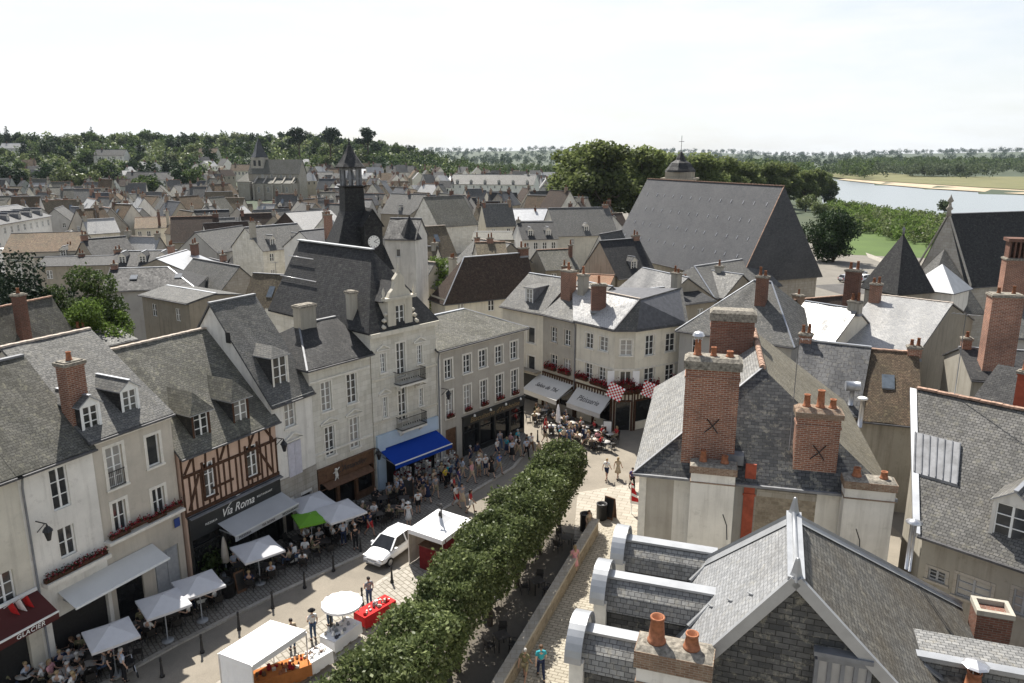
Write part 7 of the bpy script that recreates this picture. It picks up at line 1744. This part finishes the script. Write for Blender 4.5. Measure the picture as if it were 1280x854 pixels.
for (px, py), z, hd, lab, kind, sh_, lg, hr, hc_, skn, hat, bag in WALKERS:
    lab = lab.replace('sitting place by', 'standing by')
    person(feet(px, py, z), R(hd), lab, kind, sh_, lg, hr, hc_, skn, hat, bag, s=.62 if lab.startswith('child') else rr.uniform(.96, 1.03))
rw = random.Random(21)
for k in range(34):
    t_ = rw.random(); q_ = P(500, 640).lerp(P(668, 560), t_) if k < 26 else P(672, 556).lerp(P(742, 565), rw.random()); q_ = q_+Vector((rw.uniform(-1, 1)*.9-.4, rw.uniform(-.9, .9)+.4, 0))
    sh_ = rw.choice(['white', 'white', 'pale', 'navy', 'red', 'black', 'beige', 'grey', 'teal', 'pink', 'denim']); lg_ = rw.choice([('shorts', 'khaki'), ('shorts', 'navy'), ('trousers', 'denim'), ('trousers', 'black'), ('skirt', 'navy'), ('shorts', 'beige')]); hr_ = rw.choice(['short', 'long'])
    person((q_.x, q_.y, PZ), R(rw.choice([35, 50, 215, 230, 130, 310])+rw.uniform(-20, 20)), '%s haired person in %s top and %s %s strolling by the %s' % (hr_, sh_, lg_[1], lg_[0], 'blue awning' if t_ < .5 and k < 26 else 'biscuit shop' if k < 26 else 'side street mouth'), rw.choice(['walk', 'walk', 'walk', 'stand', 'talk']), sh_, lg_, hr_, rw.randrange(4), rw.randrange(2), None, rw.choice([None, None, None, 'navy']), s=rw.uniform(.88, 1.04), group='strollers in the street')
# ================================================================ cafe furniture
def mk_chair():
    t_ = link('cafe_chair', None); t_['category'] = 'chair'
    MB().box(-.21, .21, -.21, .21, .43, .47).build('seat', M['chairm'], t_)
    b_ = MB(); b_.hexa([(-.21, .17, .5), (.21, .17, .5), (.21, .2, .5), (-.21, .2, .5)], [(-.2, .25, .86), (.2, .25, .86), (.2, .28, .86), (-.2, .28, .86)]); b_.build('backrest', M['chairm'], t_)
    for x in (-.18, .18):
        for y in (-.18, .18): MB().tube([(x, y, .43), (x*1.1, y*1.1, 0)], .018, 6).build('leg', M['black'], t_)
    for x in (-.22, .22): MB().tube([(x, -.18, .47), (x, -.16, .66), (x, .2, .68)], .015, 6).build('armrest', M['chairm'], t_)
    return t_
def mk_table(top):
    t_ = link('cafe_table', None)
    MB().lathe((0,0,.72), [(.38, 0), (.4, .01), (.4, .03), (0, .031)], 18).build('top', M[top], t_)
    MB().tube([(0,0,.03), (0,0,.72)], .03, 8).build('stem', M['black'], t_)
    MB().lathe((0,0,0), [(.24, 0), (.22, .03), (.04, .05)], 12).build('base', M['black'], t_); return t_
def mk_rect():
    t_ = link('cafe_table', None); MB().box(-.35, .35, -.35, .35, .71, .745).build('top', M['tabledark'], t_)
    for x in (-.3, .3):
        for y in (-.3, .3): MB().box(x-.02, x+.02, y-.02, y+.02, 0, .71).build('leg', M['black'], t_)
    return t_
CH, TR, TD = mk_chair(), mk_table('table'), mk_rect(); used = set()
def place(proto, loc, rz, label, cat, group):
    if id(proto) not in used:
        used.add(id(proto)); proto.location = loc; proto.rotation_euler = (0, 0, rz); return tag(proto, label, cat, group)
    c_ = dup(proto, loc, rz, label, group); c_['category'] = cat; return c_
SHIRTS = list(CLOTH); sat = 0
def cafe_set(p, spot, tbl=TR, n=4, occ=.4, z=PZ, r_=.72):
    global sat
    place(tbl, (p[0], p[1], z), rr.uniform(0, .6), '%s cafe table %s' % ('round pale' if tbl is TR else 'square dark', spot), 'table', 'cafe tables')
    a0_ = rr.uniform(0, 6.28)
    for k in range(n):
        a_ = a0_+6.283*k/n+rr.uniform(-.2, .2); x, y = p[0]+r_*math.cos(a_), p[1]+r_*math.sin(a_); rz = a_-math.pi/2
        place(CH, (x, y, z), rz, 'dark woven cafe chair %s' % spot, 'chair', 'cafe chairs')
        if rr.random() < occ and sat < 90:
            sc_ = rr.choice(['white', 'white', 'grey', 'navy', 'pale', 'red', 'beige', 'black', 'pink', 'olive']); lc = rr.choice(['denim', 'black', 'khaki', 'navy'])
            person((x, y, z), rz, 'person in %s top seated %s' % (sc_, spot), 'sit', sc_, ('trousers', lc), rr.choice(['short', 'long']), rr.randrange(4), rr.randrange(2), s=rr.uniform(.96, 1.02), group='cafe guests'); sat += 1
def grid_sets(px_list, spot, tbl=TR, z=PZ, n=4, occ=.45, zt=.74):
    for px, py in px_list: p = P(px, py, zt+z); cafe_set((p.x, p.y), spot, tbl, n, occ, z)
grid_sets([(55, 830), (68, 817), (83, 838), (31, 843), (108, 832), (72, 850), (15, 838), (95, 818), (40, 815)], 'by the maroon awning', TR, occ=.6)
grid_sets([(118, 820), (150, 812), (128, 806)], 'under the leftmost shaded white parasol', TD)
grid_sets([(196, 773), (216, 766), (180, 780)], 'under the second shaded white parasol', TD)
grid_sets([(250, 745), (266, 738)], 'under the third shaded white parasol', TD)
grid_sets([(312, 716), (335, 706), (348, 692), (300, 705)], 'before the restaurant awning', TD, occ=.35)
grid_sets([(372, 672), (392, 664), (405, 676), (380, 690)], 'around the green parasol', TD)
grid_sets([(428, 660), (412, 652), (440, 650)], 'under the far shaded white parasols', TD)
grid_sets([(462, 630), (478, 622), (472, 642), (490, 634), (505, 622), (455, 640), (488, 612)], 'before the brown shopfront', TD, occ=.2)
grid_sets([(680, 512), (700, 522), (716, 528), (733, 533), (748, 538), (762, 542), (690, 532), (708, 538), (725, 544), (742, 549), (670, 518), (757, 552)], 'on the pastry shop terrace', TR, .02, occ=.6)
for k in range(9):
    p = wp(-9+2.7*k, 1.5+(k % 2)*2.0); cafe_set((p.x, p.y), 'under the clipped limes', TD, 3, .3, .02)
# parasols
def parasol(px, py, lab, mat='para', w=2.7, z=2.75, hd=None, rise=.45, sq=True):
    p = P(px, py, z); t_ = thing('parasol', lab, 'parasol', (p.x, p.y, PZ), R(hd if hd is not None else 40), 'cafe parasols'); z -= PZ
    MB().tube([(0,0,.05), (0,0,z)], .03, 8).lathe((0,0,0), [(.3, 0), (.3, .06), (.05, .08)], 12).build('pole', M['greyp'], t_)
    m = MB(); h_ = w/2; n = 4; c_ = [(-h_, -h_), (h_, -h_), (h_, h_), (-h_, h_)] if sq else [(h_*math.cos(2*math.pi*i/14), h_*math.sin(2*math.pi*i/14)) for i in range(14)]; n = len(c_)
    for i in range(n):
        a_, b_ = c_[i], c_[(i+1) % n]; md = ((a_[0]+b_[0])/2*.985, (a_[1]+b_[1])/2*.985, z-rise-.03)
        A2, B2 = (a_[0], a_[1], z-rise), (b_[0], b_[1], z-rise)
        m.poly([A2, md, (0, 0, z)], 0).poly([md, B2, (0, 0, z)], 0)
        lo = lambda q_: (q_[0], q_[1], q_[2]-.12)
        m.poly([A2, md, lo(md), lo(A2)]).poly([md, B2, lo(B2), lo(md)])
    m.build('canopy', M[mat], t_)
    m = MB()
    for i in range(n): m.bar((0, 0, z-.08), (c_[i][0]*.98, c_[i][1]*.98, z-rise-.02), .02)
    m.build('ribs', M['greyp'], t_)
parasol(137, 782, 'leftmost shaded white square parasol over the lower left terrace', w=2.05); parasol(203, 743, 'shaded white square parasol in front of the grey painted door', w=2.1); parasol(247, 720, 'shaded white square parasol left of the bushy planter', w=2.1)
parasol(321, 677, 'shaded white square parasol before the restaurant awning', w=2.3); parasol(388, 620, 'shaded white square parasol before the brown shop, left one', w=2.5); parasol(424, 630, 'shaded white square parasol before the brown shop, right one', w=2.5)
parasol(388, 642, 'small green square parasol', 'green', 1.9, 2.45, 30, .25)
for px, py, lab, mat in [(279, 672, 'closed ecru parasol beside the restaurant planter', 'ecru'), (698, 505, 'closed white parasol at the tea room terrace', 'canvas')]:
    p = P(px, py, 2.5); t_ = thing('closed_parasol', lab, 'parasol', (p.x, p.y, PZ if px < 500 else .02)); MB().tube([(0,0,0), (0,0,2.45)], .03, 8).lathe((0,0,0), [(.28, 0), (.28, .06), (.05, .08)], 10).build('pole', M['greyp'], t_)
    MB().lathe((0,0,.75), [(.12, 0), (.24, .1), (.2, .7), (.13, 1.3), (.05, 1.65), (0, 1.7)], 9).build('folded_canopy', M[mat], t_)
# bollards, boards, bins, planters
def bollard(p, lab):
    t_ = thing('bollard', lab, 'bollard', p, 0, 'iron bollards')
    t_['category'] = 'bollard'; link('post', cached('boll', lambda: MB().lathe((0,0,0), [(.11, 0), (.11, .1), (.075, .14), (.06, .55), (.045, .82), (.07, .86), (.045, .9), (.065, .96), (.05, 1.03), (0, 1.06)], 10).data('post', M['black'])), t_)
for px, py in [(253, 816), (299, 787), (341, 760), (381, 735), (417, 714), (451, 691), (203, 846)]: bollard(feet(px, py, .02), 'dark iron bollard along the shaded kerb')
for px, py in [(490, 728), (453, 756), (414, 790)]: bollard(feet(px, py, .02), 'dark iron bollard along the pale market paving')
bollard(feet(733, 580, .02), 'lone dark bollard past the far end of the hedge'); bollard(feet(672, 552, .02), 'lone dark bollard at the biscuit shop corner')
def aboard(px, py, lab, hd=40, w=.65, hh_=1.1, mat='letterw', z=PZ):
    t_ = thing('menu_board', lab, 'menu board', feet(px, py, z), R(hd)); 
    for s in (-1, 1):
        m = MB(); m.hexa([(-w/2, s*.28, 0), (w/2, s*.28, 0), (w/2, s*.25, 0), (-w/2, s*.25, 0)], [(-w/2, s*.03, hh_), (w/2, s*.03, hh_), (w/2, s*.0, hh_), (-w/2, s*.0, hh_)]); o = m.build('board', M['black'] if mat != 'frame' else M['woodbrown'], t_)
        m = MB(); q = lambda x, z_: (x, s*(.285-.25*z_/hh_), z_); m.poly([q(-w/2+.06, .15), q(w/2-.06, .15), q(w/2-.06, hh_-.08), q(-w/2+.06, hh_-.08)]); m.build('menu', M['letterw' if mat == 'letterw' else 'black'], o)
aboard(252, 760, 'white menu board on an easel under the third shaded white parasol'); aboard(300, 738, 'black chalkboard by the dark planter', 50, .6, 1.2, 'frame'); aboard(366, 703, 'white menu board before the restaurant terrace'); aboard(509, 622, 'framed chalkboard standing before the brown shopfront', 20, .9, 1.5, 'frame'); aboard(759, 546, 'white menu board at the pastry shop door', -10, .8, 1.5, z=.02); aboard(762, 647, 'open wooden sign frame beside the dark bin on the plaza', -40, .8, 1.5, 'frame', .02); aboard(437, 668, 'white menu board under the far shaded white parasols', 30)
def barrel(px, py, lab, rad=.38, hh_=1.0, mat='black', plant=False, z=.02, cat='bin'):
    t_ = thing('waste_bin' if cat == 'bin' else 'planter', lab, cat, feet(px, py, z))
    MB().lathe((0,0,0), [(rad*.85, 0), (rad, .05), (rad, hh_-.06), (rad*1.06, hh_-.05), (rad*1.06, hh_), (rad*.8, hh_), (rad*.78, hh_-.15), (0, hh_-.15)], 14).build('tub', M[mat], t_)
    if plant:
        rng = np.random.default_rng(int(px)); n = 500; p_ = rng.normal(0, 1, (n, 3))*np.array([.34, .34, .4])+np.array([0, 0, hh_+.45]); v, f_ = leafquads(p_, .22, rng); link('foliage', npmesh('foliage', v, f_, M['leaf_mid']), t_)
barrel(752, 649, 'dark ribbed bin on the sunny plaza', .36, 1.15); barrel(732, 663, 'second dark bin by the end of the terrace wall', .38, 1.2); barrel(286, 745, 'dark tub planter beside the black chalkboard', .36, .9, 'black', False, PZ, 'planter'); barrel(262, 722, 'tub planter with a bushy green plant by the restaurant front', .35, .6, 'black', True, PZ, 'planter'); barrel(272, 712, 'second bushy tub plant by the restaurant front', .35, .6, 'black', True, PZ, 'planter')
# red banner on a pole at the slate house corner
p = feet(789, 642, .02); t_ = thing('banner_pole', 'drooping red and white banner on a pole by the slate house wall', 'banner', p)
MB().tube([(0,0,0), (-.1, 0, 2.4)], .025, 6).build('pole', M['whitep'], t_)
m = MB()
for i in range(8):
    z0 = 2.35-.2*i; w_ = .16+.07*i; m.poly([(-.1, 0, z0), (-.1+w_, .1*math.sin(i), z0-.15), (-.1+w_+.05, .1*math.sin(i+1), z0-.37), (-.08, 0, z0-.2)], i % 3 == 1)
m.build('banner', [M['red'], M['canvas']], t_)
t_ = thing('pram', 'black pram pushed along the lower left terrace edge', 'pram', feet(163, 846, PZ), R(40))
MB().lathe((0,0,.5), [(.1, 0), (.26, .1), (.3, .3), (.28, .31), (.05, .12)], 12).build('seat', M['black'], t_)
for x in (-.25, .25):
    for y in (-.3, .3): MB().tube([(x-.02, y, .15), (x+.02, y, .15)], .14, 12).build('wheel', M['tyre'], t_)
MB().bar((-.24, -.3, .15), (-.2, .3, .95), .025).bar((.24, -.3, .15), (.2, .3, .95), .025).bar((-.2, .3, .95), (.2, .3, .95), .03).build('handle', M['alum'], t_)
# ================================================================ postcard racks under the blue awning
k_ = 0
for px, py in [(497, 618), (511, 612), (523, 607), (536, 603), (548, 600), (558, 596), (505, 603), (530, 595), (566, 590)]:
    p = P(px, py, PZ); t_ = thing('postcard_rack', 'spinning postcard rack under the blue awning', 'rack', (p.x, p.y, PZ), k_*.7, 'postcard racks'); k_ += 1
    MB().tube([(0,0,0), (0,0,1.75)], .03, 8).lathe((0,0,0), [(.3, 0), (.28, .04), (.04, .06)], 10).build('stand', M['greyp'], t_)
    m = MB(); rng = random.Random(k_)
    for i in range(6):
        for j in range(9):
            a_ = i*math.pi/3; z0 = .3+.16*j; c_, s_ = math.cos(a_), math.sin(a_); w_ = .09; m.mesh([(.22*c_-w_*s_, .22*s_+w_*c_, z0), (.22*c_+w_*s_, .22*s_-w_*c_, z0), (.24*c_+w_*s_, .24*s_-w_*c_, z0+.13), (.24*c_-w_*s_, .24*s_+w_*c_, z0+.13)], [(0, 1, 2, 3)], rng.randrange(4))
    m.build('postcards', [M['letterw'], M['denim'] if 'denim' in M else M['greyp'], M['ecru'], M['darkred']], t_)
# ================================================================ market stalls
def stall_tent(label, corners, zr, mat='canvas', walls=(), z0=0.02, valance=.28, wallm='canvas'):
    c_ = [Vector(q) for q in corners]; o_ = sum(c_, Vector())/4; t_ = thing('market_tent', label, 'tent', (o_.x, o_.y, z0)); c_ = [q-Vector((o_.x, o_.y, z0)) for q in c_]
    for q in c_: MB().bar((q.x, q.y, 0), (q.x, q.y, q.z-.02), .045).build('pole', M['alum'], t_)
    m = MB(); pk = Vector((0, 0, zr)); n = 5
    if zr > c_[0].z+.3:
        for i in range(4):
            a_, b_ = c_[i], c_[(i+1) % 4]
            for k in range(n):
                f0, f1 = k/n, (k+1)/n; sag = lambda f, q: q.lerp(pk, f)-Vector((0, 0, .22*math.sin(math.pi*f)))
                m.poly([sag(f0, a_), sag(f0, b_), sag(f1, b_), sag(f1, a_)], 0)
            m.poly([a_, b_, b_-Vector((0,0,valance)), a_-Vector((0,0,valance))])
    else:
        e = [q+Vector((0, 0, zr-c_[0].z if i in (2, 3) else 0)) for i, q in enumerate(c_)]; m.slab(e, .03)
        for i in range(4): m.poly([e[i], e[(i+1) % 4], e[(i+1) % 4]-Vector((0,0,valance)), e[i]-Vector((0,0,valance))])
    m.build('roof', M[mat], t_)
    for i, mt in walls:
        a_, b_ = c_[i]*.985, c_[(i+1) % 4]*.985; m = MB(); n = 10
        for k in range(n):
            w_ = lambda k_: a_.lerp(b_, k_/n)+(b_-a_).cross(Vector((0,0,1))).normalized()*.03*math.sin(k_*2.2)
            p0, p1 = w_(k), w_(k+1); m.poly([(p0.x, p0.y, .03), (p1.x, p1.y, .03), (p1.x, p1.y, c_[0].z-.1), (p0.x, p0.y, c_[0].z-.1)])
        m.build('side_cloth', M[mt], t_)
    return t_
A_, B_, D_ = P(510, 661.5, 2.35), P(553, 676, 2.35), P(589.5, 649, 2.35); C_3 = A_+D_-B_
tt = stall_tent('white peaked market tent with maroon side cloth behind the white car', [A_, B_, D_, C_3], 3.15, walls=[(3, 'ecru'), (1, 'darkred')])
u_ = (B_-A_).normalized()
m = MB(); mid = (A_*.35+B_*.65); t2 = thing('red_counter', 'maroon draped counter under the white peaked tent', 'counter', (mid.x, mid.y, .02), math.atan2(u_.y, u_.x))
MB().box(-.9, .55, .05, .7, 0, 1.5).build('drape', M['darkred'], t2); MB().box(-.95, .6, 0, .75, 1.5, 1.54).build('top', M['woodbrown'], t2)
A2, B2, C2, D2 = P(272.8, 816.6, 2.35), P(315, 832.5, 2.35), P(382.5, 790.3, 2.35), P(338.4, 777.8, 2.35)
stall_tent('flat white market canopy nearest to us at the bottom', [A2, B2, C2, D2], 2.45, walls=[(0, 'canvas')])
p = P(553, 702, 0); pl = thing('camera_pole', 'thin black pole with small brackets in front of the peaked tent', 'pole', (p.x, p.y, .0))
zt = Zat(630, p.y); MB().tube([(0,0,0), (0,0,zt)], .055, 8).build('pole', M['black'], pl); MB().bar((-.3, 0, zt), (.1, 0, zt-.25), .06).box(-.16, .02, -.1, .1, zt-.75, zt-.5).build('bracket', M['black'], pl)
def market_table(label, pa, pb, depth, mat, hh_=.8, goods=40, pal=('letterw', 'ecru', 'red', 'woodbrown'), legs=True, gs=.1, drop=.62, seed=1):
    """table from two front top corners (sight lines) running back by depth"""
    a_, b_ = P(*pa, hh_), P(*pb, hh_); u_ = b_-a_; u_.z = 0; W = u_.length; t_ = thing('market_table', label, 'market table', (a_.x, a_.y, .02), math.atan2(u_.y, u_.x))
    m = MB(); m.box(0, W, 0, depth, hh_-.05, hh_); n = max(4, int(W/.25))
    for k in range(n):
        y0, y1 = -.02-.03*(k % 2), -.02-.03*((k+1) % 2); d_ = drop+.05*math.sin(k*1.7)
        m.poly([(W*k/n, -.002, hh_), (W*(k+1)/n, -.002, hh_), (W*(k+1)/n, y1, hh_-d_), (W*k/n, y0, hh_-d_)])
    for x in (0, W): m.poly([(x, 0, hh_), (x, depth, hh_), (x, depth, hh_-drop*.9), (x, 0, hh_-drop*.9)])
    m.build('cloth', M[mat], t_)
    for x in (.08, W-.08):
        for y in (.08, depth-.08): MB().box(x-.02, x+.02, y-.02, y+.02, 0, hh_-.055).build('leg', M['alum'], t_)
    short = label.split(' with')[0].replace(' at the far end of the market', '').replace(' beside the round parasol', ' by round parasol'); rng = random.Random(seed)
    G = [MB() for _ in pal]
    for k in range(goods):
        x, y = rng.uniform(.12, W-.12), rng.uniform(.1, depth-.1); s = gs*rng.uniform(.5, 1.3); q = rng.randrange(len(pal)); h_ = s*rng.uniform(.6, 2.)
        o = MB().lathe((0,0,0), [(s*.5, 0), (s*.55, h_*.4), (s*.35, h_*.8), (s*.4, h_), (0, h_)], 8) if rng.random() < .5 else MB().box(-s*.6, s*.6, -s*.45, s*.45, 0, h_*.6)
        oo = link(o and 'ware', o.data('ware', M[pal[q]]), None, t_.location+Vector((math.cos(t_.rotation_euler.z)*x-math.sin(t_.rotation_euler.z)*y, math.sin(t_.rotation_euler.z)*x+math.cos(t_.rotation_euler.z)*y, hh_+.001)), t_.rotation_euler.z+rng.uniform(-.5, .5))
        tag(oo, '%s %s on the %s' % ({'letterw': 'white', 'ecru': 'cream', 'red': 'red', 'woodbrown': 'brown', 'greyp': 'grey', 'orange': 'orange', 'navy': 'dark blue', 'alum': 'silver', 'flower': 'deep red', 'canvas': 'white', 'pot': 'terracotta'}.get(pal[q], pal[q]), 'jar' if len(o.f) > 6 else 'box', short), 'market ware', 'wares on the '+short)
    return t_
K6 = lambda x, y: (270+x/5.333, 720+y/5.333)
market_table('orange draped stall table with pottery', K6(200, 745), K6(638, 592), 1.0, 'orange', .85, 34, ('woodbrown', 'pot', 'flower', 'ecru'), seed=2, gs=.16)
market_table('white draped table with rows of small wares', K6(625, 590), K6(778, 500), .9, 'canvas', .8, 30, ('letterw', 'greyp', 'woodbrown', 'ecru'), seed=3, gs=.09)
market_table('white draped table beside the round parasol', K6(790, 445), K6(970, 310), 1.0, 'canvas', .8, 22, ('greyp', 'navy', 'letterw', 'ecru'), seed=4, gs=.13)
market_table('red draped table at the far end of the market', K6(990, 285), K6(1200, 165), .9, 'red', .75, 26, ('letterw', 'red', 'greyp', 'ecru'), seed=5, gs=.13)
parasol(427, 748, 'round white parasol over the market tables', 'canvas', 2.1, 2.15, 0, .22, False)
for px, py, lab, sh_, hat in [(413, 782, 'stallholder in maroon top at the white table', 'pink', None), (392, 800, 'stallholder in white with a black hat between the tables', 'white', 'black'), (462, 757, 'stallholder in grey seated at the red table', 'grey', None), (366, 812, 'stallholder in beige behind the pottery table', 'beige', None)]:
    person(feet(px, py, .02), R(220), lab, 'talk', sh_, ('trousers', 'denim'), 'short', 0, 0, hat)
# ================================================================ cars
def car(label, loc, rz, paint='carwhite', s=1., name='parked_car'):
    t_ = thing(name, label, 'car', loc, rz); t_.scale = (s,)*3
    def loft(st, m_, n=16, exp=3.2):
        m = MB(); rings_ = []
        for (x, zb, zt, hw) in st:
            ring_ = []
            for k in range(n):
                a_ = 2*math.pi*k/n+math.pi/n; c_, q_ = math.cos(a_), math.sin(a_); cx = math.copysign(abs(c_)**(2/exp), c_); cz = math.copysign(abs(q_)**(2/exp), q_)
                zz_ = (zb+zt)/2+cz*(zt-zb)/2; ring_.append((x, cx*hw*(1 if cz < .3 else 1-.07*(cz-.3)), zz_))
            rings_.append(ring_)
        for a_, b_ in zip(rings_, rings_[1:]):
            for k in range(n): m.poly([a_[k], a_[(k+1) % n], b_[(k+1) % n], b_[k]], 0, True)
        m.poly(list(reversed(rings_[0])), 0); m.poly(rings_[-1], 0); return m
    loft([(-1.9, .38, .72, .66), (-1.85, .28, .82, .76), (-1.6, .22, .9, .82), (-.9, .2, .95, .83), (0, .2, .95, .83), (.8, .2, .94, .83), (1.2, .22, .92, .82), (1.62, .26, .82, .79), (1.84, .3, .7, .72), (1.92, .36, .62, .62)], 0).build('body', M[paint], t_)
    rf_ = MB(); lo = [(-1.72, .9), (-1.45, .93), (.35, .93), (1.02, .9)]; 
    top = [(-1.42, -.55, 1.40), (-.55, 0, 1.46), (.25, 0, 1.42)]
    rf_.slab([(-1.45, -.58, 1.36), (-1.45, .58, 1.36), (-.5, .6, 1.45), (-.5, -.6, 1.45)][::-1], .05).slab([(-.5, -.6, 1.45), (-.5, .6, 1.45), (.28, .57, 1.39), (.28, -.57, 1.39)][::-1], .05)
    for s_ in (-1, 1):
        for a_, b_ in [((-1.75, s_*.76, .9), (-1.45, s_*.58, 1.36)), ((1.0, s_*.74, .9), (.28, s_*.57, 1.39)), ((-.45, s_*.79, .92), (-.42, s_*.6, 1.43))]: rf_.bar(a_, b_, .09, .06)
    rf_.build('roof', M[paint], t_)
    MB().poly([(1.02, -.7, .92), (1.02, .7, .92), (.29, .54, 1.38), (.29, -.54, 1.38)]).build('windscreen', M['shopglass'], t_)
    MB().poly([(-1.76, .7, .92), (-1.76, -.7, .92), (-1.46, -.55, 1.36), (-1.46, .55, 1.36)]).build('rear_window', M['shopglass'], t_)
    for s_ in (-1, 1):
        MB().poly([(.95, s_*.765, .93), (-.4, s_*.785, .93), (-.4, s_*.6, 1.42), (.26, s_*.58, 1.37)]).poly([(-.5, s_*.785, .93), (-1.68, s_*.76, .93), (-1.42, s_*.59, 1.35), (-.5, s_*.6, 1.43)]).build('side_window', M['shopglass'], t_)
        MB().box(1.58, 1.86, s_*.6-.14, s_*.6+.14, .56, .7).build('headlight', M['alum'], t_); MB().box(-1.9, -1.8, s_*.66-.07, s_*.66+.07, .55, .85).build('tail_light', M['red'], t_)
        MB().box(.62, .8, s_*.9-.07, s_*.9+.07, .92, 1.03).build('wing_mirror', M[paint], t_)
        for x in (-1.2, 1.22):
            w_ = MB().tube([(x, s_*.66, .29), (x, s_*.84, .29)], .29, 18).build('wheel', M['tyre'], t_); MB().tube([(x, s_*.835, .29), (x, s_*.855, .29)], .18, 14).build('rim', M['alum'], w_)
    MB().box(1.86, 1.95, -.62, .62, .3, .44).box(-1.96, -1.86, -.64, .64, .32, .48).build('bumper', M['greyp'] if paint == 'carwhite' else M['black'], t_)
    MB().box(1.95, 1.965, -.24, .24, .38, .47).build('number_plate', M['letterw'], t_)
    MB().box(1.89, 1.92, -.35, .35, .5, .6).build('grille', M['black'], t_); return t_
hd = math.atan2(-uS.y, -uS.x)
p = P(490, 693, .02); car('small white hatchback parked beside the peaked market tent', (p.x, p.y, .02), hd+R(6))
for px, py, lab, pt in [(1060, 352, 'silver grey car parked below the big dark tree', 'alum'), (1082, 352, 'pale car parked between the silver and the dark one', 'carwhite'), (1094, 362, 'dark car parked beside the pointed spire', 'black'), (1072, 344, 'blue grey car in the row behind by the dark tree', 'greyp')]:
    q = P(px, py, .06); car(lab, (q.x, q.y, .05), R(rr.uniform(20, 40)), pt)
# ================================================================ camera, light, sky
cam = bpy.data.cameras.new('camera'); cam.sensor_width = 36; cam.lens = F/1280*36; cam.clip_end = 30000; cam.clip_start = .2
co = bpy.data.objects.new('camera', cam); COL.objects.link(co); co.location = (0, 0, CAMZ); co.rotation_euler = (math.pi/2-TH, 0, 0); scene.camera = co
SUN_EL, SUN_AZ = R(54), R(-20)          # azimuth from +Y towards +X
sd = Vector((math.sin(SUN_AZ)*math.cos(SUN_EL), math.cos(SUN_AZ)*math.cos(SUN_EL), math.sin(SUN_EL)))
sl = bpy.data.lights.new('sun', 'SUN'); sl.energy = 5.0; sl.angle = R(.5); sl.color = (1, .95, .87)
so = bpy.data.objects.new('sun', sl); COL.objects.link(so); so.rotation_euler = sd.to_track_quat('Z', 'Y').to_euler(); so.location = (0, 40, 90)
w = bpy.data.worlds.new('World'); scene.world = w; w.use_nodes = True; nt = w.node_tree; bg = nt.nodes['Background']
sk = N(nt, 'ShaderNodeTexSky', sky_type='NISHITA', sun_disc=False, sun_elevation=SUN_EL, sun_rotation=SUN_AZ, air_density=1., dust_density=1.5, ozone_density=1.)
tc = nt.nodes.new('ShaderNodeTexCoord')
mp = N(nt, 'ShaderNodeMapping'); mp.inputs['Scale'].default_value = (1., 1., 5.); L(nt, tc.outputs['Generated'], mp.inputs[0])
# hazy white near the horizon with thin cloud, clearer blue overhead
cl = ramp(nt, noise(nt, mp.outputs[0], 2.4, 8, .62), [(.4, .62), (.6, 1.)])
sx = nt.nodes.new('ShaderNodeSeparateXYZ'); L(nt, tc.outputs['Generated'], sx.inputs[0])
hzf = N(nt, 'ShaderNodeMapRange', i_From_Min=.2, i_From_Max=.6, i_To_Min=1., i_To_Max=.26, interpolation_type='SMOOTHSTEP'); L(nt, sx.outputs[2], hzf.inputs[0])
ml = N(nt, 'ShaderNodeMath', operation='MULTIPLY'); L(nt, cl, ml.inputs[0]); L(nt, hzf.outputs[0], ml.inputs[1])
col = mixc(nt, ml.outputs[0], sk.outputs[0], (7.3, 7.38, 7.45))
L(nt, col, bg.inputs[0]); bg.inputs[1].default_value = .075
scene.view_settings.view_transform = 'Standard'; scene.view_settings.look = 'None'; scene.view_settings.exposure = .9; scene.view_settings.gamma = 1
scene.cycles.max_bounces = 6; scene.cycles.diffuse_bounces = 3; scene.cycles.glossy_bounces = 2; scene.cycles.transmission_bounces = 3; scene.cycles.transparent_max_bounces = 6; scene.cycles.volume_bounces = 0
scene.cycles.use_denoising = True; scene.cycles.sample_clamp_indirect = 6
# ================================================================ labels: look-alikes told apart by their place in the row
ORD = ['leftmost', 'second', 'third', 'fourth', 'fifth', 'sixth', 'seventh', 'eighth', 'ninth', 'tenth', 'eleventh', 'twelfth']
by = {}
bpy.context.view_layer.update()
for o in THINGS: by.setdefault(o['label'], []).append(o)
for lab, os_ in by.items():
    if len(os_) < 2: continue
    os_.sort(key=lambda o: proj(o.matrix_world.translation)[0])
    for i, o in enumerate(os_):
        n = len(os_)
        if i == 0: t = 'leftmost'
        elif i == n-1: t = 'rightmost'
        elif i < len(ORD) : t = ORD[i]+' from left'
        elif n-1-i < len(ORD): t = ORD[n-1-i]+' from right'
        else:
            k = i+1; t = '%d%s from left' % (k, 'th' if 10 <= k % 100 <= 20 else {1: 'st', 2: 'nd', 3: 'rd'}.get(k % 10, 'th'))
        o['label'] = lab+', '+t
        if 'group' not in o: o['group'] = lab
